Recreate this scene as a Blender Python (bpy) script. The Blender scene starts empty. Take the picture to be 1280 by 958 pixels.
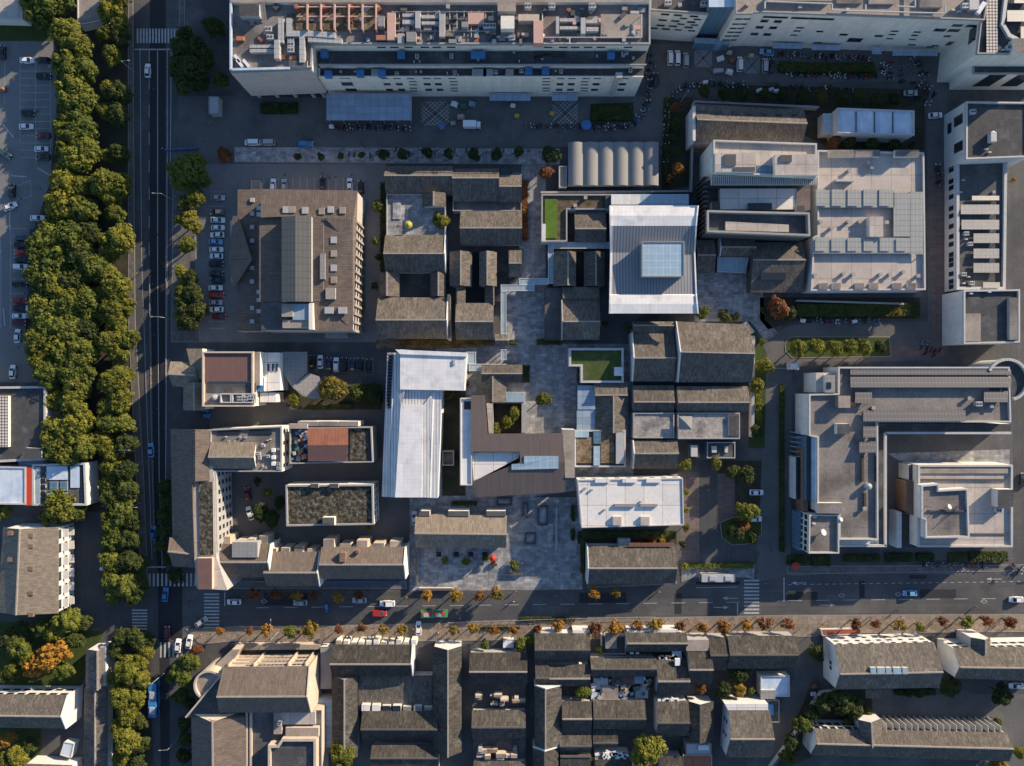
import bpy, bmesh, math, random
from mathutils import Vector, Matrix, Quaternion
R = math.radians
H = 231.0          # drone height in metres
F = 888.0          # focal length in photo pixels (1280 wide)
C = bpy.context.scene.collection
rng = random.Random(7)
SUN_EL = 17.0
SUN_AZ = (0.775, 0.632)

def W(px, py, z=0.0):
    k = (H - z) / F
    return Vector(((px - 640.0) * k, (479.0 - py) * k, z))

def wp(pts, z):
    p = [W(a, b, z).xy for a, b in pts]
    return ccw(p)

def ccw(p):
    a = sum(p[i].x * p[(i + 1) % len(p)].y - p[(i + 1) % len(p)].x * p[i].y for i in range(len(p)))
    return list(p) if a > 0 else list(reversed(p))

def rect(x0, y0, x1, y1):
    return [(x0, y0), (x1, y0), (x1, y1), (x0, y1)]

def inset(p, d):
    n = len(p); out = []
    for i in range(n):
        a, b, c = p[i - 1], p[i], p[(i + 1) % n]
        e1 = (b - a).normalized(); e2 = (c - b).normalized()
        n1 = Vector((-e1.y, e1.x)); n2 = Vector((-e2.y, e2.x))
        m = n1 + n2
        if m.length < 1e-4:
            m = n1.copy()
        m.normalize()
        s = d / max(0.35, m.dot(n1))
        out.append(b + m * s)
    return out

# ------------------------------------------------------------------ materials
MATS = {}
def M(name, col, rough=.85, var=.22, scale=.25, fine=.12, stripes=(), metal=0.0, spec=.3, rnd=0.0, bump=0.0, tint=None, streak=None, cells=None):
    if name in MATS: return MATS[name]
    m = bpy.data.materials.new(name); m.use_nodes = True
    nt = m.node_tree; N = nt.nodes; L = nt.links
    b = N['Principled BSDF']
    b.inputs['Roughness'].default_value = rough
    b.inputs['Metallic'].default_value = metal
    b.inputs['Specular IOR Level'].default_value = spec
    geo = N.new('ShaderNodeNewGeometry'); pos = geo.outputs['Position']
    def math_(op, a, c, clamp=False):
        n = N.new('ShaderNodeMath'); n.operation = op; n.use_clamp = clamp
        for i, v in enumerate((a, c)):
            if v is None: continue
            if isinstance(v, (int, float)): n.inputs[i].default_value = v
            else: L.new(v, n.inputs[i])
        return n.outputs[0]
    def noise(sc, det=3.0, vec=pos, rough_=.6):
        n = N.new('ShaderNodeTexNoise'); n.inputs['Scale'].default_value = sc
        n.inputs['Detail'].default_value = det; n.inputs['Roughness'].default_value = rough_
        L.new(vec, n.inputs['Vector']); return n.outputs['Fac']
    mult = math_('MULTIPLY_ADD', noise(scale, 6.0, pos, .68), 3.4 * var); mult.node.inputs[2].default_value = 1 - 1.7 * var
    if fine:
        f = math_('MULTIPLY_ADD', noise(1.5, 3.0, pos, .75), 4.2 * fine); f.node.inputs[2].default_value = 1 - 2.1 * fine
        mult = math_('MULTIPLY', mult, f)
    if streak:      # stretched dirt, (axis scale vector, amount)
        mp = N.new('ShaderNodeMapping'); mp.inputs['Scale'].default_value = streak[0]
        L.new(pos, mp.inputs['Vector'])
        s = math_('MULTIPLY_ADD', noise(1.0, 4.0, mp.outputs[0]), 3.4 * streak[1]); s.node.inputs[2].default_value = 1 - 1.7 * streak[1]
        mult = math_('MULTIPLY', mult, s)
    sep = None
    for (axis, sp, width, k) in stripes:    # lines of a real spacing: joints, ribs, tile courses
        if sep is None:
            sep = N.new('ShaderNodeSeparateXYZ'); L.new(pos, sep.inputs[0])
        u = math_('FRACT', math_('DIVIDE', sep.outputs['XYZ'.index(axis)], sp), None)
        on = math_('LESS_THAN', u, width)
        g = math_('MULTIPLY_ADD', on, k - 1.0); g.node.inputs[2].default_value = 1.0
        mult = math_('MULTIPLY', mult, g)
    if cells:       # every slab, sheet or tile its own shade: (x size, y size, amount)
        if sep is None:
            sep = N.new('ShaderNodeSeparateXYZ'); L.new(pos, sep.inputs[0])
        cb = N.new('ShaderNodeCombineXYZ')
        for i in (0, 1):
            L.new(math_('FLOOR', math_('DIVIDE', sep.outputs[i], cells[i]), None), cb.inputs[i])
        wn = N.new('ShaderNodeTexWhiteNoise'); wn.noise_dimensions = '2D'; L.new(cb.outputs[0], wn.inputs['Vector'])
        g = math_('MULTIPLY_ADD', wn.outputs['Value'], 2 * cells[2]); g.node.inputs[2].default_value = 1 - cells[2]
        mult = math_('MULTIPLY', mult, g)
    if rnd:
        oi = N.new('ShaderNodeObjectInfo')
        g = math_('MULTIPLY_ADD', oi.outputs['Random'], 2 * rnd); g.node.inputs[2].default_value = 1 - rnd
        mult = math_('MULTIPLY', mult, g)
    base = None
    if tint:        # second colour in blotches (col2, scale, lo, hi)
        cr = N.new('ShaderNodeMapRange'); cr.inputs[1].default_value = tint[2]; cr.inputs[2].default_value = tint[3]
        L.new(noise(tint[1], 4.0), cr.inputs[0])
        mx = N.new('ShaderNodeMix'); mx.data_type = 'RGBA'
        mx.inputs[6].default_value = (*col, 1); mx.inputs[7].default_value = (*tint[0], 1)
        L.new(cr.outputs[0], mx.inputs[0]); base = mx.outputs[2]
    vm = N.new('ShaderNodeVectorMath'); vm.operation = 'SCALE'
    if base is not None: L.new(base, vm.inputs[0])
    else: vm.inputs[0].default_value = col
    mult = math_('MAXIMUM', mult, .12)
    L.new(mult, vm.inputs['Scale'])
    L.new(vm.outputs[0], b.inputs['Base Color'])
    if bump:
        bp = N.new('ShaderNodeBump'); bp.inputs['Strength'].default_value = bump; bp.inputs['Distance'].default_value = .1
        L.new(mult, bp.inputs['Height']); L.new(bp.outputs[0], b.inputs['Normal'])
    MATS[name] = m
    return m

def leaf_mat(name, c1, c2, c3):
    m = bpy.data.materials.new(name); m.use_nodes = True
    nt = m.node_tree; N = nt.nodes; L = nt.links
    out = N['Material Output']; b = N['Principled BSDF']
    b.inputs['Roughness'].default_value = .65; b.inputs['Specular IOR Level'].default_value = .2
    oi = N.new('ShaderNodeObjectInfo'); geo = N.new('ShaderNodeNewGeometry')
    n = N.new('ShaderNodeTexNoise'); n.inputs['Scale'].default_value = .55; n.inputs['Detail'].default_value = 3
    L.new(geo.outputs['Position'], n.inputs['Vector'])
    ramp = N.new('ShaderNodeValToRGB')
    e = ramp.color_ramp.elements
    e[0].position = .30; e[0].color = (*c1, 1); e[1].position = .70; e[1].color = (*c3, 1)
    x = ramp.color_ramp.elements.new(.5); x.color = (*c2, 1)
    ad = N.new('ShaderNodeMath'); ad.operation = 'MULTIPLY_ADD'
    L.new(oi.outputs['Random'], ad.inputs[0]); ad.inputs[1].default_value = .28
    sb = N.new('ShaderNodeMath'); sb.operation = 'SUBTRACT'; L.new(n.outputs['Fac'], sb.inputs[0]); sb.inputs[1].default_value = .14
    L.new(sb.outputs[0], ad.inputs[2]); L.new(ad.outputs[0], ramp.inputs[0])
    L.new(ramp.outputs[0], b.inputs['Base Color'])
    tr = N.new('ShaderNodeBsdfTranslucent'); L.new(ramp.outputs[0], tr.inputs['Color'])
    mx = N.new('ShaderNodeMixShader'); mx.inputs[0].default_value = .22
    L.new(b.outputs[0], mx.inputs[1]); L.new(tr.outputs[0], mx.inputs[2]); L.new(mx.outputs[0], out.inputs['Surface'])
    MATS[name] = m
    return m

TILE = (.118, .102, .086)
def make_materials():
    M('asphalt', (.072, .072, .074), .9, .25, .12, .2, streak=((1.1, .03, 1), .16), tint=((.105, .102, .098), .05, .5, .7))
    M('asphalt_street', (.072, .072, .074), .9, .25, .12, .2, tint=((.115, .112, .107), .05, .48, .7), streak=((.03, 1.1, 1), .16))
    M('asphalt_new', (.026, .027, .030), .8, .2, .1, .12)
    M('asphalt_old', (.115, .112, .108), .92, .22, .15, .14, tint=((.08, .08, .08), .08, .5, .75))
    M('yard', (.080, .078, .078), .92, .3, .12, .18, tint=((.13, .125, .12), .06, .5, .75))
    M('earth', (.055, .046, .034), .95, .35, .3, .25, tint=((.035, .04, .022), .2, .45, .6))
    M('pavement', (.13, .12, .112), .9, .2, .2, .15, stripes=(('X', 1.2, .06, .75), ('Y', 1.2, .06, .75)), cells=(1.2, 1.2, .18))
    M('pavement_warm', (.24, .195, .155), .9, .2, .2, .16, stripes=(('X', 1.6, .06, .8), ('Y', 1.6, .06, .8)), cells=(1.6, 1.6, .16))
    M('lot', (.175, .172, .168), .92, .22, .12, .14, tint=((.145, .143, .14), .07, .5, .72))
    M('skylight_grey', (.105, .105, .095), .4, .1, .3, .06, stripes=(('X', 1.25, .12, 1.35), ('Y', 2.1, .1, .7)), spec=.4)
    M('lawn_bright', (.085, .145, .02), .95, .25, .5, .25)
    M('terrace_slab', (.34, .31, .28), .92, .35, .25, .3, tint=((.15, .14, .13), .25, .47, .62), cells=(1.2, 1.2, .12))
    M('red_paving', (.155, .118, .105), .9, .2, .3, .15, stripes=(('Y', .8, .08, .75), ('X', 3.0, .03, .7)), cells=(3, .8, .14))
    M('red_track', (.30, .075, .045), .85, .15, .3, .1)
    M('plaza', (.215, .213, .212), .85, .2, .12, .22, stripes=(('X', 1.9, .05, .7), ('Y', .95, .07, .75)), tint=((.34, .338, .335), .35, .46, .64), cells=(1.9, .95, .22))
    M('plaza_pale', (.33, .325, .32), .85, .22, .2, .14, stripes=(('X', 1.6, .05, .65), ('Y', .8, .07, .72)), tint=((.19, .19, .195), .4, .45, .62), cells=(1.6, .8, .26))
    M('slate_water', (.03, .04, .055), .25, .1, .2, .05, spec=.5)
    M('grass', (.045, .065, .015), .95, .3, .3, .3)
    M('lawn_green', (.050, .078, .018), .95, .25, .5, .25, tint=((.11, .095, .05), .22, .48, .68))
    M('paint', (.62, .62, .60), .8, .3, .6, .15)
    M('paint_worn', (.40, .40, .395), .85, .35, .8, .2)
    M('kerb', (.24, .235, .225), .85, .15, .5, .1)
    M('tile_h', TILE, .9, .3, .4, .34, tint=((.145, .125, .105), .16, .56, .62), stripes=(('X', .42, .38, .72),), rnd=.16, bump=.25, streak=((1.9, .14, 1), .26), cells=(.42, 1.1, .22))
    M('tile_v', TILE, .9, .3, .4, .34, tint=((.145, .125, .105), .16, .56, .62), stripes=(('Y', .42, .38, .72),), rnd=.16, bump=.25, streak=((.14, 1.9, 1), .26), cells=(1.1, .42, .22))
    M('tile_old_h', (.060, .054, .046), .9, .34, .4, .36, tint=((.088, .078, .064), .16, .55, .62), stripes=(('X', .42, .38, .75),), rnd=.22, bump=.25, streak=((1.9, .14, 1), .28), cells=(.42, 1.1, .28))
    M('tile_old_v', (.060, .054, .046), .9, .34, .4, .36, tint=((.088, .078, .064), .16, .55, .62), stripes=(('Y', .42, .38, .75),), rnd=.22, bump=.25, streak=((.14, 1.9, 1), .28), cells=(1.1, .42, .28))
    M('tile_warm_h', (.142, .112, .092), .9, .2, .35, .18, stripes=(('X', .5, .35, .72),), rnd=.1, bump=.2, streak=((1.4, .15, 1), .12), cells=(.5, 1.4, .12))
    M('tile_warm_v', (.142, .112, .092), .9, .2, .35, .18, stripes=(('Y', .5, .35, .72),), rnd=.1, bump=.2, streak=((.15, 1.4, 1), .12), cells=(1.4, .5, .12))
    M('tile_buff_h', (.20, .165, .128), .9, .2, .4, .18, stripes=(('X', .6, .3, .78),), rnd=.08, bump=.2, cells=(.6, 1.2, .16))
    M('tile_buff_v', (.20, .165, .128), .9, .2, .4, .18, stripes=(('Y', .6, .3, .78),), rnd=.08, bump=.2, cells=(1.2, .6, .16))
    M('ridge_tile', (.30, .265, .23), .85, .2, .6, .15)
    M('ridge_dark', (.10, .09, .085), .85, .2, .6, .15)
    M('white_wall', (.56, .55, .53), .8, .15, .3, .08, streak=((.8, .8, .05), .08))
    M('grey_wall', (.34, .33, .32), .85, .18, .3, .1)
    M('dark_wall', (.085, .082, .08), .8, .2, .3, .1)
    M('beige_wall', (.66, .60, .51), .85, .14, .3, .08, stripes=(('X', 3.1, .035, .8), ('Z', 3.6, .04, .8)), streak=((.7, .7, .05), .10))
    M('cream_wall', (.66, .62, .54), .85, .14, .3, .08, streak=((.7, .7, .05), .10))
    M('tan_wall', (.47, .39, .31), .85, .14, .3, .08, streak=((.7, .7, .05), .08))
    M('ribbed_wall', (.46, .41, .37), .85, .14, .3, .08, stripes=(('Z', 1.5, .14, .6),))
    M('brick_wall', (.20, .125, .085), .88, .2, .4, .1, stripes=(('Y', 1.4, .1, .7),))
    M('trim_white', (.44, .43, .415), .75, .14, .6, .08)
    M('trim_grey', (.30, .29, .28), .8, .16, .6, .1)
    M('trim_dark', (.07, .07, .075), .7, .15, .6, .1)
    M('roof_conc', (.225, .20, .18), .92, .3, .22, .24, tint=((.105, .095, .088), .11, .46, .64), stripes=(('X', 7.5, .014, .65), ('Y', 9, .012, .65)))
    M('roof_tan', (.30, .255, .215), .92, .2, .22, .16, tint=((.19, .16, .135), .12, .5, .7))
    M('roof_pale', (.43, .375, .33), .9, .16, .2, .12, stripes=(('X', 6.3, .016, .38), ('Y', 8.2, .014, .38)), tint=((.33, .285, .25), .15, .5, .72), cells=(6.3, 8.2, .07))
    M('roof_white', (.64, .61, .575), .85, .14, .2, .1, stripes=(('X', 5.9, .02, .35), ('Y', 6.4, .02, .35)), tint=((.55, .53, .5), .2, .52, .72), cells=(5.9, 6.4, .05))
    M('roof_dark', (.062, .062, .064), .9, .35, .3, .25, tint=((.12, .118, .115), .18, .52, .7))
    M('roof_felt', (.088, .085, .085), .9, .3, .3, .2, stripes=(('X', 2.0, .03, .7),), tint=((.16, .15, .14), .14, .55, .75), cells=(2, 8, .12))
    M('roof_planted', (.115, .10, .08), .95, .55, .9, .6, stripes=(('X', 5.2, .02, .4), ('Y', 4.4, .025, .4)), tint=((.035, .034, .022), .8, .42, .56), bump=.8, cells=(.8, .8, .35))
    M('gravel_brown', (.20, .145, .095), .95, .3, .8, .35, tint=((.11, .085, .05), .35, .45, .6), bump=.4, cells=(.7, .7, .25))
    M('soil_planting', (.13, .09, .065), .95, .3, .8, .3, tint=((.07, .06, .03), .6, .45, .6), bump=.4)
    M('metal_white', (.66, .65, .64), .5, .08, .2, .05, tint=((.50, .50, .49), .22, .5, .72), streak=((.9, .12, 1), .06), stripes=(('X', 1.25, .05, .82), ('Y', 1.25, .05, .82)), spec=.4, cells=(3.75, 6.25, .05))
    M('metal_ribbed', (.235, .24, .25), .5, .06, .2, .04, stripes=(('X', .95, .35, .55),), spec=.5)
    M('metal_ribbed_white', (.54, .545, .55), .5, .08, .2, .05, tint=((.42, .42, .42), .25, .5, .72), stripes=(('X', .95, .28, .5),), spec=.5, cells=(.95, 7, .06))
    M('metal_brown', (.125, .098, .086), .6, .08, .15, .04, stripes=(('X', .7, .16, .85),), spec=.35, cells=(.7, 9, .08))
    M('metal_grey', (.36, .36, .36), .5, .12, .5, .08, spec=.5)
    M('metal_pale', (.25, .24, .228), .5, .12, .5, .08, stripes=(('X', 1.3, .1, .75), ('Y', 1.3, .1, .75)), spec=.5)
    M('sheet_blue', (.23, .30, .38), .5, .12, .4, .06, stripes=(('X', 2.5, .05, .6), ('Y', 2.2, .05, .6)), spec=.4, cells=(2.5, 2.2, .10))
    M('sheet_bluewhite', (.44, .53, .63), .5, .14, .3, .06, stripes=(('X', .9, .1, .9),), tint=((.60, .63, .66), .2, .45, .7), cells=(.9, 6, .07))
    M('sheet_rust', (.27, .105, .062), .85, .22, .5, .14, stripes=(('X', 1.1, .12, .75),), tint=((.25, .105, .065), .25, .45, .6), cells=(1.1, 4, .12))
    M('roof_maroon', (.165, .092, .080), .8, .14, .4, .1, stripes=(('X', .55, .3, .7),))
    M('canvas_grey', (.235, .23, .22), .8, .08, .2, .05)
    M('glass', (.020, .026, .034), .08, .2, .3, 0, spec=.6)
    M('glass_blue', (.09, .16, .22), .12, .15, .3, 0, stripes=(('X', 1.5, .06, 1.8), ('Y', 1.5, .06, 1.8)), spec=.6)
    M('glass_pale', (.30, .40, .47), .18, .12, .4, 0, stripes=(('X', 2.2, .06, 1.35), ('Y', 2.2, .06, 1.35)), spec=.6)
    M('glass_walk', (.26, .335, .38), .2, .18, .3, .05, stripes=(('X', 1.8, .05, 1.4),), spec=.6)
    M('solar', (.092, .086, .084), .35, .08, .3, .03, stripes=(('X', 1.05, .10, 1.9), ('Y', 1.6, .08, 1.9)), spec=.6)
    M('pergola_glass', (.29, .295, .275), .35, .1, .3, .05, stripes=(('X', 1.2, .14, 1.3), ('Y', 1.7, .10, .65)), spec=.5)
    M('lattice', (.62, .56, .50), .8, .1, .3, .05, stripes=(('X', .95, .4, .35), ('Y', .95, .4, .35)))
    M('tarp_blue', (.055, .17, .36), .5, .15, .6, .08)
    M('tarp_green', (.05, .16, .10), .6, .15, .6, .08)
    M('fabric_red', (.46, .050, .035), .7, .12, .8, .08)
    M('fabric_yellow', (.42, .36, .05), .7, .1, .8, .06)
    M('fabric_white', (.68, .68, .68), .7, .1, .8, .06)
    M('red_panel', (.48, .055, .03), .6, .12, .4, .06)
    M('pink_beam', (.50, .32, .26), .8, .12, .5, .08)
    M('duct', (.40, .385, .365), .5, .12, .6, .08, stripes=(('X', 1.5, .08, .55), ('Y', 1.5, .08, .55)), spec=.5)
    M('orange_part', (.36, .15, .08), .7, .2, .8, .1)
    M('bark', (.075, .058, .043), .95, .3, 1.2, .3)
    M('tyre', (.015, .015, .016), .9, .1, 1, 0)
    M('lamp_white', (.75, .75, .74), .4, .03, 1, 0)
    M('lamp_red', (.40, .02, .015), .4, .03, 1, 0)
    M('skin_tone', (.42, .25, .17), .6, .05, 1, 0)
    M('hair_black', (.015, .012, .011), .7, .05, 1, 0)
    M('cloth_dark', (.03, .034, .05), .9, .1, 1, 0)
    M('cloth_pale', (.55, .53, .50), .9, .1, 1, 0)
    M('cloth_red', (.38, .05, .05), .9, .1, 1, 0)
    for n, c in dict(white=(.74, .74, .74), black=(.014, .015, .017), silver=(.36, .37, .38), red=(.36, .025, .022), maroon=(.12, .016, .018),
                     blue=(.045, .19, .42), skyblue=(.16, .36, .56), teal=(.03, .075, .10), navy=(.025, .04, .085), grey=(.10, .105, .11), green=(.05, .26, .12), yellow=(.50, .36, .06)).items():
        M('paint_' + n, c, .32, .04, .5, 0, spec=.6)
    leaf_mat('leaf_olive', (.068, .086, .016), (.130, .138, .020), (.196, .184, .025))
    leaf_mat('leaf_green', (.058, .080, .016), (.106, .126, .021), (.164, .170, .026))
    leaf_mat('leaf_dark', (.030, .044, .013), (.050, .066, .016), (.078, .090, .020))  # darkened greens, with shade put into the leaf colour
    leaf_mat('leaf_yellow', (.072, .086, .014), (.128, .132, .018), (.190, .172, .023))
    leaf_mat('leaf_orange', (.16, .070, .016), (.27, .125, .022), (.37, .195, .030))
    leaf_mat('leaf_rust', (.105, .040, .020), (.17, .065, .026), (.235, .095, .032))
    leaf_mat('leaf_red', (.14, .035, .022), (.25, .055, .03), (.36, .10, .05))
    leaf_mat('leaf_gold', (.085, .085, .018), (.19, .125, .022), (.31, .195, .03))

# ------------------------------------------------------------------ mesh builder
class MB:
    def __init__(s): s.v = []; s.f = []; s.m = []
    def face(s, pts, mi=0):
        b = len(s.v); s.v.extend([tuple(p) for p in pts]); s.f.append(tuple(range(b, b + len(pts)))); s.m.append(mi)
    def prism(s, poly, z0, z1, mi=0, top=True, bot=False, sides=True, mtop=None):
        n = len(poly)
        if sides:
            for i in range(n):
                a, b = poly[i], poly[(i + 1) % n]
                s.face([(a[0], a[1], z0), (b[0], b[1], z0), (b[0], b[1], z1), (a[0], a[1], z1)], mi)
        if top: s.face([(p[0], p[1], z1) for p in poly], mi if mtop is None else mtop)
        if bot: s.face([(p[0], p[1], z0) for p in reversed(poly)], mi)
        return s
    def ring(s, poly, d, z0, z1, mi=0):
        q = inset(poly, d); n = len(poly)
        for i in range(n):
            j = (i + 1) % n
            a, b, c, e = poly[i], poly[j], q[j], q[i]
            s.face([(a[0], a[1], z0), (b[0], b[1], z0), (b[0], b[1], z1), (a[0], a[1], z1)], mi)
            s.face([(c[0], c[1], z0), (e[0], e[1], z0), (e[0], e[1], z1), (c[0], c[1], z1)], mi)
            s.face([(a[0], a[1], z1), (b[0], b[1], z1), (c[0], c[1], z1), (e[0], e[1], z1)], mi)
        return s
    def box(s, c, d, rot=0.0, mi=0, bot=True, taper=1.0):
        cx, cy, cz = c; hx, hy, h = d[0] / 2, d[1] / 2, d[2]
        cs, sn = math.cos(rot), math.sin(rot)
        def p(x, y): return Vector((cx + x * cs - y * sn, cy + x * sn + y * cs))
        lo = [p(-hx, -hy), p(hx, -hy), p(hx, hy), p(-hx, hy)]
        t = taper
        hi = [p(-hx * t, -hy * t), p(hx * t, -hy * t), p(hx * t, hy * t), p(-hx * t, hy * t)]
        for i in range(4):
            j = (i + 1) % 4
            s.face([(*lo[i], cz), (*lo[j], cz), (*hi[j], cz + h), (*hi[i], cz + h)], mi)
        s.face([(*q, cz + h) for q in hi], mi)
        if bot: s.face([(*q, cz) for q in reversed(lo)], mi)
        return s
    def tube(s, p0, p1, r0, r1=None, n=8, mi=0, cap=True):
        r1 = r0 if r1 is None else r1
        p0 = Vector(p0); p1 = Vector(p1); d = (p1 - p0)
        q = d.to_track_quat('Z', 'Y')
        A = []; B = []
        for i in range(n):
            t = 2 * math.pi * i / n
            u = q @ Vector((math.cos(t), math.sin(t), 0))
            A.append(p0 + u * r0); B.append(p1 + u * r1)
        for i in range(n):
            j = (i + 1) % n
            s.face([A[i], A[j], B[j], B[i]], mi)
        if cap:
            s.face(B, mi); s.face(list(reversed(A)), mi)
        return s
    def slab(s, pts, t, mi=0):      # sloped roof sheet: list of 3D points (CCW from above) with thickness t downwards
        pts = [Vector(p) for p in pts]
        nrm = Vector((0, 0, 0))
        for i in range(len(pts)):
            a, b = pts[i], pts[(i + 1) % len(pts)]
            nrm.z += a.x * b.y - b.x * a.y
        if nrm.z < 0: pts.reverse()
        lo = [p - Vector((0, 0, t)) for p in pts]
        s.face(pts, mi); s.face(list(reversed(lo)), mi)
        for i in range(len(pts)):
            j = (i + 1) % len(pts)
            s.face([lo[i], lo[j], pts[j], pts[i]], mi)
        return s
    def mesh(s, name, mats, off=(0, 0, 0)):
        me = bpy.data.meshes.new(name)
        me.from_pydata([(v[0] - off[0], v[1] - off[1], v[2] - off[2]) for v in s.v], [], s.f)
        for mm in mats: me.materials.append(MATS[mm] if isinstance(mm, str) else mm)
        if len(mats) > 1: me.polygons.foreach_set('material_index', s.m)
        me.update()
        return me
    def build(s, name, mats, parent=None):
        if isinstance(mats, str): mats = [mats]
        off = parent_off(parent)
        o = bpy.data.objects.new(name, s.mesh(name, mats, off)); C.objects.link(o)
        if parent: o.parent = parent
        return o

def parent_off(p):
    v = Vector((0, 0, 0))
    while p is not None:
        v += p.location; p = p.parent
    return v

def thing(name, label, cat, loc=(0, 0, 0), group=None):
    o = bpy.data.objects.new(name, None); C.objects.link(o); o.empty_display_size = .5
    o.location = loc
    return tag(o, label, cat, group)

def tag(o, label, cat, group=None, kind=None):
    o['label'] = label; o['category'] = cat
    if group: o['group'] = group
    if kind: o['kind'] = kind
    return o

def structure(o):
    o['kind'] = 'structure'; return o

def centre(p):
    return Vector((sum(q[0] for q in p) / len(p), sum(q[1] for q in p) / len(p), 0))

ORD = 'first second third fourth fifth sixth seventh eighth ninth tenth eleventh twelfth thirteenth fourteenth fifteenth sixteenth seventeenth eighteenth nineteenth twentieth'.split()
def nth(i):
    if i < 20: return ORD[i]
    tens = {2: 'twenty', 3: 'thirty', 4: 'forty'}[(i + 1) // 10]
    u = (i + 1) % 10
    return tens + '-' + ORD[u - 1] if u else {3: 'thirtieth', 4: 'fortieth'}[(i + 1) // 10]

# ------------------------------------------------------------------ building kit
def flat(label, pts, h, wall='white_wall', roof='roof_conc', par=.7, parw=.35, trim='trim_white', name='flat_roofed_building', cat='building', t=None, z0=0.0, group=None):
    """Flat roofed block; pts = its roof outline in photo pixels, measured at height h."""
    p = wp(pts, h)
    new = t is None
    if new: t = thing(name, label, cat, centre(p), group)
    MB().prism(p, z0, h - par, top=False).build('wall', wall, t)
    MB().prism(inset(p, .05), h - par - .05, h - par, sides=False).build('roof', roof, t)
    if par > 0.02:
        MB().ring(inset(p, -.06), parw, h - par - .12, h).build('parapet', trim, t)
    return t, p

def gable(label, pts, ax, ze, rise, r=None, roof='tile', wall='white_wall', name='tiled_house', cat='house', t=None, over=.45, ridge='ridge_tile', ends='', z0=0.0, group=None, ends_mat='white_wall', th=.22):
    """Pitched roof; pts = eave corners (TL,TR,BR,BL or x0,y0,x1,y1) in photo pixels at eave height ze; r = pixel of the ridge line across."""
    if len(pts) == 4 and not hasattr(pts[0], '__len__'): pts = rect(*pts)
    A, B, Cc, D = [W(a, b, ze) for a, b in pts]
    zr = ze + rise
    if ax == 'h':
        if r is None: tt = .5
        else: tt = ((A.y + B.y) / 2 - (479 - r) * (H - zr) / F) / ((A.y + B.y) / 2 - (Cc.y + D.y) / 2)
        r0 = A.lerp(D, tt); r1 = B.lerp(Cc, tt)
        s1 = [A, B, r1, r0]; s2 = [D, Cc, r1, r0]
    else:
        if r is None: tt = .5
        else: tt = ((r - 640) * (H - zr) / F - (A.x + D.x) / 2) / ((B.x + Cc.x) / 2 - (A.x + D.x) / 2)
        r0 = A.lerp(B, tt); r1 = D.lerp(Cc, tt)
        s1 = [A, D, r1, r0]; s2 = [B, Cc, r1, r0]
    r0 = r0.copy(); r1 = r1.copy(); r0.z = r1.z = zr
    s1 = [s1[0], s1[1], r1, r0]; s2 = [s2[0], s2[1], r1, r0]
    if t is None: t = thing(name, label, cat, centre([A, B, Cc, D]), group)
    if roof in ('tile', 'tile_warm', 'tile_buff', 'tile_old'): roof = roof + '_' + ax
    mb = MB(); mb.slab(s1, th); mb.slab(s2, th)
    rf = mb.build('roof', roof, t)
    # walls, inset under the eaves
    c = (A + B + Cc + D) / 4
    def ins(p, q):      # shift p towards the opposite side
        return p
    ux = (r1 - r0).normalized(); ux.z = 0
    e1 = s1[0]; e2 = s2[0]
    vy = (Vector((e2.x, e2.y, 0)) - Vector((e1.x, e1.y, 0))); wd = vy.length; vy.normalize()
    L0 = e1 + vy * over + ux * over * .6; L1 = s1[1] + vy * over - ux * over * .6
    M0 = e2 - vy * over + ux * over * .6; M1 = s2[1] - vy * over - ux * over * .6
    ra = r0 + ux * over * .6; rb = r1 - ux * over * .6
    zt = ze - th + rise * over / (wd * .5) * .5
    zt = min(zt, ze - .02)
    zg = zr - th - .06
    w = MB()
    P = lambda p, z: (p.x, p.y, z)
    w.face([P(L0, z0), P(L1, z0), P(L1, zt), P(L0, zt)])
    w.face([P(M1, z0), P(M0, z0), P(M0, zt), P(M1, zt)])
    w.face([P(M0, z0), P(L0, z0), P(L0, zt), P(ra, zg), P(M0, zt)])
    w.face([P(L1, z0), P(M1, z0), P(M1, zt), P(rb, zg), P(L1, zt)])
    w.build('wall', wall, t)
    if ridge:
        d = r1 - r0
        MB().box((*(((r0 + r1) / 2).xy), zr - .08), (d.length - .05, .42, .32), math.atan2(d.y, d.x)).build('ridge', ridge, rf)
    for e in ends:       # raised gable walls: 'a' at r0, 'b' at r1
        rr, p, q = (r0, s1[0], s2[0]) if e == 'a' else (r1, s1[1], s2[1])
        sg = -1 if e == 'a' else 1
        g = MB(); th2 = .34
        o1 = ux * sg * .02; o2 = ux * sg * (th2 + .02)
        up = .38
        prof = [(p, ze + up), (rr, zr + up), (q, ze + up)]
        ins_ = [Vector((a.x, a.y, 0)) + o1 for a, z in prof]; out = [Vector((a.x, a.y, 0)) + o2 for a, z in prof]
        zs = [z for a, z in prof]
        for k in range(2):
            g.face([P(ins_[k], zs[k]), P(ins_[k + 1], zs[k + 1]), P(out[k + 1], zs[k + 1]), P(out[k], zs[k])])
        for side in (ins_, out):
            g.face([P(side[0], z0), P(side[2], z0), P(side[2], zs[2]), P(side[1], zs[1]), P(side[0], zs[0])])
        for k in (0, 2):
            g.face([P(ins_[k], z0), P(out[k], z0), P(out[k], zs[k]), P(ins_[k], zs[k])])
        g.build('gable_wall', ends_mat, t)
    t_info[t.name] = dict(A=A, B=B, C=Cc, D=D, r0=r0, r1=r1, L0=L0, L1=L1, M0=M0, M1=M1, ze=zt)
    return t
t_info = {}

def leanto(t, pts3, mat, name='roof', th=.2, ridge=None):
    """a sloped sheet from (px,py,z) corners"""
    pts = [W(a, b, z) for a, b, z in pts3]
    return MB().slab(pts, th).build(name, mat, t)

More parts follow.
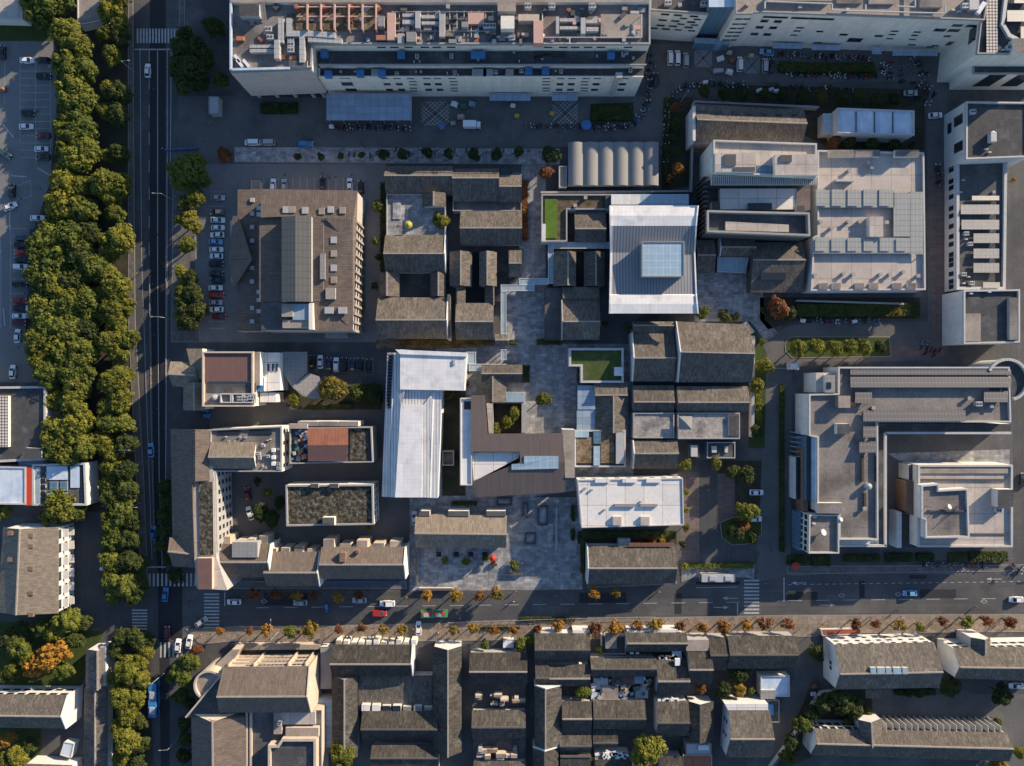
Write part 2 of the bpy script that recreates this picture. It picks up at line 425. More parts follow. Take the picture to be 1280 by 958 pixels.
def block(t, pts, z0, z1, mat, name, mtop=None):
    p = wp(pts, z1)
    mats = [mat] + ([mtop] if mtop else [])
    return MB().prism(p, z0, z1, mtop=1 if mtop else None).build(name, mats, t)

def box_at(t, px, py, z, d, mat, name, rot=0.0, bot=False):
    """a box whose top centre is seen at (px,py)"""
    c = W(px, py, z + d[2])
    return MB().box((c.x, c.y, z), d, R(rot), bot=bot).build(name, mat, t)

WIN = {}
def window_mesh(w, h, frame='trim_grey'):
    k = (round(w, 2), round(h, 2), frame)
    if k not in WIN:
        mb = MB()
        d = .06
        # frame ring and glass, facing +Y (outward)
        a = .09
        for (x0, x1, y0, y1) in ((-w / 2, w / 2, h / 2 - a, h / 2), (-w / 2, w / 2, -h / 2, -h / 2 + a), (-w / 2, -w / 2 + a, -h / 2 + a, h / 2 - a), (w / 2 - a, w / 2, -h / 2 + a, h / 2 - a)):
            mb.face([(x1, d, y0), (x0, d, y0), (x0, d, y1), (x1, d, y1)], 1)
        mb.face([(w / 2 - a, .02, -h / 2 + a), (-w / 2 + a, .02, -h / 2 + a), (-w / 2 + a, .02, h / 2 - a), (w / 2 - a, .02, h / 2 - a)], 0)
        for (x, sg) in ((-w / 2, -1), (w / 2, 1)):
            mb.face([(x, 0, -h / 2), (x, d, -h / 2), (x, d, h / 2), (x, 0, h / 2)], 1)
        for z in (-h / 2, h / 2):
            mb.face([(-w / 2, 0, z), (w / 2, 0, z), (w / 2, d, z), (-w / 2, d, z)], 1)
        WIN[k] = mb.mesh('window', ['glass', frame])
    return WIN[k]

def edge_of(p, side):
    d = dict(S=(0, -1), N=(0, 1), E=(1, 0), W=(-1, 0))[side]
    best = None
    for i in range(len(p)):
        a, b = p[i], p[(i + 1) % len(p)]
        e = b - a
        n = Vector((e.y, -e.x)).normalized()
        s = n.dot(Vector(d))
        if s > .8 and (best is None or e.length > best[2]): best = (a, b, e.length)
    return best[0], best[1]

def windows(t, a, b, zs, ts, w, h, frame='trim_grey', name='window'):
    """windows on the wall from a to b (outward normal on the right hand of a->b); zs heights of centres, ts metres along or fractions"""
    a = Vector(a[:2]); b = Vector(b[:2])
    e = b - a; ln = e.length; e.normalize(); n = Vector((e.y, -e.x))
    off = parent_off(t)
    me = window_mesh(w, h, frame)
    ang = math.atan2(n.y, n.x) - math.pi / 2
    if isinstance(ts, int): ts = [(i + .5) / ts for i in range(ts)]
    for z in zs:
        for q in ts:
            p = a + e * (q * ln) + n * .012
            o = bpy.data.objects.new(name, me); C.objects.link(o); o.parent = t
            o.location = (p.x - off.x, p.y - off.y, z - off.z); o.rotation_euler = (0, 0, ang)

AC = {}
def ac_mesh(kind):
    if kind not in AC:
        mb = MB()
        if kind == 'fan':
            mb.box((0, 0, 0), (1.9, 1.5, 1.5), mi=0)
            for x in (-.45, .45):
                mb.tube((x, 0, 1.5), (x, 0, 1.56), .36, n=10, mi=1)
            AC[kind] = mb.mesh('air_conditioner', ['metal_grey', 'trim_dark'])
        elif kind == 'small':
            mb.box((0, 0, 0), (1.0, .5, .9), mi=0); mb.tube((0, -.25, .45), (0, -.29, .45), .3, n=10, mi=1)
            AC[kind] = mb.mesh('air_conditioner', ['trim_white', 'trim_dark'])
        elif kind == 'tank':
            mb.tube((0, 0, 0), (0, 0, 1.7), .95, .95, 14); mb.tube((0, 0, 1.7), (0, 0, 2.0), .95, .25, 14)
            AC[kind] = mb.mesh('water_tank', ['metal_grey'])
        elif kind == 'cowl':
            mb.box((0, 0, 0), (.8, .8, .9), mi=0); mb.box((0, 0, .9), (1.1, 1.1, .18), mi=1)
            AC[kind] = mb.mesh('roof_vent', ['grey_wall', 'trim_grey'])
        elif kind == 'skylight':
            mb.box((0, 0, 0), (1.5, 1.5, .35), mi=0, taper=.92); mb.box((0, 0, .35), (1.15, 1.15, .06), mi=1)
            AC[kind] = mb.mesh('skylight', ['trim_grey', 'glass_pale'])
        elif kind == 'dish':
            mb.tube((0, 0, 0), (0, 0, 1.2), .12, .1, 8); mb.tube((0, 0, 1.2), (.25, .25, 1.75), .15, 1.15, 16); 
            AC[kind] = mb.mesh('satellite_dish', ['metal_grey'])
    return AC[kind]

def unit(t, kind, px, py, z, rot=0.0, sc=1.0, name=None):
    me = ac_mesh(kind); p = W(px, py, z + 1); off = parent_off(t)
    o = bpy.data.objects.new(name or me.name.split('.')[0], me); C.objects.link(o); o.parent = t
    o.location = (p.x - off.x, p.y - off.y, z - off.z); o.rotation_euler = (0, 0, R(rot)); o.scale = (sc, sc, sc)
    return o

def solar(t, x0, y0, x1, y1, z, tilt=.7, mat='solar', name='solar_panel'):
    pts = [W(x0, y0, z), W(x1, y0, z), W(x1, y1, z + tilt), W(x0, y1, z + tilt)]
    mb = MB(); mb.slab(pts, .06)
    for (x, y, zz) in ((x0 + 1, y1 - 1, z + tilt - .1), (x1 - 1, y1 - 1, z + tilt - .1), (x0 + 1, y0 + 1, z), (x1 - 1, y0 + 1, z)):
        p = W(x, y, zz); mb.box((p.x, p.y, z - .75), (.1, .1, zz - z + .75), mi=1)
    return mb.build(name, [mat, 'trim_dark'], t)

def duct(t, pts, z, w, hgt, mat='duct', name='air_duct'):
    """a run of ducting through pixel points at top height z+hgt"""
    mb = MB(); P = [W(a, b, z + hgt) for a, b in pts]
    for a, b in zip(P, P[1:]):
        d = b - a
        mb.box((*((a + b) / 2).xy, z), (d.length + w * .98, w, hgt), math.atan2(d.y, d.x))
        z += .004
    return mb.build(name, mat, t)
# ------------------------------------------------------------------ the setting
def sheet(name, pts, z, mat):
    p = wp(pts, z)
    return structure(MB().prism(p, z, z, sides=False).build(name, mat))

def raised(name, pts, mat, z=.12, kerb='kerb'):
    p = wp(pts, z)
    o = MB().prism(p, 0, z).build(name, mat); structure(o)
    k = MB().ring(inset(p, -.02), .22, 0, z + .015).build('kerb', kerb, o)
    return o

def strip(mb, a, b, w, z):
    a = W(*a, z); b = W(*b, z); d = b - a; n = Vector((-d.y, d.x, 0)).normalized() * (w / 2)
    mb.face([a - n, b - n, b + n, a + n])

def dashes(mb, a, b, w, on, off, z):
    A = W(*a, z); B = W(*b, z); d = B - A; L = d.length; d.normalize(); n = Vector((-d.y, d.x, 0)) * (w / 2)
    s = 0
    while s < L:
        p = A + d * s; q = A + d * min(L, s + on)
        mb.face([p - n, q - n, q + n, p + n]); s += on + off

def build_setting():
    g = MB(); S = 1500
    g.face([(-S, -S, 0), (S, -S, 0), (S, S, 0), (-S, S, 0)])
    structure(g.build('ground', 'yard'))
    sheet('earth', [(24, -60), (168, -60), (172, 400), (183, 600), (187, 735), (128, 745), (100, 640), (60, 480), (80, 430), (30, 420), (60, 210), (70, 60)], .004, 'earth')
    sheet('parking_lot', [(-80, 52), (66, 52), (72, 120), (62, 230), (38, 300), (30, 440), (52, 478), (-80, 478)], .008, 'lot')
    sheet('lawn', [(-80, 24), (72, 24), (72, 51), (-80, 51)], .008, 'grass')
    sheet('service_road', [(100, 640), (128, 640), (130, 745), (184, 745), (184, 785), (95, 785), (95, 700)], .006, 'asphalt')
    sheet('road', [(167, -80), (170, 400), (181, 600), (186, 720), (193, 1040), (228, 1040), (226, 790), (213, 700), (212, 500), (213, 300), (223, -80)], .012, 'asphalt')
    sheet('road_lane', [(187, -80), (187, 300), (190, 600), (198, 735), (202, 1040), (212, 1040), (212, 800), (207, 700), (206, 500), (207, 300), (207, -80)], .016, 'asphalt_new')
    sheet('road_crossing', [(197, 728), (228, 728), (228, 800), (198, 800)], .020, 'asphalt_new')
    sheet('street', [(214, 738), (300, 738), (520, 740), (700, 738), (845, 732), (868, 724), (932, 724), (945, 728), (980, 720), (1400, 716), (1400, 766), (980, 767), (945, 768), (700, 772), (560, 777), (420, 780), (300, 781), (228, 785)], .012, 'asphalt_street')
    sheet('market_lane', [(223, 120), (405, 122), (405, 120), (812, 120), (814, 55), (900, 55), (1188, 66), (1188, 118), (1166, 118), (1160, 102), (855, 104), (838, 118), (834, 180), (700, 184), (292, 186), (286, 204), (223, 204)], .008, 'asphalt_old')
    sheet('side_lane', [(1158, 110), (1184, 110), (1184, 440), (1160, 450), (1118, 452), (1005, 452), (990, 462), (988, 700), (982, 722), (944, 728), (956, 500), (958, 450), (968, 418), (985, 408), (1010, 403), (1160, 402)], .010, 'asphalt_old')
    sheet('forecourt', [(238, 205), (482, 205), (482, 428), (216, 428), (216, 300), (255, 225)], .008, 'lot')
    sheet('back_yard', [(262, 500), (520, 500), (520, 690), (262, 690)], .008, 'asphalt_old')
    sheet('east_lane', [(1262, 160), (1400, 160), (1400, 716), (1268, 716)], .006, 'asphalt')
    sheet('school_yard', [(1100, 535), (1266, 535), (1266, 700), (1100, 700)], .010, 'asphalt_old')
    sheet('terrace_paving', [(1108, 567), (1262, 562), (1262, 584), (1140, 584)], .014, 'plaza_pale')
    sheet('drive', [(874, 575), (897, 575), (897, 655), (905, 672), (950, 690), (946, 704), (874, 704)], .012, 'asphalt')
    sheet('red_paving', [(850, 590), (874, 590), (874, 704), (850, 704)], .012, 'red_paving')
    sheet('red_paving', [(897, 592), (918, 592), (918, 655), (897, 655)], .012, 'red_paving')
    sheet('red_paving', [(1160, 210), (1181, 210), (1181, 415), (1166, 415)], .014, 'red_paving')
    sheet('red_paving', [(1106, 432), (1180, 434), (1180, 446), (1106, 446)], .014, 'red_paving')
    sheet('car_park', [(385, 440), (472, 440), (472, 470), (385, 470)], .012, 'asphalt')
    # stone plazas of the museum
    sheet('plaza', [(652, 205), (682, 205), (682, 350), (700, 432), (626, 432), (626, 362), (648, 345)], .012, 'plaza')
    sheet('plaza', [(545, 430), (792, 430), (792, 602), (545, 640)], .010, 'plaza')
    sheet('plaza', [(512, 622), (728, 622), (728, 737), (512, 739)], .014, 'plaza')
    sheet('plaza', [(630, 366), (682, 366), (682, 425), (630, 425)], .016, 'plaza_pale')
    sheet('plaza', [(868, 336), (952, 336), (956, 400), (972, 416), (958, 428), (938, 402), (868, 402)], .012, 'plaza_pale')
    sheet('plaza', [(526, 690), (610, 690), (610, 738), (526, 738)], .018, 'plaza_pale')
    sheet('courtyard_earth', [(470, 425), (560, 425), (635, 432), (560, 436), (470, 436)], .014, 'gravel_brown')
    sheet('courtyard_earth', [(553, 455), (582, 455), (582, 620), (553, 620)], .014, 'earth')
    # pavements
    raised('pavement', [(293, 184), (700, 186), (700, 206), (293, 203)], 'plaza_pale')
    raised('pavement', [(232, 787), (300, 783), (420, 782), (560, 779), (700, 774), (945, 770), (1022, 769), (1300, 768), (1300, 790), (1030, 792), (1018, 796), (405, 803), (300, 801), (250, 806)], 'pavement_warm')
    raised('pavement', [(272, 727), (508, 727), (508, 736), (300, 736), (272, 735)], 'pavement')
    raised('pavement', [(732, 727), (846, 727), (846, 730), (735, 735)], 'pavement')
    raised('pavement', [(852, 705), (944, 706), (942, 725), (934, 722), (866, 722), (852, 728)], 'plaza')
    raised('pavement', [(984, 708), (1300, 706), (1300, 714), (984, 718)], 'pavement')
    raised('pavement', [(160, -60), (166, -60), (169, 400), (180, 600), (185, 725), (176, 725), (170, 600), (160, 400)], 'pavement')
    raised('pavement', [(224, -60), (232, -60), (230, 110), (224, 110)], 'pavement')
    raised('pavement', [(216, 205), (236, 205), (244, 300), (250, 428), (214, 428)], 'pavement')
    # planted islands and lawns
    raised('lawn', [(984, 424), (990, 421), (1112, 421), (1114, 446), (990, 448), (982, 440), (981, 431)], 'grass')
    raised('lawn', [(900, 653), (918, 646), (952, 648), (952, 668), (940, 680), (915, 682), (902, 672)], 'grass')
    sheet('lawn', [(838, 122), (866, 122), (866, 232), (826, 240), (826, 210)], .012, 'earth')
    sheet('lawn', [(900, 106), (1156, 112), (1156, 188), (1040, 186), (900, 120)], .012, 'earth')
    sheet('lawn', [(974, 76), (1096, 84), (1096, 97), (974, 91)], .012, 'grass')
    sheet('lawn', [(738, 130), (792, 128), (792, 152), (738, 158)], .012, 'earth')
    sheet('lawn', [(950, 372), (1150, 372), (1150, 398), (1000, 400), (960, 412), (950, 400)], .012, 'earth')
    sheet('lawn', [(350, 488), (478, 488), (478, 512), (375, 512), (358, 508)], .012, 'earth')
    sheet('lawn', [(722, 664), (846, 664), (846, 680), (722, 680)], .018, 'earth')
    sheet('lawn', [(936, 402), (958, 440), (956, 560), (936, 560)], .014, 'grass')
    sheet('lawn', [(897, 576), (952, 576), (950, 645), (920, 645), (918, 592), (897, 592)], .013, 'earth')
    sheet('lawn', [(-60, 770), (130, 790), (100, 860), (-60, 850)], .008, 'grass')
    sheet('lawn', [(-60, 905), (52, 905), (50, 1000), (-60, 1000)], .008, 'grass')
    sheet('lawn', [(135, 800), (190, 795), (194, 1000), (135, 1000)], .008, 'earth')
    sheet('lawn', [(1008, 862), (1090, 862), (1090, 912), (985, 960), (965, 960)], .008, 'earth')
    sheet('alley', [(996, 795), (1022, 795), (1016, 850), (970, 958), (940, 1000), (925, 990), (965, 900), (992, 850)], .012, 'asphalt_old')
    sheet('house_yard', [(1090, 868), (1290, 868), (1290, 960), (1230, 960), (1230, 905), (1090, 905)], .010, 'asphalt_old')
    # markings
    mb = MB(); z = .028
    for x0, x1 in ((176.5, 194), (198, 206), (209.5, 216)):
        pass
    for (x0, x1, n) in ((172, 222, 14),):
        for i in range(n):
            x = x0 + (x1 - x0) * i / (n - 1)
            strip(mb, (x, 36), (x, 54), .55, z)
    for i in range(12):
        x = 187 + i * 5.2
        strip(mb, (x, 717), (x, 733), .6, z)
    for i in range(6):
        x = 201 + i * 5.2; strip(mb, (x, 803), (x, 822), .6, z)
    for i in range(7):
        y = 763 + i * 3.9; strip(mb, (165, y), (184, y), .5, z)
    for i in range(12):
        y = 743 + i * 4.2; strip(mb, (255, y), (274, y), .5, z)
    for i in range(10):
        y = 726 + i * 4.5; strip(mb, (930, y), (949, y), .55, z)
    structure(mb.build('crossing_markings', 'paint_worn'))
    mb = MB()
    strip(mb, (175, 60), (177, 320), .16, z); strip(mb, (177, 320), (190, 700), .16, z)
    dashes(mb, (186.5, 62), (186.5, 330), .18, 4, 5, z); dashes(mb, (197, 62), (197, 330), .22, 60, .5, z)
    strip(mb, (197, 330), (199, 600), .2, z); strip(mb, (199, 600), (203, 712), .2, z)
    strip(mb, (209, 60), (209, 330), .2, z); strip(mb, (209, 330), (207, 600), .2, z); strip(mb, (214, 60), (213, 230), .2, z)
    strip(mb, (184, 709), (207, 709), .4, z); strip(mb, (168, 62), (213, 62), .4, z)
    dashes(mb, (320, 760), (925, 753), .16, 4.5, 4.5, z); strip(mb, (870, 735), (922, 734), .2, z)
    dashes(mb, (985, 751), (1290, 748), .16, 4.5, 4.5, z); dashes(mb, (985, 731), (1290, 727), .16, 1.2, 1.2, z)
    strip(mb, (281, 740), (281, 758), .3, z); strip(mb, (922, 753), (922, 768), .35, z); strip(mb, (980, 722), (980, 752), .35, z)
    strip(mb, (300, 783.5), (470, 783.5), .12, .145)
    # lane arrows and diamonds
    def arrow(x, y, dx, s=1.0):
        strip(mb, (x, y), (x + 16 * dx * s, y), .22, z)
        a = W(x + 16 * dx * s, y - 2, z); b = W(x + 24 * dx * s, y, z); c = W(x + 16 * dx * s, y + 2, z)
        mb.face([a, b, c])
    for (x, y, d) in ((922, 748, -1), (892, 759.5, 1), (1008, 729, -1), (1025, 756.5, 1), (1252, 724, -1), (1262, 777, 1)):
        arrow(x, y, d, .8)
    for (x, y) in ((1052, 744.5), (1123, 743), (1230, 752), (330, 752)):
        for a, b in (((x - 4, y), (x, y - 2.4)), ((x, y - 2.4), (x + 4, y)), ((x + 4, y), (x, y + 2.4)), ((x, y + 2.4), (x - 4, y))):
            strip(mb, a, b, .18, z)
    # parking bays
    for y in range(80, 205, 9):
        strip(mb, (25, y), (63, y), .13, z)
    strip(mb, (25, 75), (25, 178), .13, z); strip(mb, (44.5, 75), (44.5, 205), .13, z); strip(mb, (63, 75), (63, 205), .13, z)
    for y in range(286, 412, 9):
        strip(mb, (14, y), (34, y), .13, z)
    strip(mb, (13, 282), (13, 410), .13, z); strip(mb, (1, 300), (1, 410), .16, z); strip(mb, (6, 62), (6, 130), .13, z)
    strip(mb, (2, 240), (38, 226), .13, z); strip(mb, (38, 226), (39, 245), .13, z); strip(mb, (3, 256), (40, 245), .13, z)
    strip(mb, (3, 155), (17, 172), .4, z); strip(mb, (12, 262), (12, 286), .35, z); strip(mb, (4, 385), (6, 408), .35, z); strip(mb, (47, 210), (62, 219), .35, z); strip(mb, (14, 220), (33, 221), .35, z)
    for x in range(330, 462, 9):
        strip(mb, (x, 222), (x, 240), .12, z)
    for x in range(386, 470, 10):
        strip(mb, (x, 447), (x, 464), .12, z)
    for y in range(240, 412, 9):
        strip(mb, (261, y), (281, y), .1, z)
    structure(mb.build('road_markings', 'paint_worn'))
    # worn patches of newer tar
    mb = MB()
    for r_ in ((843, 742, 852, 768), (724, 741, 783, 754), (1074, 726, 1081, 748), (1136, 719, 1158, 724), (1150, 737, 1195, 748), (870, 727, 925, 731), (1236, 722, 1243, 731), (1270, 727, 1280, 731), (984, 740, 1022, 750), (330, 741, 385, 757)):
        p = wp(rect(*r_), .022); mb.prism(p, .022, .022, sides=False)
    structure(mb.build('road_patches', 'asphalt_new'))
    # paved crosshatch squares of the market lane
    for (x0, y0, x1, y1) in ((527, 127, 561, 157), (691, 127, 722, 156), (868, 62, 890, 84), (930, 70, 950, 92)):
        mb = MB()
        for k in range(-4, 9):
            for sgn in (1, -1):
                for j in range(6):
                    pass
        n = 6
        for i in range(n + 1):
            f = i / n
            strip(mb, (x0 + (x1 - x0) * f, y0), (x1, y0 + (y1 - y0) * (1 - f)), .14, .02) if f < 1 else None
            strip(mb, (x0, y0 + (y1 - y0) * f), (x0 + (x1 - x0) * (1 - f), y1), .14, .02) if f < 1 else None
            strip(mb, (x0 + (x1 - x0) * f, y0), (x0, y0 + (y1 - y0) * f), .14, .023) if f > 0 else None
            strip(mb, (x1, y0 + (y1 - y0) * f), (x0 + (x1 - x0) * f, y1), .14, .023) if f < 1 else None
        structure(mb.build('paving_lines', 'paint_worn'))

# ------------------------------------------------------------------ big buildings
def build_north():
    # the long shopping block
    t, p = flat('huge beige shopping block with crowded plant roof, terraces and blue canopy below it', [(287, -170), (813, -170), (813, 55), (391, 55), (389, 84), (287, 88)], 22.3, wall='beige_wall', roof='roof_conc', par=.9, parw=.5, trim='trim_grey', name='shopping_building', z0=4.6)
    block(t, [(398, 60.5), (809, 60.5), (806, 81), (398, 81)], 0, 17.7, 'beige_wall', 'terrace_block', 'roof_dark')
    block(t, [(398, 80), (809, 80), (807, 81.4), (398, 81.4)], 17.7, 18.6, 'trim_grey', 'parapet')
    pts = [(398, 84.6), (806, 84.6), (804, 96), (398, 96)]
    tb = block(t, pts, 0, 15.0, 'beige_wall', 'terrace_block', 'roof_dark')
    block(t, [(398, 95), (804.3, 95), (804.3, 96.3), (398, 96.3)], 14.98, 15.8, 'cream_wall', 'parapet')
    block(t, [(398, 85), (399.6, 85), (399.6, 95), (398, 95)], 14.97, 15.8, 'cream_wall', 'parapet')
    # ground storey of the west wing: recessed glass behind pillars
    block(t, [(300, 70), (395, 70), (395, 108), (300, 110)], 0, 4.6, 'dark_wall', 'shop_front')
    block(t, [(288, -165), (398, -165), (398, 70), (288, 70)], 0, 4.59, 'dark_wall', 'ground_storey')
    for x in (322, 345, 368, 391, 404):
        c = W(x, 117, 2.2); MB().box((c.x, c.y, 0), (1.1, 1.1, 4.6), bot=False).build('pillar', 'grey_wall', t)
    q = wp([(287, 88), (389, 84), (389, 88), (287, 92)], 20)
    a = W(287, 88, 22.3); b = W(389, 84, 22.3)
    MB().slab([(a.x, a.y - .1, 21.4), (b.x, b.y - .1, 21.4), (b.x, b.y - .5, 21.4), (a.x, a.y - .5, 21.4)], 16.6).build('facade_cladding', 'ribbed_wall', t)
    block(t, [(287, -40), (289.5, -40), (289.5, 87), (287, 87)], 22.3, 22.9, 'sheet_bluewhite', 'parapet_cap')
    block(t, [(290, 85.4), (362, 83.8), (362, 86.4), (290, 88)], 22.3, 22.9, 'sheet_bluewhite', 'parapet_cap')
    # facade windows, read from the picture: (px, row)
    yb = 0
    aw = W(398, 96, 15.8); bw = W(804, 96, 15.8); base_y = W(400, 96, 15.05).y
    A_ = Vector((aw.x, base_y)); B_ = Vector((bw.x, base_y)); ln = (B_ - A_).length
    def fx(px, z): return (W(px, 100, z).x - A_.x) / ln
    def win_cols(cols, z, w, h):
        windows(t, A_, B_, [z], [fx(c, z) for c in cols], w, h)
    cols = [431, 483, 496, 513, 533, 547, 566, 683, 701, 714, 732, 747, 783]
    win_cols([481, 496, 513, 533, 547, 565, 567 + 116, 701, 715, 733, 747, 781], 14.0, 2.3, 1.1)
    win_cols([484, 499, 534, 548, 700, 714, 745, 778], 9.6, 2.2, 1.7)
    win_cols([487, 502, 536, 550, 699, 713, 743, 776], 5.4, 2.2, 1.7)
    for zz in (11.4, 9.2, 6.6, 4.6):
        win_cols([515.5 + (14 - zz) * .2, 566.5 + (14 - zz) * .15, 683 - (14 - zz) * .05, 731 - (14 - zz) * .1], zz, 2.4, .75)
    win_cols([434], 9.8, 3.6, 2.6); win_cols([439], 5.4, 3.6, 2.0); win_cols([431], 14.0, 3.2, .8)
    y2 = W(400, 55, 22.3).y
    A2 = Vector((W(398, 55, 20).x, y2)); B2 = Vector((W(812, 55, 20).x, y2)); l2 = B2.x - A2.x
    windows(t, A2, B2, [20.2], [(W(c, 58, 20).x - A2.x) / l2 for c in (477, 493, 511, 531, 546, 564, 685, 704, 719, 735, 751, 785)], 2.6, .9)
    # rooftop plant
    z = 21.4
    block(t, [(288, -160), (812, -160), (812, 3), (288, 3)], z, z + 1.6, 'cream_wall', 'roof_wall', 'roof_tan')
    block(t, rect(299, 5, 324, 20), z, z + 2.6, 'grey_wall', 'stair_head', 'roof_dark')
    leanto(t, [(303, 16, 23.5), (330, 3, 23.5), (333, 24, 22), (312, 28, 22)], 'metal_pale', 'lean_to_roof')
    duct(t, [(351, 26), (351, 50)], z, 1.6, 1.8); duct(t, [(361, 26), (361, 42), (390, 42), (416, 44)], z, 1.6, 1.8)
    duct(t, [(377.5, 47), (377.5, 75)], z, 1.5, 1.8); duct(t, [(388, 49), (424, 51)], z, 1.5, 1.6); duct(t, [(346, 53), (346, 70)], z, 1.5, 2.2)
    duct(t, [(314, 58), (341, 58)], z, .9, 1.2); duct(t, [(314, 63.5), (341, 63.5)], z, .9, 1.2)
    for (x, y) in ((336, 37), (338, 47), (364, 49), (364, 56), (364, 63)):
        unit(t, 'fan', x, y, z)
    block(t, rect(361, 76, 384, 84), z, z + 1.4, 'trim_grey', 'plant_screen', 'solar')
    for (x, y, c) in ((352, 71, 'orange_part'), (366, 72, 'orange_part'), (300, 48, 'orange_part')):
        box_at(t, x, y, z, (2.2, 1.2, .8), c, 'crate')
    for (x, y) in ((294, 70), (305, 76), (297, 76)):
        duct(t, [(x, y), (x + 5, y + 6)], z, .9, 1.3, 'fabric_white', 'vent_pipe')
    # pink pergola deck
    block(t, rect(370, 7, 474, 38), z, z + .35, 'roof_conc', 'roof_deck', 'gravel_brown')
    mb = MB()
    for x in (384, 401, 418, 436, 453, 470):
        a = W(x, 5, z + 2.6); b = W(x, 37, z + 2.6); mb.box((a.x, (a.y + b.y) / 2, z + 2.2), (.45, a.y - b.y, .45)); mb.box((a.x, b.y + .2, z), (.4, .4, 2.3)); mb.box((a.x, a.y - .2, z), (.4, .4, 2.3))
    for y in (8, 20):
        a = W(371, y, z + 2.4); b = W(474, y, z + 2.4); mb.box(((a.x + b.x) / 2, a.y, z + 1.9), (b.x - a.x, .3, .28))
    mb.build('pergola', 'pink_beam', t)
    for x in (371, 405, 439, 473):
        box_at(t, x, 9, z, (1.3, 2.0, 1.7), 'sheet_rust', 'chimney_cowl', rot=30)
    for (x0, y0, x1, y1, hh, m) in ((472, 20, 480, 33, 2.6, 'metal_pale'), (484, 16, 494, 50, 1.6, 'pink_beam'), (503, 17, 518, 21, 1.6, 'duct'), (503, 25, 518, 30, 1.6, 'duct'), (519, 14, 525, 35, 2.2, 'metal_grey'), (527, 19, 548, 23, 1.5, 'duct'), (527, 27, 548, 31, 1.5, 'duct'), (549, 14, 556, 46, 2.0, 'grey_wall'), (508, 40, 520, 52, 2.6, 'metal_pale'), (470, 44, 492, 50, 1.4, 'orange_part'), (497, 42, 505, 54, 2.0, 'grey_wall'), (577, 27, 585, 34, 2.5, 'metal_pale'), (626, 20, 643, 36, 3.4, 'cream_wall'), (626, 36, 643, 43, 1.2, 'metal_pale'), (622, 4, 645, 14, 3.4, 'roof_tan'), (667, 26, 679, 54, 2.8, 'pink_beam'), (648, 18, 674, 26, 2.4, 'tan_wall'), (695, 21, 699, 42, 2.0, 'metal_grey'), (700, 23, 725, 27, 1.6, 'duct'), (700, 33, 723, 37, 1.6, 'duct'), (726, 22, 732, 42, 2.0, 'metal_grey'), (733, 25, 750, 29, 1.6, 'duct'), (733, 34, 748, 39, 1.6, 'duct'), (751, 18, 801, 47, 1.0, 'roof_tan'), (585, 16, 605, 30, 1.2, 'pink_beam')):
        block(t, rect(x0, y0, x1, y1), z, z + hh, m if m != 'roof_tan' else 'grey_wall', 'roof_plant', m)
    for (x, y, k) in ((608, 33, 'fan'), (616, 33, 'fan'), (610, 40, 'small'), (617, 42, 'small'), (623, 46, 'small'), (640, 48, 'fan'), (632, 46, 'small'), (595, 45, 'cowl'), (575, 50, 'cowl'), (540, 47, 'cowl'), (460, 50, 'cowl'), (660, 8, 'fan'), (690, 8, 'fan'), (740, 8, 'fan'), (780, 50, 'cowl'), (690, 50, 'cowl'), (560, 8, 'cowl')):
        unit(t, k, x, y, z if y > 12 else z + 1.6)
    mb = MB()
    for (a, b) in (((678, 47), (802, 47)), ((802, 18), (802, 47)), ((678, 17), (678, 47)), ((712, 47), (712, 55))):
        p = W(*a, z + 2.2); q = W(*b, z + 2.2); mb.tube(p, q, .16, .16, 6); mb.tube((p.x, p.y, z), p, .1, .1, 5); mb.tube((q.x, q.y, z), q, .1, .1, 5)
    mb.build('pipe_rail', 'trim_white', t)
    mb = MB()
    for x in range(490, 620, 9):
        a = W(x, 14, z + .6); b = W(x, 40 + (x * 7 % 12), z + .6); mb.tube(a, b, .13, .13, 5)
    for y in (15, 24, 39):
        a = W(490, y, z + .8); b = W(620, y, z + .8); mb.tube(a, b, .12, .12, 5)
    mb.build('roof_pipes', 'metal_grey', t)
    rr = random.Random(17)
    for i in range(85):
        x = rr.uniform(480 if i % 3 else 300, 805); y = rr.uniform(8, 52)
        box_at(t, x, y, z + .01 * i / 46, (rr.uniform(.6, 2.6), rr.uniform(.5, 1.8), rr.uniform(.4, 1.8)), rr.choice(('pink_beam', 'roof_tan', 'metal_grey', 'metal_pale', 'roof_conc', 'trim_dark', 'sheet_rust', 'cream_wall')), 'roof_plant', rot=rr.choice((0, 0, 0, 45)))
    # terraces: blue tanks and boxes
    for (x, y) in ((405, 67), (501, 68), (593, 68), (602, 68), (764, 69)):
        box_at(t, x, y, 17.7, (2.2, 1.8, 1.7), 'tarp_blue', 'water_tank')
    for (x, y) in ((410, 92), (450, 91), (477, 91), (661, 88), (682, 88)):
        box_at(t, x, y, 15.0, (2.2, 1.9, 1.6), 'tarp_blue', 'water_tank')
    rr = random.Random(3)
    for i in range(30):
        x = 402 + rr.random() * 395; lvl = rr.random() < .5
        unit(t, rr.choice(('small', 'small', 'fan', 'cowl')), x, (64 + rr.random() * 13) if lvl else (87 + rr.random() * 6), 17.7 if lvl else 15.0, rr.choice((0, 90)), .7)
    for (x0, x1) in ((464, 475), (604, 616), (632, 642), (590, 608)):
        block(t, rect(x0, 86.5, x1, 95), 15.0, 16.1, 'grey_wall', 'roof_plant', 'trim_grey')
    block(t, rect(668, 64, 706, 80.5), 17.7, 17.9, 'trim_dark', 'roof_light', 'glass')
    block(t, rect(670, 69, 689, 80), 17.9, 18.3, 'trim_dark', 'roof_light', 'glass')
    # chimney flue down the east end
    mb = MB(); a = W(774, 94, 17.2)
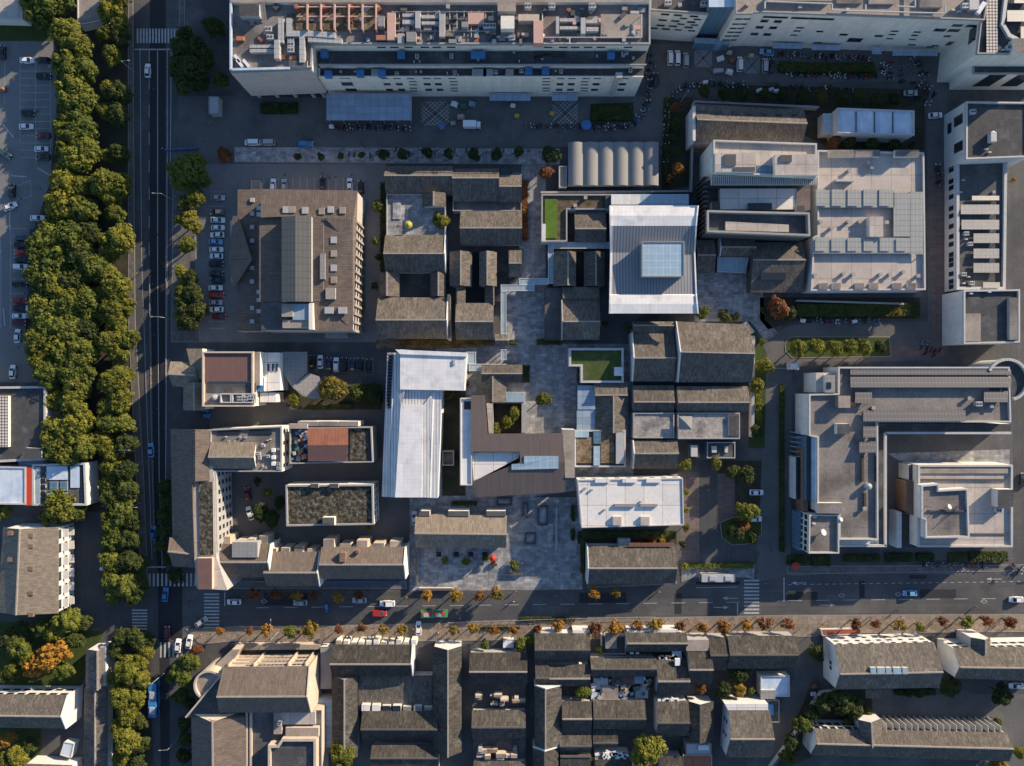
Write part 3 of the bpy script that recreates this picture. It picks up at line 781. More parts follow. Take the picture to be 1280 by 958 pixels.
    mb.box((a.x, a.y, 15), (2.0, 1.6, 2.3)); mb.box((a.x - .3, base_y - .5, 2), (1.3, .9, 14)); mb.build('flue', 'metal_grey', t)
    # lean-to shelters at the foot
    for i, (x0, x1) in enumerate(((612, 663), (690, 722))):
        leanto(t, [(x0, 116.5, 3.6), (x1, 116.5, 3.6), (x1, 126, 3.0), (x0, 126, 3.0)], 'sheet_blue', 'awning')
    # the canopy of the market
    c = thing('market_canopy', 'long blue-grey sheet canopy standing against the beige shopping block', 'canopy', centre(wp(rect(408, 117, 515, 150), 5)))
    pts = [(408, 117, 5.4), (514.5, 117, 5.4), (514.5, 150.5, 4.6), (408, 150.5, 4.6)]
    MB().slab([W(*q) for q in pts], .18).build('roof', 'sheet_blue', c)
    for x in range(410, 515, 17):
        for y in (122, 148):
            p = W(x, y, 4.4); MB().tube((p.x, p.y, 0), (p.x, p.y, 4.5), .1, .1, 6).build('post', 'metal_grey', c)
    # east block with the slanted facade
    t, p = flat('long cream block with a glass recess beside the beige shopping block', [(813, -30), (886, -30), (886, 17), (813, 12)], 17.8, wall='cream_wall', roof='roof_dark', par=1.0, trim='trim_grey', name='shopping_building')
    a, b = edge_of(p, 'S')
    windows(t, a, b, [15.6, 12.2, 9.0], [.28, .50, .78], 2.6, 1.1); windows(t, a, b, [14.0, 10.6, 7.0], [.62, .86], 2.3, .9)
    windows(t, a, b, [7.0], [.18, .40], 2.6, 1.1)
    block(t, [(886, -30), (921, -30), (921, 9), (886, 9)], 0, 20.0, 'glass_blue', 'glass_recess', 'sheet_bluewhite')
    block(t, [(868, 47), (912, 49), (912, 56), (868, 54)], 0, 4.5, 'glass_blue', 'entrance', 'sheet_blue')
    pts = [(920, -30), (1240, -30), (1231, 25), (958, 15), (941, 15.5), (941, 17), (920, 17)]
    p = wp(pts, 21.2)
    MB().prism(p, 0, 20.6, top=False).build('wall', 'cream_wall', t); MB().prism(inset(p, .05), 20.3, 20.3, sides=False).build('roof', 'roof_tan', t)
    MB().ring(inset(p, -.06), .4, 20.4, 21.2).build('parapet', 'trim_grey', t)
    a, b = edge_of(p, 'S')
    L_ = (b - a).length
    def fr(px, z):
        # fraction along a->b whose x equals the pixel at height z
        k = (H - z) / F
        for i in range(400):
            q = a.lerp(b, i / 400)
            if 640 + q.x / k >= px: return i / 400
        return 1
    for z_, cs, w, h in ((18.4, (969, 1004, 1027), 7.5, 1.2), (16.0, (955, 972), 2.4, 1.7), (12.2, (949, 966), 2.4, 1.7), (8.0, (943, 959), 2.4, 1.7), (12.8, (1000, 1118, 1146), 2.4, .9), (10.8, (996, 1115, 1143), 2.2, .9), (8.2, (992, 1112, 1140), 2.2, .8), (9.6, (1054, 1098), 2.6, 1.3), (4.8, (1140, 1169), 2.4, .9), (6.5, (1068, 1208), 4.6, 2.6), (11, (1024, 1184), 2.2, 1.1), (14.5, (1192, 1175), 3.6, 1.8), (17.5, (1196, 1214), 3.2, 1.5), (4, (1022, 1162), 2.4, .9)):
        windows(t, a, b, [z_], [fr(c, z_) for c in cs], w, h)
    a2 = Vector((W(921, 17, 21.2).x, W(921, 17, 21.2).y)); b2 = Vector((W(941, 17, 21.2).x, a2.y))
    windows(t, a2, b2, [18, 15, 12.4, 10, 7.6, 5], [.35, .85], 2.2, .9)
    for i, (x0, x1, y) in enumerate(((966, 1003, 56), (1015, 1050, 58), (1090, 1102, 63), (1116, 1172, 65))):
        leanto(t, [(x0, y - 2, 4.4), (x1, y - 1.5, 4.4), (x1, y + 5, 3.8), (x0, y + 4.5, 3.8)], 'sheet_blue', 'awning')
    mb = MB()
    for (q0, q1) in (((956, 2), (1040, 5)), ((1040, 5), (1040, 13)), ((1040, 13), (1181, 17)), ((1082, 6), (1082, 14)), ((1120, 8), (1144, 9)), ((1144, 9), (1144, -20)), ((1181, 17), (1181, 8)), ((956, 2), (956, 11))):
        A0 = W(*q0, 21.6); A1 = W(*q1, 21.6); mb.tube(A0, A1, .25, .25, 6)
    mb.build('pipe_rail', 'trim_white', t)
    for (x0, y0, x1, y1, m, hh) in ((960, -6, 1040, 1, 'roof_tan', 1.2), (1046, -8, 1078, 4, 'roof_conc', .6), (1086, -8, 1118, 5, 'roof_tan', .6), (1150, -6, 1178, 9, 'roof_conc', 1.0), (1212, -5, 1224, 12, 'trim_white', 1.6)):
        block(t, rect(x0, y0, x1, y1), 20.3, 20.3 + hh, 'grey_wall', 'roof_plant', m)
    for (x, y, k) in ((1192, 12, 'small'), (1200, 14, 'small'), (1206, 8, 'fan'), (880, 5, 'fan'), (850, 6, 'cowl'), (835, 4, 'fan'), (935, 5, 'cowl'), (1000, 8, 'cowl'), (1060, 11, 'small')):
        unit(t, k, x, y, 20.3 if x > 915 else 16.8)
    # corner tower
    t, p = flat('pale corner tower with a white lattice strip on its roof', [(1233, -30), (1330, -30), (1330, 67), (1222, 67)], 20.3, wall='cream_wall', roof='roof_dark', par=.9, trim='trim_grey', name='office_tower')
    a, b = edge_of(p, 'W')
    windows(t, a, b, [10, 10], [.40, .26], .5, 12, frame='trim_dark'); windows(t, a, b, [16.8], [.55], 11, 3.6)
    solar(t, 1233, -5, 1247, 66, 19.8, .3, 'lattice', 'lattice_strip')
    for (x0, y0, x1, y1) in ((1268, -4, 1290, 4), (1259, 13, 1290, 27), (1276, 33, 1292, 50)):
        solar(t, x0, y0, x1, y1, 20.2, .6, 'metal_pale', 'roof_panel')
    duct(t, [(1258, -4), (1254, 30), (1262, 44), (1278, 52)], 19.4, 1.0, 1.0, 'metal_grey'); duct(t, [(1230, 5), (1224, 14)], 20, 1.3, 1.4, 'fabric_white')
    unit(t, 'fan', 1262, 60, 19.4); unit(t, 'small', 1255, 62, 19.4)
    block(t, rect(1268, 48, 1300, 66), 19.4, 22, 'cream_wall', 'roof_plant', 'roof_conc')
    p2 = wp([(1217, 71), (1330, 71), (1330, 92), (1217, 92)], 12.2)
    MB().prism(p2, 0, 11.6, mtop=1).build('low_wing', ['cream_wall', 'roof_dark'], t); MB().ring(inset(p2, -.05), .35, 11.4, 12.2).build('parapet', 'trim_grey', t)
    a, b = edge_of(p2, 'S'); windows(t, a, b, [7], [.30, .62], 5.5, 8.5, frame='trim_dark')
    # the long white range on the east side
    t, p = flat('long white-walled range with solar frames and dark flat roofs beside the east lane', [(1208, 127), (1290, 128), (1290, 196), (1208, 199)], 11.4, wall='white_wall', roof='roof_dark', par=.8, parw=.5, trim='trim_white', name='teaching_block')
    a, b = edge_of(p, 'W'); windows(t, a, b, [7.5], [.72, .25], 3.2, 4.5); windows(t, a, b, [3.0], [.3], 3.4, 2.2)
    p2 = wp([(1196, 199.5), (1259, 199.5), (1257, 362), (1196, 362)], 6.4)
    MB().prism(p2, 0, 5.7, top=False).build('wall', 'white_wall', t); MB().prism(inset(p2, .05), 5.6, 5.6, sides=False).build('roof', 'roof_felt', t); MB().ring(inset(p2, -.05), .9, 5.55, 6.4).build('parapet', 'trim_white', t)
    a, b = edge_of(p2, 'W'); windows(t, a, b, [3.6], [.03, .06, .15, .20, .27, .36, .42, .50, .58, .64, .72, .76, .80, .87, .93, .97], 1.6, 2.6)
    for r_ in ((1215, 245, 1249, 250.5), (1201, 256, 1249, 268), (1202, 275, 1249, 287), (1217, 292, 1249, 304), (1217, 311, 1249, 323), (1217, 329, 1249, 341), (1229, 353, 1250, 360)):
        solar(t, *r_, 6.4, .35, 'metal_pale', 'solar_panel')
    for (x, y, k) in ((1205, 225, 'small'), (1202, 240, 'small'), (1208, 292, 'fan'), (1213, 305, 'fan'), (1209, 299, 'small'), (1205, 343, 'fan'), (1212, 346, 'small'), (1215, 354, 'fan'), (1206, 354, 'small'), (1243, 240, 'cowl')):
        unit(t, k, x, y, 5.6, sc=.8)
    p3 = wp([(1205, 363), (1275, 362), (1275, 428), (1205, 430)], 11.2)
    MB().prism(p3, 0, 10.5, top=False).build('wall', 'white_wall', t); MB().prism(inset(p3, .05), 10.4, 10.4, sides=False).build('roof', 'roof_dark', t); MB().ring(inset(p3, -.05), .5, 10.3, 11.2).build('parapet', 'trim_white', t)
    block(t, rect(1207, 392, 1226, 427), 10.4, 10.8, 'grey_wall', 'roof_deck', 'roof_tan'); block(t, rect(1262, 372, 1272, 425), 10.4, 11.6, 'grey_wall', 'roof_plant', 'roof_conc')
    for (x, y, k, z_) in ((1240, 168, 'tank', 10.6), (1216, 140, 'fan', 10.6), (1234, 186, 'small', 10.6), (1238, 190, 'small', 10.6), (1218, 140, 'small', 10.6), (1238, 365, 'small', 10.4), (1215, 367, 'small', 10.4)):
        o = unit(t, k, x, y, z_, sc=.9)
    block(t, rect(1239, 165, 1246, 177), 10.6, 12.4, 'trim_white', 'roof_plant')
    # low white shed and dark gable north of the big beige block
    t, p = flat('low white shed with four pale roof panels behind the hedge', [(1047, 135), (1143, 138.5), (1143, 169), (1047, 166)], 7.5, wall='white_wall', roof='sheet_bluewhite', par=.6, trim='trim_white', name='shed')
    for x in (1070, 1093, 1116):
        block(t, rect(x, 140, x + .9, 166), 6.9, 7.2, 'trim_dark', 'roof_joint')
    block(t, rect(1029, 142, 1046, 167), 0, 4.2, 'white_wall', 'annex', 'glass_pale')
    t = gable('plain dark tiled hall with seven small skylights beside the scooter path', [(868, 130), (1005, 138), (1003, 180), (868, 178)], 'h', 7.0, 3.2, r=152, wall='grey_wall', name='tiled_hall', cat='hall')
    t_ = t
    for x in (881, 900, 919, 938, 956, 974, 994):
        p_ = W(x, 141, 9.0); MB().box((p_.x, p_.y, 8.6), (1.5, 1.3, .5), bot=False).build('skylight', 'trim_dark', t_)
    block(t, rect(866, 133, 869.5, 176), 0, 9.2, 'white_wall', 'gable_wall')
    # big beige block with terraces
    t, p = flat('big beige flat-roofed block with louvred terrace and glass pergolas on its roof', [(892, 175), (1021, 179.5), (1021, 222), (892, 216)], 16.2, wall='cream_wall', roof='roof_pale', par=.9, parw=.5, trim='trim_white', name='office_block')
    block(t, rect(894, 191, 945, 215), 15.3, 17.4, 'cream_wall', 'roof_room', 'roof_pale'); block(t, rect(906, 193, 920, 207), 17.4, 17.8, 'trim_grey', 'roof_vent', 'trim_dark')
    block(t, rect(969, 193, 1023, 219), 15.3, 17.8, 'cream_wall', 'roof_room', 'roof_pale'); block(t, rect(976, 194, 990, 202), 17.8, 18.2, 'trim_grey', 'roof_vent', 'trim_dark')
    block(t, rect(946, 207, 966, 218), 15.3, 15.8, 'trim_dark', 'roof_light', 'glass_blue')
    block(t, rect(918, 209, 944, 214), 17.4, 17.7, 'trim_grey', 'roof_vent', 'trim_dark')
    mb = MB()
    for i in range(52):
        x = 890 + i * 2.6; a = W(x, 220, 14.6); b = W(x, 231, 14.6)
        mb.box((a.x, (a.y + b.y) / 2, 13.6), (.26, a.y - b.y, 1.0), bot=True)
    mb.build('louvres', 'trim_white', t)
    for (x0, y0, x1, y1, z1, m, top) in ((885, 222, 1013, 236, 8.0, 'dark_wall', 'roof_dark'), (900, 236, 996, 262, 9.0, 'grey_wall', 'roof_white'), (884, 236, 900, 262, 7.0, 'dark_wall', 'roof_dark'), (996, 236, 1013, 262, 9.4, 'white_wall', 'red_paving')):
        block(t, rect(x0, y0, x1, y1), 0, z1, m, 'terrace_block', top)
    block(t, rect(935, 254, 965, 262), 9.0, 10.4, 'trim_grey', 'roof_light', 'glass')
    block(t, rect(890, 252, 899, 262), 7.0, 10, 'white_wall', 'roof_room', 'roof_dark'); block(t, rect(996, 257, 1006, 265), 9.4, 11.4, 'white_wall', 'roof_room', 'roof_dark')
    p2 = wp([(884, 263), (1012, 266), (1013, 295), (884, 290)], 13.5)
    MB().prism(p2, 0, 11.5, top=False).build('wall', 'dark_wall', t); MB().prism(inset(p2, .05), 11.5, 11.5, sides=False).build('roof', 'roof_felt', t); MB().ring(inset(p2, -.05), .6, 11.4, 13.5).build('parapet', 'trim_grey', t)
    block(t, [(907, 277), (986, 281), (986, 290), (907, 288)], 11.5, 12.3, 'cream_wall', 'roof_deck', 'roof_pale')
    mb = MB()
    for i in range(12):
        y = 222 + i * 6; p_ = W(885, y, 12)
        mb.box((p_.x - .8, p_.y, 3), (1.4, .35, 9.5), bot=True)
    mb.build('wall_fins', 'trim_dark', t)
    gp = [(1022, 186), (1033, 186), (1033, 189), (1036, 189), (1036, 186), (1068, 188), (1068, 191), (1100, 192), (1100, 189), (1132, 190), (1132, 193), (1155, 193), (1156, 245), (1157, 362), (1013, 363), (1015, 300), (1022, 230)]
    p3 = wp([(1022, 188), (1155, 191), (1157, 362.5), (1013.5, 363.5), (1017, 296), (1022, 294)], 7.4)
    MB().prism(p3, 0, 6.8, top=False).build('wall', 'white_wall', t); MB().prism(inset(p3, .05), 6.7, 6.7, sides=False).build('roof', 'roof_pale', t); MB().ring(inset(p3, -.05), .5, 6.6, 7.5).build('parapet', 'trim_white', t)
    for (x0, x1) in ((1037, 1068), (1070, 1100), (1119, 1149)):
        block(t, rect(x0, 187.5, x1, 196), 6.7, 8.2, 'cream_wall', 'roof_room', 'roof_conc')
    z = 6.7
    # glass pergola round the middle
    for (x0, y0, x1, y1) in ((1019, 238, 1118, 259.5), (1117, 241, 1137.5, 296), (1138, 240, 1154, 318), (1016, 297.5, 1137.5, 317)):
        pp = wp(rect(x0, y0, x1, y1), z + 1.3)
        mb = MB(); mb.prism(pp, z + 1.18, z + 1.3, bot=True)
        for q in pp: mb.box((q.x, q.y, z), (.25, .25, 1.2), mi=1)
        mb.build('glass_pergola', ['pergola_glass', 'trim_grey'], t)
    for i in range(5):
        x = 1020 + i * 19.8; block(t, rect(x, 237, x + 12.5, 257.5), z + 1.3, z + 1.55, 'trim_grey', 'pergola_light', 'pergola_glass')
    for i in range(6):
        x = 1019 + i * 20.2; block(t, rect(x, 299, x + 12, 314), z + 1.3, z + 1.55, 'trim_grey', 'pergola_light', 'pergola_glass')
    block(t, rect(1087, 271, 1104, 296), z, z + 2.2, 'cream_wall', 'roof_room', 'roof_pale')
    for (x, y) in ((1026, 277), (1061, 277), (1075, 277), (1109, 278), (1040, 285), (1019, 344), (1067, 343), (1055, 342), (1113, 343), (1101, 343), (1148, 345), (1090, 209), (1062, 213), (1087, 204), (1130, 340)):
        unit(t, 'cowl', x, y, z)
    for x in (1025, 1041, 1070, 1088, 1117, 1135):
        block(t, rect(x, 354, x + 10, 362), z, z + 1.1, 'white_wall', 'parapet_bay', 'roof_conc')
    block(t, rect(1045, 224, 1068, 227), z, z + 1.5, 'metal_grey', 'roof_plant')
    # tent with six bays
    t = thing('bay_tent', 'grey canvas tent of six rounded bays beside the asphalt loop', 'tent', centre(wp(rect(710, 178, 823, 232), 4)))
    for i in range(6):
        x0 = 710.3 + i * 18.85; x1 = x0 + 18.75
        mb = MB(); n = 8
        a = W(x0, 178, 4); b = W(x1, 178, 4); c = W(x0, 232, 4)
        for k in range(n):
            u0, u1 = k / n, (k + 1) / n
            f = lambda u: 3.8 + .8 * math.sin(math.pi * u)
            xa = a.x + (b.x - a.x) * u0; xb = a.x + (b.x - a.x) * u1
            mb.face([(xa, c.y, f(u0)), (xb, c.y, f(u1)), (xb, a.y, f(u1)), (xa, a.y, f(u0))])
            mb.face([(xa, c.y, 2.6), (xb, c.y, 2.6), (xb, c.y, f(u1)), (xa, c.y, f(u0))])
        o = mb.build('canvas_bay', 'canvas_grey', t)
        for yy in (a.y - .3, c.y + .3):
            MB().tube((a.x + .1, yy, 0), (a.x + .1, yy, 3.7), .09, .09, 6).build('pole', 'metal_grey', t)
    for yy in (178.4, 231.6):
        p_ = W(823, yy, 3.6); MB().tube((p_.x, p_.y, 0), (p_.x, p_.y, 3.7), .09, .09, 6).build('pole', 'metal_grey', t)
    t, p = flat('small cream hut squeezed against the canvas tent', rect(699, 208, 708.5, 234), 3.2, wall='cream_wall', roof='roof_tan', par=.3, parw=.2, name='garden_hut', cat='hut')

def build_museum():
    # white metal-roofed hall with a glass box
    t = thing('museum_hall', 'large hall with white and grey ribbed metal roof and a glass box on top', 'hall', centre(wp(rect(764, 258, 872, 392), 8)))
    prof = [(257, 12.8), (270, 13.3), (282.5, 13.0), (316, 10.4), (368, 11.2), (369, 11.6), (380, 12.0), (392, 11.8)]
    mats = ['metal_white', 'metal_white', 'metal_ribbed', 'metal_ribbed', 'metal_white', 'metal_white', 'metal_white']
    def xs(y):
        f = (y - 257) / 135
        l = 764.5 + 2.6 * (f if f < .4 else .4 - (f - .4) * 1.0) * 1.0
        return l, 872 - 5 * math.sin(math.pi * min(1, f)) * .9
    for k, ((y0, z0), (y1, z1)) in enumerate(zip(prof, prof[1:])):
        l0, r0 = xs(y0); l1, r1 = xs(y1)
        MB().slab([W(l0, y0, z0), W(r0, y0, z0), W(r1, y1, z1), W(l1, y1, z1)], .3).build('roof_band', mats[k], t)
    for s in (0, 1):
        mb = MB()
        for k, ((y0, z0), (y1, z1)) in enumerate(zip(prof, prof[1:])):
            x0 = xs(y0)[s]; x1 = xs(y1)[s]; d = -2.6 if s == 0 else 1.6
            mb.slab([W(x0, y0, z0 + .4), W(x0 + d, y0, z0 + .4), W(x1 + d, y1, z1 + .4), W(x1, y1, z1 + .4)], .9)
        mb.build('verge_gutter', 'metal_white', t)
    block(t, [(766, 262), (868, 262), (866, 388), (767, 388)], 0, 6.9, 'glass_blue', 'wall')
    block(t, rect(764, 243, 861, 256.5), 0, 7.0, 'glass_blue', 'glass_link', 'glass_pale')
    block(t, rect(764, 243, 800, 256), 7.0, 7.4, 'trim_white', 'roof_deck', 'metal_white')
    block(t, rect(803, 303, 854.5, 345.5), 10.2, 13.8, 'glass_pale', 'glass_box')
    pp = wp(rect(802, 302, 855.5, 346.5), 13.9); MB().ring(pp, .35, 13.7, 14.05).build('glass_box_frame', 'metal_pale', t)
    # garden building with roof lawn
    t = thing('garden_pavilion', 'low pavilion with a bright lawn strip on its roof beside the tent', 'pavilion', centre(wp(rect(677, 243, 765, 303), 3)))
    L = wp([(677, 243), (764, 243), (764, 252), (764, 262), (709, 262), (709, 302), (677, 302)], 5.2)
    MB().prism(L, 0, 4.6, mtop=1).build('wall', ['white_wall', 'soil_planting'], t); MB().ring(inset(L, -.05), .45, 4.5, 5.3).build('parapet', 'trim_grey', t)
    block(t, rect(681, 249, 696.5, 298), 4.6, 4.85, 'soil_planting', 'roof_lawn', 'lawn_bright')
    block(t, rect(677, 280, 682, 302), 4.6, 5.7, 'white_wall', 'parapet_block'); block(t, rect(757, 244, 763, 261), 4.6, 5.6, 'dark_wall', 'parapet_block')
    for (x, y) in ((719, 257), (732, 247)): unit(t, 'cowl', x, y, 4.6)
    gable('dark tiled house sunk in the court of the lawn-roofed pavilion', rect(718, 264, 757, 303), 'h', 4.2, 1.8, r=286, wall='dark_wall')
    # glazed walkway
    t = thing('glazed_walkway', 'thin pale glass-roofed walkway zigzagging between the dark tiled courts', 'walkway', W(690, 350, 0))
    for r_ in ((692, 303, 763, 311), (685, 303, 692, 355), (649, 348, 685, 356), (626, 356, 668, 364), (626, 364, 633, 418), (626, 437, 633, 450), (586, 455, 633, 464), (583, 440, 595, 455)):
        b = wp(rect(*r_), 3.6)
        mb = MB(); mb.prism(b, 3.4, 3.6, bot=True)
        mb.build('roof', 'glass_walk', t); MB().ring(b, .25, 3.38, 3.72).build('roof_frame', 'trim_white', t)
        for q in b: MB().box((q.x, q.y, 0), (.22, .22, 3.4), bot=False).build('post', 'trim_white', t)
    # white metal hall in the west
    t, p = flat('long white ribbed-metal hall with a black louvre along one edge', [(492, 441), (500, 441), (552, 441), (552, 490), (547, 623), (485, 621)], 9.8, wall='white_wall', roof='metal_ribbed_white', par=.0, name='exhibition_hall', cat='hall')
    block(t, [(500, 437), (583, 442), (580, 488.5), (500, 487)], 0, 11.2, 'white_wall', 'wing', 'metal_white')
    block(t, [(494, 437), (584, 441), (584, 446), (500, 443)], 11.2, 11.7, 'trim_white', 'parapet', 'metal_white')
    leanto(t, [(522, 441, 11.0), (501, 506, 10.95), (494, 622, 10.95), (477, 621, 8.0), (484, 441, 8.0)], 'metal_ribbed_white', 'roof_slope', .3)
    leanto(t, [(501, 506, 10.9), (529, 506, 10.9), (527, 622, 10.9), (494, 622, 10.9)], 'metal_white', 'roof_panel', .9)
    leanto(t, [(529.5, 506, 10.3), (540, 492, 10.3), (535, 622, 10.3), (527.5, 622, 10.3)], 'metal_ribbed_white', 'roof_panel', .3)
    leanto(t, [(541, 491, 9.9), (552, 491, 9.4), (547, 622, 9.4), (537, 622, 9.9)], 'metal_white', 'roof_panel', .3)
    mb = MB()
    for i in range(16):
        a = W(486.5, 446 + i * 4, 9.6); mb.box((a.x, a.y, 8.3), (1.5, .45, 1.0))
    mb.build('louvre', 'trim_white', t); block(t, [(485.5, 443), (491, 443), (488, 511), (482.5, 511)], 8.0, 9.3, 'trim_dark', 'louvre_slot')
    for (x, y) in ((505, 476), (517, 474)): unit(t, 'cowl', x, y, 9.8, sc=.6)
    block(t, rect(566, 450, 569, 456), 11.2, 11.6, 'metal_grey', 'hatch')
    # folded brown roof
    t = thing('exhibition_pavilion', 'angular pavilion under a folded dark brown metal roof with white court', 'pavilion', centre(wp(rect(575, 495, 718, 622), 5)))
    z = 9.0
    f1 = [(588.6, 494.4), (606, 494.4), (609.6, 542.8), (702.6, 541.6), (706, 578), (650.2, 578), (649.7, 564.9), (588.6, 564.9)]
    MB().prism(wp(f1, z), z - .5, z, bot=True).build('roof', 'metal_brown', t)
    leanto(t, [(650.5, 578, z), (706, 578, z), (707, 615.5, 7.0), (595.3, 621.8, 6.8), (590.8, 601.7, 7.6)], 'metal_brown', 'roof', .5)
    MB().prism(inset(wp([(590, 496), (605, 496), (608, 544), (702, 544), (705, 613), (597, 619), (592, 603), (648, 574), (648, 563), (590, 563)], 6.3), .5), 0, 6.2, top=False).build('wall', 'white_wall', t)
    block(t, [(590, 566), (650, 566), (648, 573), (592, 602)], 0, 7.4, 'white_wall', 'court', 'roof_white')
    w_ = wp([(575, 498), (590, 498), (590, 607), (575, 607)], 8.4); MB().prism(w_, 0, 7.9, mtop=1).build('side_wing', ['white_wall', 'metal_white'], t); MB().ring(w_, .35, 7.88, 8.4).build('parapet', 'trim_white', t)
    block(t, rect(580, 502, 589, 512), 7.9, 8.0, 'trim_dark', 'roof_light', 'glass')
    block(t, [(703, 537), (718.5, 537.5), (718.5, 597.5), (706.5, 597.5)], 0, 8.2, 'white_wall', 'stair_wall', 'roof_tan')
    leanto(t, [(655, 570.5, 9.35), (698, 570.5, 9.35), (698, 586, 9.0), (639.5, 587.5, 8.8), (639.5, 580.5, 9.1), (655, 580, 9.15)], 'glass_pale', 'skylight', .4)
    block(t, [(608, 504), (616, 504), (617, 542), (611, 542)], 0, 5.5, 'grey_wall', 'court_wall', 'roof_pale'); block(t, [(652, 505), (658, 505), (659, 541), (652, 541)], 0, 4.5, 'grey_wall', 'court_wall', 'trim_grey')
    block(t, [(633, 490), (656, 491), (656, 503), (633, 503)], 0, 4.0, 'white_wall', 'porch', 'glass_walk')
    sheet('courtyard_earth', rect(616, 505, 652, 542), .02, 'earth')
    t = gable('small L-roofed dark tiled house behind the folded brown roof', rect(602, 456, 653, 478), 'h', 4.2, 1.6, r=467, wall='dark_wall')
    gable('', rect(602, 470, 633, 503), 'v', 4.0, 1.5, r=616, wall='dark_wall', t=t)
    t, p = flat('tiny grey lift tower beside the long white metal hall', rect(553, 564, 567, 582), 4.2, wall='grey_wall', roof='roof_dark', par=.5, parw=.3, trim='trim_grey', name='service_tower', cat='tower')
    # lawn-roofed block and gravel-roofed block
    t, p = flat('white-rimmed flat block with a half-shaded green lawn roof', [(711.5, 435.5), (779.5, 435.5), (779.5, 478.5), (726, 478.5), (726, 458), (711.5, 458)], 5.4, wall='white_wall', roof='lawn_green', par=.6, parw=.7, trim='trim_white', name='gallery_block', cat='gallery')
    block(t, rect(768, 459, 779, 470), 4.8, 5.9, 'white_wall', 'roof_room', 'metal_white')
    t = gable('brown tiled house of three roofs between the lawn-roofed and gravel-roofed blocks', rect(743, 478, 784, 496), 'h', 4.4, 1.2, r=494, wall='grey_wall')
    gable('', rect(744, 495, 785, 541), 'v', 4.2, 2.2, r=767, wall='grey_wall', t=t)
    block(t, rect(722, 482, 744, 512), 0, 4.2, 'glass_blue', 'side_wing', 'sheet_blue'); block(t, rect(721, 512, 748, 541), 0, 4.0, 'glass_blue', 'side_wing', 'sheet_blue')
    t, p = flat('flat block with brown gravel beds and pale skylights on its roof', rect(718.5, 538, 782, 584), 5.0, wall='white_wall', roof='roof_dark', par=.4, parw=.5, trim='trim_white', name='gallery_block', cat='gallery')
    block(t, rect(721, 547, 740.5, 579), 4.6, 5.0, 'trim_grey', 'roof_bed', 'gravel_brown'); block(t, rect(751, 541, 768, 579), 4.6, 5.0, 'trim_grey', 'roof_bed', 'gravel_brown')
    block(t, rect(742, 558, 750, 582), 4.6, 5.3, 'trim_white', 'skylight', 'glass_pale'); block(t, rect(718.8, 538.5, 736, 547), 4.6, 5.3, 'trim_white', 'skylight', 'glass_pale'); block(t, rect(742, 538.5, 751, 555), 4.6, 5.3, 'trim_white', 'skylight', 'glass_blue')
    block(t, rect(770, 541, 780, 580), 4.6, 5.8, 'trim_grey', 'roof_plant', 'metal_grey')
    # white flat block and the low gable in front of it
    t, p = flat('bright white flat-roofed block with dark roof joints south of the gravel beds', [(722, 600), (853.5, 598), (855, 656.5), (727, 660)], 8.6, wall='white_wall', roof='roof_white', par=.3, parw=.35, trim='trim_white', name='white_block', cat='office block')
    for x0 in (744, 778, 808): block(t, rect(x0, 598.5, x0 + 18, 603.5), 8.1, 8.9, 'white_wall', 'stair_head', 'roof_white')
    for (x, w_) in ((770, 22), (802, 18)): duct(t, [(x, 632), (x + w_, 632)], 8.3, .9, .7, 'metal_pale')
    for (x, y) in ((756, 638), (730, 613), (732, 611), (740, 613), (801, 628)): unit(t, 'cowl', x, y, 8.3, sc=.6)
    for x in (766, 801): block(t, rect(x, 646, x + 11, 657), 8.1, 9.2, 'white_wall', 'stair_head', 'roof_pale')
    a, b = edge_of(p, 'N'); windows(t, a, b, [6.2, 3.0], 9, 1.6, 1.3)
    t = gable('long tiled house with its street side shaded, below the bright white block', rect(735, 682, 844, 730), 'h', 5.2, 3.2, r=710.5, wall='white_wall', ends='a')
    leanto(t, [(786, 679, 6.2), (842, 679, 6.2), (842, 683, 6.0), (786, 683, 6.0)], 'sheet_rust', 'eaves_canopy')
    block(t, rect(773, 674, 788, 684), 0, 3.6, 'grey_wall', 'lean_to', 'metal_grey')
    t = gable('long grey-buff tiled range with three dormers beside the stone forecourt', [(519.5, 643), (634, 645), (632.5, 685), (520, 684.5)], 'h', 5.6, 3.2, r=667.5, roof='tile_buff', wall='grey_wall')
    for (x0, x1) in ((523, 537), (560, 586), (608, 632)):
        block(t, rect(x0, 639, x1, 645.5), 0, 6.2, 'white_wall', 'dormer', 'dark_wall')
    for (x, y) in ((551.5, 670), (607, 671)): box_at(t, x, y, 7.2, (2.4, 1.2, .7), 'glass_pale', 'skylight')
    # big old hall pair
    t = gable('wide tiled hall with broad brown slope beside the white garden wall', [(846, 402), (936, 406), (939, 478), (848, 478)], 'h', 6.4, 4.6, r=441, ends='a', name='tiled_hall', cat='hall')
    gable('', rect(846, 483, 935, 515), 'h', 5.2, 2.0, r=503, t=t)
    fl = wp(rect(847, 516, 925, 549), 5.6); MB().prism(fl, 0, 5.2, mtop=1).build('terrace', ['white_wall', 'terrace_slab'], t); MB().ring(fl, .4, 5.18, 5.6).build('parapet', 'trim_grey', t)
    block(t, rect(911, 519, 924, 545), 5.2, 5.9, 'white_wall', 'roof_room', 'roof_dark')
    mb = MB(); c = W(857, 529, 7.4)
    for k in range(4):
        a = R(k * 90 + 45); b = R(k * 90 + 135)
        mb.face([(c.x + 3 * math.cos(a), c.y + 3 * math.sin(a), 7.2), (c.x + 3 * math.cos(b), c.y + 3 * math.sin(b), 7.2), (c.x, c.y, 8.3)])
    mb.tube((c.x, c.y, 5.2), (c.x, c.y, 8.3), .06, .06, 6)
    tag(mb.build('parasol', 'canvas_grey'), 'pale square parasol open on the terrace of the wide tiled hall', 'parasol')
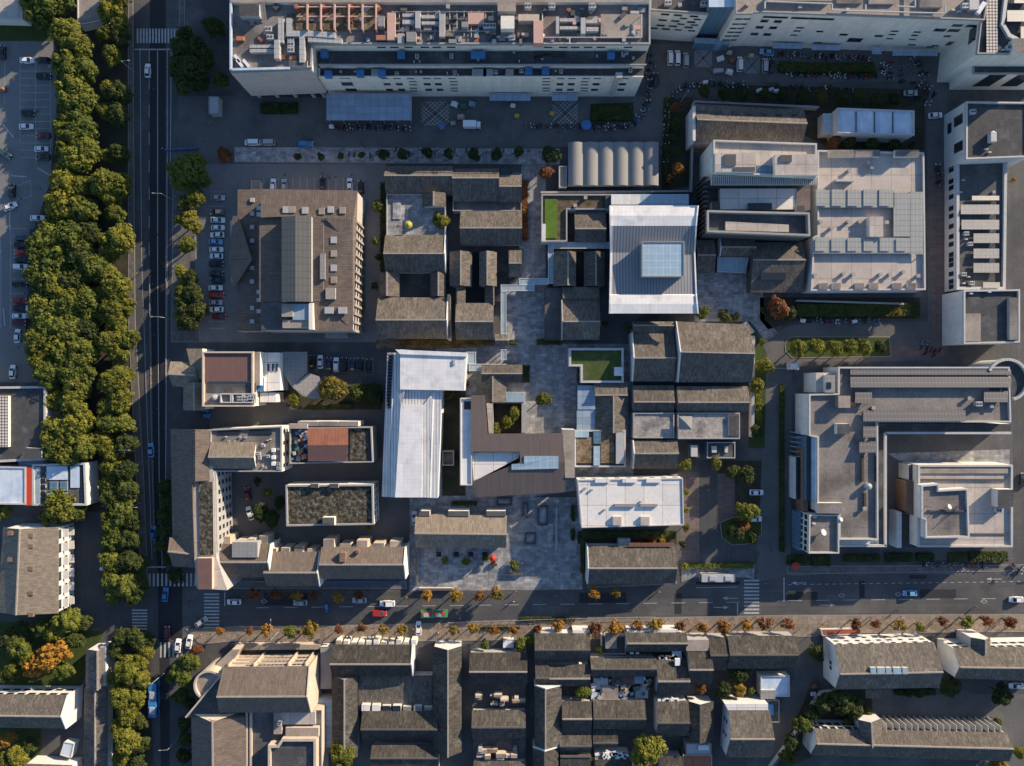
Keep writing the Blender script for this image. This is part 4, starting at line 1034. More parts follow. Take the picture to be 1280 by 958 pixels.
    t = gable('narrow stack of brown tiled halls stepping down behind one white side wall', rect(791, 416, 842, 477), 'h', 5.6, 3.4, r=447.5, ends='a', name='tiled_hall', cat='hall')
    gable('', rect(791, 402, 842, 419), 'h', 5.2, 1.4, r=407, t=t); gable('', rect(791, 482, 842, 515), 'h', 5.0, 2.0, r=502.5, t=t)
    fl = wp(rect(791.5, 516, 843, 548), 5.6); MB().prism(fl, 0, 5.2, mtop=1).build('terrace', ['white_wall', 'terrace_slab'], t); MB().ring(fl, .4, 5.18, 5.6).build('parapet', 'trim_grey', t)
    t = gable('small brown tiled house at the foot of the stepped tiled halls', rect(792, 550, 846.5, 586), 'h', 4.8, 2.6, r=567, ends='a')
    # glass kiosks under the hall
    t, p = flat('dark glass kiosk with a white box on its roof beside the red paving', rect(862, 555, 874, 572), 3.2, wall='glass_blue', roof='roof_dark', par=.2, trim='trim_dark', name='kiosk')
    block(t, rect(864, 557, 872, 571), 3.0, 4.2, 'trim_white', 'roof_plant')
    t, p = flat('dark glass kiosk with two white roof units near the white garden wall', rect(884, 553, 919, 573), 3.2, wall='glass_blue', roof='roof_dark', par=.2, trim='trim_grey', name='kiosk')
    block(t, rect(890, 558, 896, 566), 3.0, 3.8, 'trim_white', 'roof_plant'); block(t, rect(906, 558, 910, 566), 3.0, 3.6, 'trim_white', 'roof_plant')
    # little old houses south of the big beige block
    gable('little dark tiled house of ribbed roof beside the pale stone plaza', rect(870, 300, 893, 340), 'h', 4.4, 1.8, r=319, wall='dark_wall')
    gable('dark tiled house behind the curved white gable, shaded by the beige block', rect(900, 296, 943, 321), 'h', 4.4, 1.8, r=309, wall='dark_wall', ends='a')
    t, p = flat('small glass-roofed porch between the dark tiled houses on the stone plaza', [(897, 322), (936, 322), (932, 341), (897, 340)], 3.4, wall='glass_blue', roof='glass_walk', par=.3, parw=.25, name='glass_porch', cat='porch')
    t = gable('broad dark tiled house with a slot light, tucked beside the white curved wall', rect(938, 303, 1003, 366), 'h', 4.6, 2.6, r=325, wall='dark_wall')
    block(t, rect(951, 341, 982, 350), 4.0, 6.3, 'trim_dark', 'roof_slot', 'glass')
def build_west():
    # big brown hall with central glazed roof
    t = thing('market_hall', 'big brown-roofed hall with a long glazed ridge, beside the row of parked cars', 'hall', centre(wp(rect(300, 237, 450, 413), 8)))
    o = wp([(327, 237), (446, 239), (443, 275), (441, 413), (325, 413)], 13.5)
    MB().prism(o, 0, 13.2, mtop=1).build('wall', ['ribbed_wall', 'tile_warm_v'], t)
    leanto(t, [(326, 236.5, 13.5), (447, 238.5, 13.5), (441, 275, 14.6), (352, 271, 14.6), (326, 272, 14.6)], 'tile_warm_h', 'roof', .3)
    leanto(t, [(447, 238.5, 13.5), (441, 413, 13.5), (405, 378, 14.5), (405, 275, 14.5), (441, 275, 14.6)], 'tile_warm_v', 'roof', .3)
    leanto(t, [(405, 272, 15.2), (441, 309, 13.9), (441, 275, 14.7)], 'tile_warm_h', 'roof', .3)
    leanto(t, [(405, 376, 14.6), (441, 377, 13.8), (441, 414, 13.6), (391, 414, 13.6), (391, 378, 14.6)], 'tile_warm_h', 'roof', .3)
    block(t, rect(324, 272, 353, 377), 13.2, 13.5, 'grey_wall', 'roof_gutter', 'tile_warm_v')
    g = wp(rect(352, 271, 389, 377), 18); 
    a, b, c_, d = W(352, 271, 16.4), W(389, 271, 16.4), W(389, 377, 16.4), W(352, 377, 16.4)
    mb = MB(); mb.prism([v.xy for v in (d, c_, b, a)], 13.2, 16.4, top=False); mb.build('lantern_wall', 'grey_wall', t)
    m0 = (a + b) / 2 + Vector((0, 0, 1.0)); m1 = (c_ + d) / 2 + Vector((0, 0, 1.0))
    mb = MB(); mb.slab([a, m0, m1, d], .12); mb.slab([b, m0, m1, c_], .12); mb.build('glazed_roof', 'skylight_grey', t)
    block(t, rect(389.5, 272, 404.5, 377), 13.2, 14.7, 'grey_wall', 'roof_strip', 'tile_warm_v')
    block(t, rect(400, 317, 406, 349), 14.6, 15.6, 'metal_pale', 'air_duct'); block(t, rect(407, 360, 419, 374), 14.4, 15.4, 'metal_grey', 'roof_hatch', 'roof_tan')
    block(t, rect(327, 378, 353, 412), 13.2, 13.4, 'grey_wall', 'roof_court', 'roof_felt')
    block(t, rect(352, 380, 366, 396), 13.2, 15.6, 'tan_wall', 'roof_room', 'roof_tan'); block(t, rect(366, 380, 386, 400), 13.2, 15.2, 'trim_white', 'plant_frame', 'glass_walk'); block(t, rect(353, 400, 391, 410), 13.2, 14.8, 'cream_wall', 'roof_room', 'roof_tan')
    block(t, rect(386, 379, 391, 412), 13.2, 15.8, 'cream_wall', 'fire_wall')
    for i, (x, y) in enumerate(((357, 262), (365, 262), (381, 263), (402, 264), (413, 262), (428, 263), (417, 300), (417, 317), (417, 335), (417, 350))):
        box_at(t, x, y, 14.3, (1.8, 2.0, .5), ('metal_grey', 'roof_tan')[i % 2], 'skylight')
    for (x, y) in ((411, 388), (428, 388)): box_at(t, x, y, 14.2, (2.6, 2.0, .6), 'metal_grey', 'skylight')
    ea = W(441, 413, 0); 
    aE, bE = edge_of(o, 'E')
    windows(t, aE, bE, [11.2, 7.8, 4.4], 13, 2.4, 1.9)
    for i in range(14):
        q = Vector(aE).lerp(Vector(bE), i / 13); MB().box((q.x + .25, q.y, 0), (.5, .8, 13.0), bot=False).build('pilaster', 'roof_tan', t)
    # low western wing with the little hipped porch roofs
    block(t, [(297, 237), (326, 237), (326, 414), (296, 414)], 0, 6.2, 'cream_wall', 'low_wing', 'tile_warm_v')
    for q in (((292, 268, 6.5), (286, 324.5, 7.0), (315, 324.5, 9.2)), ):
        leanto(t, [(291, 270, 6.6), (298, 270, 6.8), (315, 324.5, 9.4), (286, 324.5, 6.6)], 'tile_warm_h', 'porch_roof')
        leanto(t, [(286, 324.8, 6.6), (315, 324.8, 9.4), (292, 362, 6.6)], 'tile_warm_h', 'porch_roof')
    block(t, [(288, 276), (300, 276), (300, 352), (289, 352)], 0, 6.2, 'tan_wall', 'porch')
    for y in (250, 267, 284, 301, 335, 352, 385, 402): box_at(t, 315, y, 6.2, (1.3, 1.3, .5), 'metal_grey', 'skylight')
    for y in (260, 268, 365, 375, 389): box_at(t, 323.5, y, 6.2, (1.4, 1.2, 1.2), 'trim_white', 'air_conditioner')
    block(t, rect(406.5, 415, 432, 422), 0, 3.6, 'trim_white', 'porch', 'metal_pale')
    tt, p = flat('small dark gate lodge north of the big brown hall', rect(314, 226, 325, 237), 3.0, wall='grey_wall', roof='roof_conc', par=.3, parw=.25, trim='trim_grey', name='gate_lodge', cat='lodge')
    # old courtyard houses
    t = gable('long shaded tiled house along the pavement of round trees', rect(482, 208, 566, 242), 'h', 5.0, 2.8, r=219.5, wall='grey_wall')
    t = gable('wide shaded tiled house stepped back beside the long pavement house', rect(566, 211, 624, 252), 'h', 5.0, 3.2, r=222.5, wall='grey_wall')
    t = gable('shaded tiled house with two dark openings at its eaves by the red shrubs', rect(624, 218, 652, 253), 'h', 5.0, 2.8, r=233, wall='grey_wall')
    for x in (632, 645): block(t, rect(x - 5.5, 211, x + 5.5, 219), 0, 5.2, 'white_wall', 'light_well', 'glass')
    t = gable('brown tiled house facing the terrace with red and yellow parasols', rect(481.5, 294, 556, 341), 'h', 5.0, 3.6, r=317, wall='white_wall', ends='b', name='tiled_hall', cat='hall')
    fl = wp(rect(483, 243, 557, 296), 4.6); MB().prism(fl, 0, 4.1, mtop=1).build('terrace', ['white_wall', 'plaza'], t); MB().ring(fl, .3, 4.08, 4.9).build('parapet', 'trim_grey', t)
    block(t, rect(491, 250, 501, 274), 4.1, 4.4, 'grey_wall', 'roof_deck', 'plaza_pale')
    tt = gable('tiny roof house with one dark slope standing on the parasol terrace', rect(528, 241, 557, 259), 'v', 6.4, 1.5, r=542, wall='white_wall', z0=4.1, ends='', name='roof_house')
    tt['category'] = 'hut'
    t = gable('small tiled wing on the road side of the dark inner court', rect(474, 341, 499, 371), 'v', 4.6, 1.8, r=483.5, wall='grey_wall')
    t = gable('small tiled wing on the plaza side of the dark inner court', rect(538, 341, 557, 371), 'v', 4.6, 1.6, r=548, wall='grey_wall')
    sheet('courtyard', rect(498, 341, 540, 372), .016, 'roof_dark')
    gable('broad tiled hall closing the dark inner court, with a white side wall', rect(472.5, 372, 559, 424), 'h', 5.4, 4.0, r=400, wall='grey_wall', ends='b', name='tiled_hall', cat='hall')
    gable('brown tiled house with a pale flat terrace behind it, by the red shrubs', rect(575.5, 264, 652.5, 306), 'h', 5.0, 3.2, r=285, wall='grey_wall')
    fl = wp(rect(566, 250, 652, 264), 4.0); tt = thing('roof_terrace', 'pale flat terrace between the two shaded tiled houses', 'terrace', centre(fl)); MB().prism(fl, 0, 3.6, mtop=1).build('wall', ['grey_wall', 'roof_conc'], tt); MB().ring(fl, .25, 3.58, 4.3).build('parapet', 'trim_grey', tt)
    gable('narrow tiled range beside the earthen passage, first of the twin ranges', rect(562, 315, 590, 358), 'v', 4.6, 2.2, r=576, wall='grey_wall')
    gable('narrow tiled range between the black slot court and the grey court', rect(599, 315, 621, 358), 'v', 4.6, 2.2, r=609, wall='grey_wall')
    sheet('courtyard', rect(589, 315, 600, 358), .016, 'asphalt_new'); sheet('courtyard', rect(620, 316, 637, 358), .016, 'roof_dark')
    gable('small brown tiled gatehouse at the corner of the stone plaza', rect(636, 313, 652, 346), 'h', 4.4, 1.8, r=329, wall='grey_wall')
    t = gable('tiled house with a square dark light well beside the glazed walkway', rect(570, 379, 617, 425), 'h', 5.0, 3.6, r=402, wall='grey_wall')
    gable('', rect(570, 358, 582, 382), 'v', 4.4, .9, r=571.5, wall='grey_wall', t=t, ridge=None); gable('', rect(606, 358, 618, 382), 'v', 4.4, 1.2, r=616.5, wall='grey_wall', t=t, ridge=None)
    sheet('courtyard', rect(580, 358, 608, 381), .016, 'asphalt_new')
    t = gable('dark tiled house with a slit court, shaded by the white metal hall', rect(692, 315, 720, 358), 'v', 4.6, 2.0, r=710, wall='grey_wall')
    gable('narrow dark tiled wing next to the white metal hall wall', rect(730, 315, 756, 358), 'v', 4.6, 1.6, r=745, wall='grey_wall')
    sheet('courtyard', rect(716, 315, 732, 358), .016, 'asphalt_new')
    t = gable('dark tiled house closing the shaded court below the glazed walkway', rect(703, 375, 749, 425), 'h', 5.0, 3.2, r=402, wall='grey_wall', ends='a', ends_mat='trim_grey')
    gable('', rect(703, 359, 749, 377), 'h', 4.6, 1.0, r=373, wall='grey_wall', t=t, ridge=None)
    t, p = flat('plain shaded flat roof beside the pale inner plaza', rect(681, 360, 704, 425), 3.8, wall='dark_wall', roof='roof_felt', par=.2, parw=.2, trim='trim_dark', name='gallery_range', cat='gallery')
    t = gable('little tiled gate roof over the glazed walkway by the hedge', rect(619, 418, 635, 432), 'h', 4.2, 1.2, r=416 + 9, wall='white_wall', name='gate_roof', cat='gate')
    # walls of the courts
    def wall(label, a, b, hgt, w=.4, mat='white_wall', name='garden_wall'):
        A = W(*a, hgt); B = W(*b, hgt); d = B - A
        t = thing(name, label, 'wall', ((A.x + B.x) / 2, (A.y + B.y) / 2, 0))
        MB().box((*((A + B) / 2).xy, 0), (d.length, w, hgt - .15), math.atan2(d.y, d.x), bot=False).build('wall_body', mat, t)
        MB().box((*((A + B) / 2).xy, hgt - .15), (d.length, w + .25, .2), math.atan2(d.y, d.x)).build('coping', 'ridge_dark' if mat == 'white_wall' else 'trim_grey', t)
        return t
    wall('tall white wall along the earthen passage beside the broad tiled hall', (561, 368), (561.5, 425), 6.5, .7)
    wall('white wall at the head of the narrow earthen passage', (566, 357), (571, 357), 3.6)
    wall('white garden wall beside the lawn, below the wide tiled hall', (942, 420), (941, 547), 3.0, .7, 'cream_wall')
    wall('short white wall bending round the hall corner by the pale plaza', (932, 403), (942, 416), 3.0, .7, 'cream_wall')
    wall('thin wall below the tent and above the lawn-roofed pavilion', (676, 240.5), (862, 239), 2.6, .3, 'grey_wall')
    wall('low wall between the stone forecourt and the range with dormers', (521, 690), (521, 733), 2.0, .5)
    wall('low white wall along the street side of the stone forecourt', (523, 737), (566, 737), 1.4, .5)
    wall('curb wall of the shaded hedge above the drive loop', (996, 376), (1130, 380), 1.6, .35, 'grey_wall')
    wall('compound wall behind the plain dark tiled hall', (864, 240), (867, 128), 2.6, .35, 'grey_wall')
    wall('compound wall along the hedge behind the white shed', (868, 127), (1024, 134), 2.6, .35, 'grey_wall')
    # building group by the avenue
    t = thing('corner_house', 'buff clustered house with a maroon ribbed roof and a blue tarp, by the avenue', 'house', centre(wp(rect(213, 436, 350, 513), 6)))
    block(t, rect(253, 440, 316, 508), 0, 12.2, 'cream_wall', 'wall', 'roof_tan'); block(t, rect(254.5, 441.5, 313, 477), 12.2, 12.6, 'cream_wall', 'ribbed_roof', 'roof_maroon')
    block(t, rect(258, 479, 320, 491), 12.2, 12.3, 'grey_wall', 'roof_deck', 'roof_dark')
    MB().ring(wp(rect(252.5, 439.5, 316.5, 508.5), 13.2), .5, 12.19, 13.2).build('parapet', 'tan_wall', t)
    for x0, x1 in ((275, 289), (289.6, 304), (304.6, 320)):
        p = wp(rect(x0, 492, x1, 504), 13.4); MB().ring(p, .35, 12.2, 13.4).build('roof_frame', 'trim_white', t)
    for (x, y) in ((300, 498), (307, 498), (314, 497)): unit(t, 'fan', x, y, 12.2, sc=.9)
    unit(t, 'tank', 268, 497, 12.2, sc=.9).data
    block(t, rect(314, 440, 325, 482), 0, 11.6, 'cream_wall', 'wall', 'roof_tan'); block(t, rect(321.5, 472, 330, 489), 8.0, 9.2, 'cream_wall', 'blue_tarp', 'tarp_blue')
    block(t, [(323, 441), (350, 441), (350, 488), (325, 490)], 0, 8.2, 'white_wall', 'wing', 'roof_white'); block(t, rect(325, 491, 345, 503), 0, 7.4, 'white_wall', 'wing', 'roof_white')
    for x in (334, 340, 345): block(t, rect(x, 455, x + 2.2, 464), 8.2, 8.5, 'trim_grey', 'roof_light', 'glass')
    block(t, [(233, 436), (253, 436), (253, 475), (241, 470)], 0, 9.0, 'cream_wall', 'wall', 'tile_buff_h')
    gable('', [(213, 452), (248, 453), (247, 485), (216, 483)], 'h', 8.0, 2.4, r=468.5, roof='tile_buff', wall='cream_wall', t=t)
    gable('', rect(229, 478, 256, 513), 'v', 8.0, 2.6, r=242.5, roof='tile_buff', wall='cream_wall', t=t)
    block(t, rect(227, 485, 236, 505), 0, 4.5, 'white_wall', 'porch', 'glass')
    t = thing('curved_canopy', 'grey curved sheet roof bending round the small car park', 'canopy', W(370, 470, 0))
    leanto(t, [(353, 440, 5.2), (384, 440, 4.4), (384, 466, 4.4), (364, 483, 5.2), (355, 468, 5.2)], 'metal_pale', 'roof')
    leanto(t, [(364, 483, 5.2), (386, 466.5, 4.5), (399, 471, 4.5), (405, 497, 5.2), (392, 499, 5.2), (378, 495, 5.2)], 'metal_pale', 'roof')
    for (x, y) in ((356, 444), (381, 444), (358, 468), (381, 464), (370, 485), (395, 495)):
        p = W(x, y, 4.2); MB().tube((p.x, p.y, 0), (p.x, p.y, 4.3), .12, .12, 6).build('post', 'metal_grey', t)
    # large L-shaped block on the avenue
    t = thing('apartment_block', 'large L-shaped pale apartment block with dark avenue-side roof and windowed court wall', 'apartments', centre(wp(rect(213, 535, 300, 738), 8)))
    MB().prism(wp([(241, 540), (258, 538), (268, 600), (270, 696), (284, 738), (246, 736), (242, 690)], 12.4), 0, 12.4, mtop=1).build('wall', ['grey_wall', 'roof_pale'], t)
    block(t, [(215, 540), (246, 540), (246, 692), (218, 690)], 0, 9.0, 'white_wall', 'wall')
    leanto(t, [(213, 537, 9.4), (243.5, 537, 14.0), (243.5, 603, 14.0), (240, 604, 13.6), (243, 697, 13.6), (216, 690, 9.4)], 'tile_warm_v', 'roof', .3)
    leanto(t, [(244, 537, 14.0), (260.5, 537, 12.6), (262, 601, 12.6), (244, 602, 14.0)], 'tile_warm_v', 'roof', .3)
    block(t, [(248, 603), (266, 602), (267, 693), (250, 694)], 12.4, 12.8, 'trim_grey', 'roof_garden', 'roof_planted')
    block(t, [(246, 698), (265, 698), (265, 737), (248, 737)], 0, 14.0, 'tan_wall', 'corner_tower', 'roof_maroon')
    gable('', [(212, 672), (240, 676), (244, 710), (216, 708)], 'h', 10.5, 2.0, r=691, roof='tile_warm', wall='white_wall', t=t)
    # court wall with windows: the wall runs along the roof edge
    block(t, [(262, 588), (270, 588), (272, 690), (266, 692)], 0, 12.1, 'grey_wall', 'court_wing', 'roof_pale')
    w_ = wp([(262, 588), (270, 588), (272, 690), (266, 692)], 12.1); aE, bE = edge_of(w_, 'E')
    windows(t, aE, bE, [10, 7.2, 4.4, 1.9], 9, 1.5, 1.6)
    # north wing
    block(t, [(262, 537), (352, 533), (352, 590), (262, 590)], 0, 11.2, 'cream_wall', 'north_wing', 'roof_conc')
    MB().ring(wp([(262, 537), (352, 533), (352, 590), (262, 590)], 11.9), .4, 11.1, 11.9).build('parapet', 'trim_grey', t)
    gable('', [(263, 553), (320, 553), (320, 586), (264, 586)], 'h', 12.0, 2.0, r=571.5, roof='tile_buff', wall='cream_wall', t=t)
    a, b = edge_of(wp([(262, 537), (352, 533), (352, 590), (262, 590)], 11.2), 'E'); windows(t, a, b, [9, 6, 3], 4, 1.3, 1.6)
    block(t, rect(272, 538, 300, 543), 11.2, 11.5, 'trim_dark', 'roof_slot', 'glass'); block(t, rect(312, 538, 340, 543), 11.2, 11.5, 'trim_dark', 'roof_slot', 'glass')
    rr = random.Random(11)
    for i in range(16): unit(t, rr.choice(('small', 'cowl', 'fan')), 322 + rr.random() * 26, 545 + rr.random() * 42, 11.2, rr.choice((0, 90)), .6)
    for i in range(6): unit(t, rr.choice(('small', 'cowl')), 270 + rr.random() * 45, 546 + rr.random() * 6, 11.2, rr.choice((0, 90)), .6)
    for x in (341.5,):
        for y in (563, 572, 580): box_at(t, x, y, 11.2, (1.1, 1.1, 1.0), 'fabric_white', 'water_tank')
    # roof with orange sheets
    t, p = flat('flat block crowded with junk under orange-rust sheet roofs', [(362, 535), (464, 534), (466, 578), (362, 580)], 9.2, wall='grey_wall', roof='roof_dark', par=.9, trim='trim_grey', name='workshop_block', cat='workshop')
    leanto(t, [(384.5, 536, 9.8), (435, 535, 9.8), (435, 556.5, 10.6), (384.5, 557, 10.6)], 'sheet_rust', 'sheet_roof', .12); leanto(t, [(384.5, 557.2, 10.6), (435, 556.7, 10.6), (432, 577, 9.6), (385, 577, 9.6)], 'roof_maroon', 'sheet_roof', .12)
    block(t, rect(437, 536, 460, 576), 8.3, 8.5, 'grey_wall', 'roof_deck', 'roof_planted')
    rr = random.Random(5); cs = ['tarp_green', 'fabric_white', 'glass_blue', 'metal_grey', 'sheet_blue', 'cloth_dark', 'pink_beam', 'metal_pale', 'orange_part']
    for i in range(34):
        box_at(t, 364 + rr.random() * 19, 538 + rr.random() * 38, 8.3, (.6 + rr.random() * 1.2, .5 + rr.random() * 1.0, .3 + rr.random() * .8), rr.choice(cs), 'crate', rot=rr.random() * 90)
    for (x0, x1) in ((372, 397), (398, 422), (423, 448)): block(t, rect(x0, 527, x1, 533), 0, 9.0, 'cream_wall', 'balcony', 'roof_conc')
    block(t, rect(361, 530, 384, 536), 8.3, 9.9, 'tan_wall', 'roof_room', 'roof_tan')
    # planted roof block
    t, p = flat('flat block whose whole roof is planted with dark stubble in a grid', [(357, 607), (466, 606), (467, 656), (358, 658)], 9.4, wall='cream_wall', roof='roof_planted', par=.7, parw=.5, trim='trim_grey', name='allotment_block', cat='office block')
    block(t, rect(403, 647, 418, 657), 8.7, 10.8, 'cream_wall', 'stair_head', 'roof_dark')
    a, b = edge_of(p, 'E'); windows(t, a, b, [6.6, 3.2], 6, 1.6, 1.4)
    for (x0, x1) in ((388, 398), (412, 423)): block(t, rect(x0, 605, x1, 610), 8.7, 10.0, 'grey_wall', 'roof_room', 'roof_dark')
    # row of shophouses on the street
    specs = [('tall end shophouse with a big grey roof light, next to the corner tower', (276, 680, 338, 722), 8.6, 2.6, 703), ('middle shophouse with balconies behind and a stepped roof edge', (333, 690, 399, 733), 7.6, 2.8, 716), ('longest shophouse of the street row with two brown chimneys', (402, 684, 506, 724), 8.0, 3.0, 706)]
    for k, (lab, rc, ze, ri, r_) in enumerate(specs):
        t = gable(lab, rect(*rc), 'h', ze, ri, r=r_, roof='tile_warm', wall='cream_wall', ends='b' if k != 0 else 'b', ends_mat='cream_wall', name='shophouse')
        x0, y0, x1, y1 = rc
        n = (4, 4, 5)[k]; rr = random.Random(k)
        for i in range(n):
            xa = x0 + (x1 - x0) * (i + .1) / n; xb = x0 + (x1 - x0) * (i + .75) / n; yy = y0 - 3 - rr.random() * 7
            block(t, rect(xa, yy, xb, y0 + 3), 0, 6.2 + rr.random() * 1.6, 'tan_wall', 'balcony', rr.choice(('roof_conc', 'roof_tan', 'roof_pale')))
        if k == 0:
            block(t, rect(290, 678, 322, 697), 8, 11.3, 'grey_wall', 'roof_light', 'metal_pale')
        if k == 2:
            box_at(t, 428, 697, 9.0, (1.8, 2.8, 2.4), 'brick_wall', 'chimney'); box_at(t, 447, 690, 9.0, (1, 1, 1.6), 'brick_wall', 'chimney')
            leanto(t, [(402, 726, 3.8), (506, 726, 3.8), (506, 731, 3.4), (402, 731, 3.4)], 'paint_navy', 'awning')
    # walled houses on the far west
    t, p = flat('dark flat-roofed block with a white lattice strip beside the tree belt', [(-40, 484), (57, 483), (57, 575), (-40, 580)], 7.4, wall='white_wall', roof='roof_dark', par=.8, parw=.7, trim='trim_white', name='school_block', cat='school')
    block(t, rect(-12, 495, 10, 559), 6.6, 7.8, 'cream_wall', 'lattice_strip', 'lattice')
    block(t, [(32, 560), (52, 561), (52, 574), (24, 574)], 6.6, 8.4, 'white_wall', 'roof_room', 'roof_dark')
    t, p = flat('bright blue-white sheet roofed block with a red strip at its end', [(-40, 583), (32, 584), (32, 631), (-40, 630)], 7.2, wall='white_wall', roof='sheet_bluewhite', par=.3, parw=.5, trim='trim_white', name='school_block', cat='school')
    block(t, rect(31, 585, 40, 632), 0, 7.0, 'white_wall', 'red_strip', 'red_panel')
    t, p = flat('blue-white patched glass-roofed block shaded by the big round tree', [(40, 581), (106, 579), (108, 632), (41, 632)], 7.0, wall='white_wall', roof='roof_felt', par=.6, parw=.6, trim='trim_white', name='school_block', cat='school')
    for (x0, y0, x1, y1, m) in ((58, 583, 84, 600, 'sheet_bluewhite'), (62, 602, 72, 614, 'glass_blue'), (75, 602, 84, 614, 'glass_blue'), (58, 616, 84, 628, 'sheet_blue'), (88, 582, 99, 610, 'sheet_bluewhite'), (43, 584, 50, 630, 'glass_walk'), (101, 583, 105, 628, 'glass')):
        block(t, rect(x0, y0, x1, y1), 6.4, 6.7, 'trim_grey', 'roof_panel', m)
    for y in (590, 598, 606, 614, 622): block(t, rect(52, y, 57, y + 4), 6.4, 6.8, 'trim_white', 'roof_light', 'glass')
    block(t, rect(23, 573, 54, 583), 0, 5.0, 'white_wall', 'link', 'sheet_blue')
    t = gable('tan-roofed apartment house with white balconies, south of the patched glass-roofed block', [(4, 660), (73, 659), (73, 767), (-4, 765)], 'v', 8.6, 2.6, r=22.5, roof='tile_buff', wall='white_wall', name='apartment_house', cat='apartments')
    i_ = t_info[t.name]; a, b = i_['M1'].xy, i_['M0'].xy
    for k in range(6):
        q = Vector(a).lerp(Vector(b), (k + .5) / 6)
        MB().box((q.x + .9, q.y, 2.6), (1.7, 2.6, .25)).build('balcony', 'white_wall', t); MB().box((q.x + .9, q.y, 5.6), (1.7, 2.6, .25)).build('balcony', 'white_wall', t)
    ee = Vector(b) - Vector(a)
    if ee.x * 0 + ee.y < 0: a, b = b, a
    windows(t, a, b, [7.2, 4.2, 1.6], 6, 3.0, 1.6, frame='trim_white')
    for (x, y) in ((38, 670), (38, 683), (38, 711), (38, 742), (38, 769), (12, 667), (12, 700)): box_at(t, x, y, 9.2, (1.5, 1.2, 1.5), 'brick_wall', 'chimney')
    for (x, y) in ((47, 685), (47, 700)): box_at(t, x, y, 9.4, (1, .8, .4), 'trim_dark', 'skylight')
    block(t, [(-8, 730), (14, 730), (14, 746), (-8, 746)], 0, 6.0, 'white_wall', 'annex', 'roof_pale')
    t = gable('house with bright white gable end and striped window wall under the rust tree', [(-40, 868), (84, 869), (82, 911), (-40, 909)], 'h', 7.8, 2.8, r=895, wall='white_wall', name='white_house', ends='b')
    i_ = t_info[t.name]
    windows(t, i_['L1'].xy, i_['L0'].xy, [6.2, 3.2], 9, 2.6, 1.5, frame='trim_white'); windows(t, i_['M1'].xy, i_['L1'].xy, [5.0], [.3, .5, .7], 1.3, 1.8)
    t = gable('raised dark ribbed roof at the head of the long roadside roof', rect(107, 812, 126, 861), 'v', 6.2, 1.4, r=122, wall='white_wall', name='gatehouse')
    block(t, rect(125, 809, 132, 858), 0, 5.6, 'white_wall', 'side_wing', 'metal_pale')
    t = gable('long low dark roof running beside the tree row by the avenue', rect(105, 860, 134, 1000), 'v', 4.0, 1.4, r=119, wall='white_wall', name='roadside_range')
    t, p = flat('small white-roofed hut standing aslant beside the long roadside roof', [(80, 928), (92, 930), (88, 948), (75, 944)], 3.2, wall='white_wall', roof='sheet_bluewhite', par=.15, parw=.2, name='garden_hut', cat='hut')
    t = gable('house cut by the photo edge with a white eaves wall in the corner', [(30, 955), (90, 957), (92, 1000), (28, 1000)], 'h', 6.0, 2.0, wall='white_wall', name='white_house')
    # north-west corner
    t, p = flat('pale flat roof at the head of the car park, in the corner behind big trees', [(-40, -40), (28, -40), (28, 24), (-40, 22)], 4.5, wall='cream_wall', roof='roof_pale', par=.3, name='school_block', cat='school')
    t, p = flat('pale brown flat roof between the two tree crowns by the avenue head', [(96, -40), (130, -40), (130, 25), (97, 32)], 4.0, wall='cream_wall', roof='roof_tan', par=.3, name='gatehouse', cat='gatehouse')
    t, p = flat('small grey booth beside the avenue below the dark round trees', rect(261, 121, 273, 142), 3.2, wall='grey_wall', roof='metal_grey', par=.2, parw=.2, trim='trim_grey', name='guard_booth', cat='booth')
    t, p = flat('small white gate booth at the end of the barrier by the planted island', rect(987, 454, 998.5, 462), 2.8, wall='white_wall', roof='metal_white', par=.2, parw=.2, name='guard_booth', cat='booth')
    A = W(968, 460.5, 1.0); B = W(987, 460.5, 1.0)
    t = thing('barrier', 'white barrier arm reaching from the white gate booth across the drive', 'barrier', ((A.x + B.x) / 2, A.y, 0))
    MB().box(((A.x + B.x) / 2, A.y, .95), (B.x - A.x, .16, .14)).build('arm', 'trim_white', t); MB().box((B.x - .3, A.y, 0), (.4, .4, 1.1)).build('post', 'fabric_red', t)
    wall('diagonal white alley wall beside the long white-gabled house, upper part', (1016, 886), (1028, 868), 2.4, .5); wall('diagonal white alley wall along the dark trees, lower part', (1004, 908), (955, 975), 2.4, .5)
    wall('white wall turning from the alley to the big white-gabled house', (1028, 868), (1046, 866), 2.4, .5)
    wall('white wall of the museum forecourt below the pools', (632, 718), (654, 718), 1.0, .5)
    wall('long thin dark wall beside the reflecting pools', (695.5, 634), (695.5, 688), 1.2, .4, 'grey_wall')
    for (x0, y0, x1, y1, lab) in ((653, 629, 660.5, 648, 'narrow sunken black planter box in the pool court'), (672, 632, 685, 657, 'big black-rimmed basin in the pool court'), (656, 666, 670, 681, 'square black-rimmed basin nearest the forecourt steps'), (621, 622, 640, 632, 'black-rimmed basin under the folded brown roof')):
        pp = wp(rect(x0, y0, x1, y1), .7); t = thing('basin', lab, 'basin', centre(pp)); MB().ring(pp, .55, 0.02, .7).build('rim', 'trim_dark', t); MB().prism(inset(pp, .5), .3, .3, sides=False).build('floor_slab', 'plaza_pale', t)

    for i, x in enumerate((548.5, 570.5, 588.5, 606)):
        pp = wp(rect(x - 4, 689, x + 4, 697), .3); t = thing('tree_pit', f'{nth(i)} dark square planting pit on the stone forecourt, counted from its low wall', 'planting pit', centre(pp)); MB().ring(pp, .2, .02, .3).build('rim', 'plaza_pale', t); MB().prism(inset(pp, .2), .1, .1, sides=False).build('soil', 'asphalt_new', t)

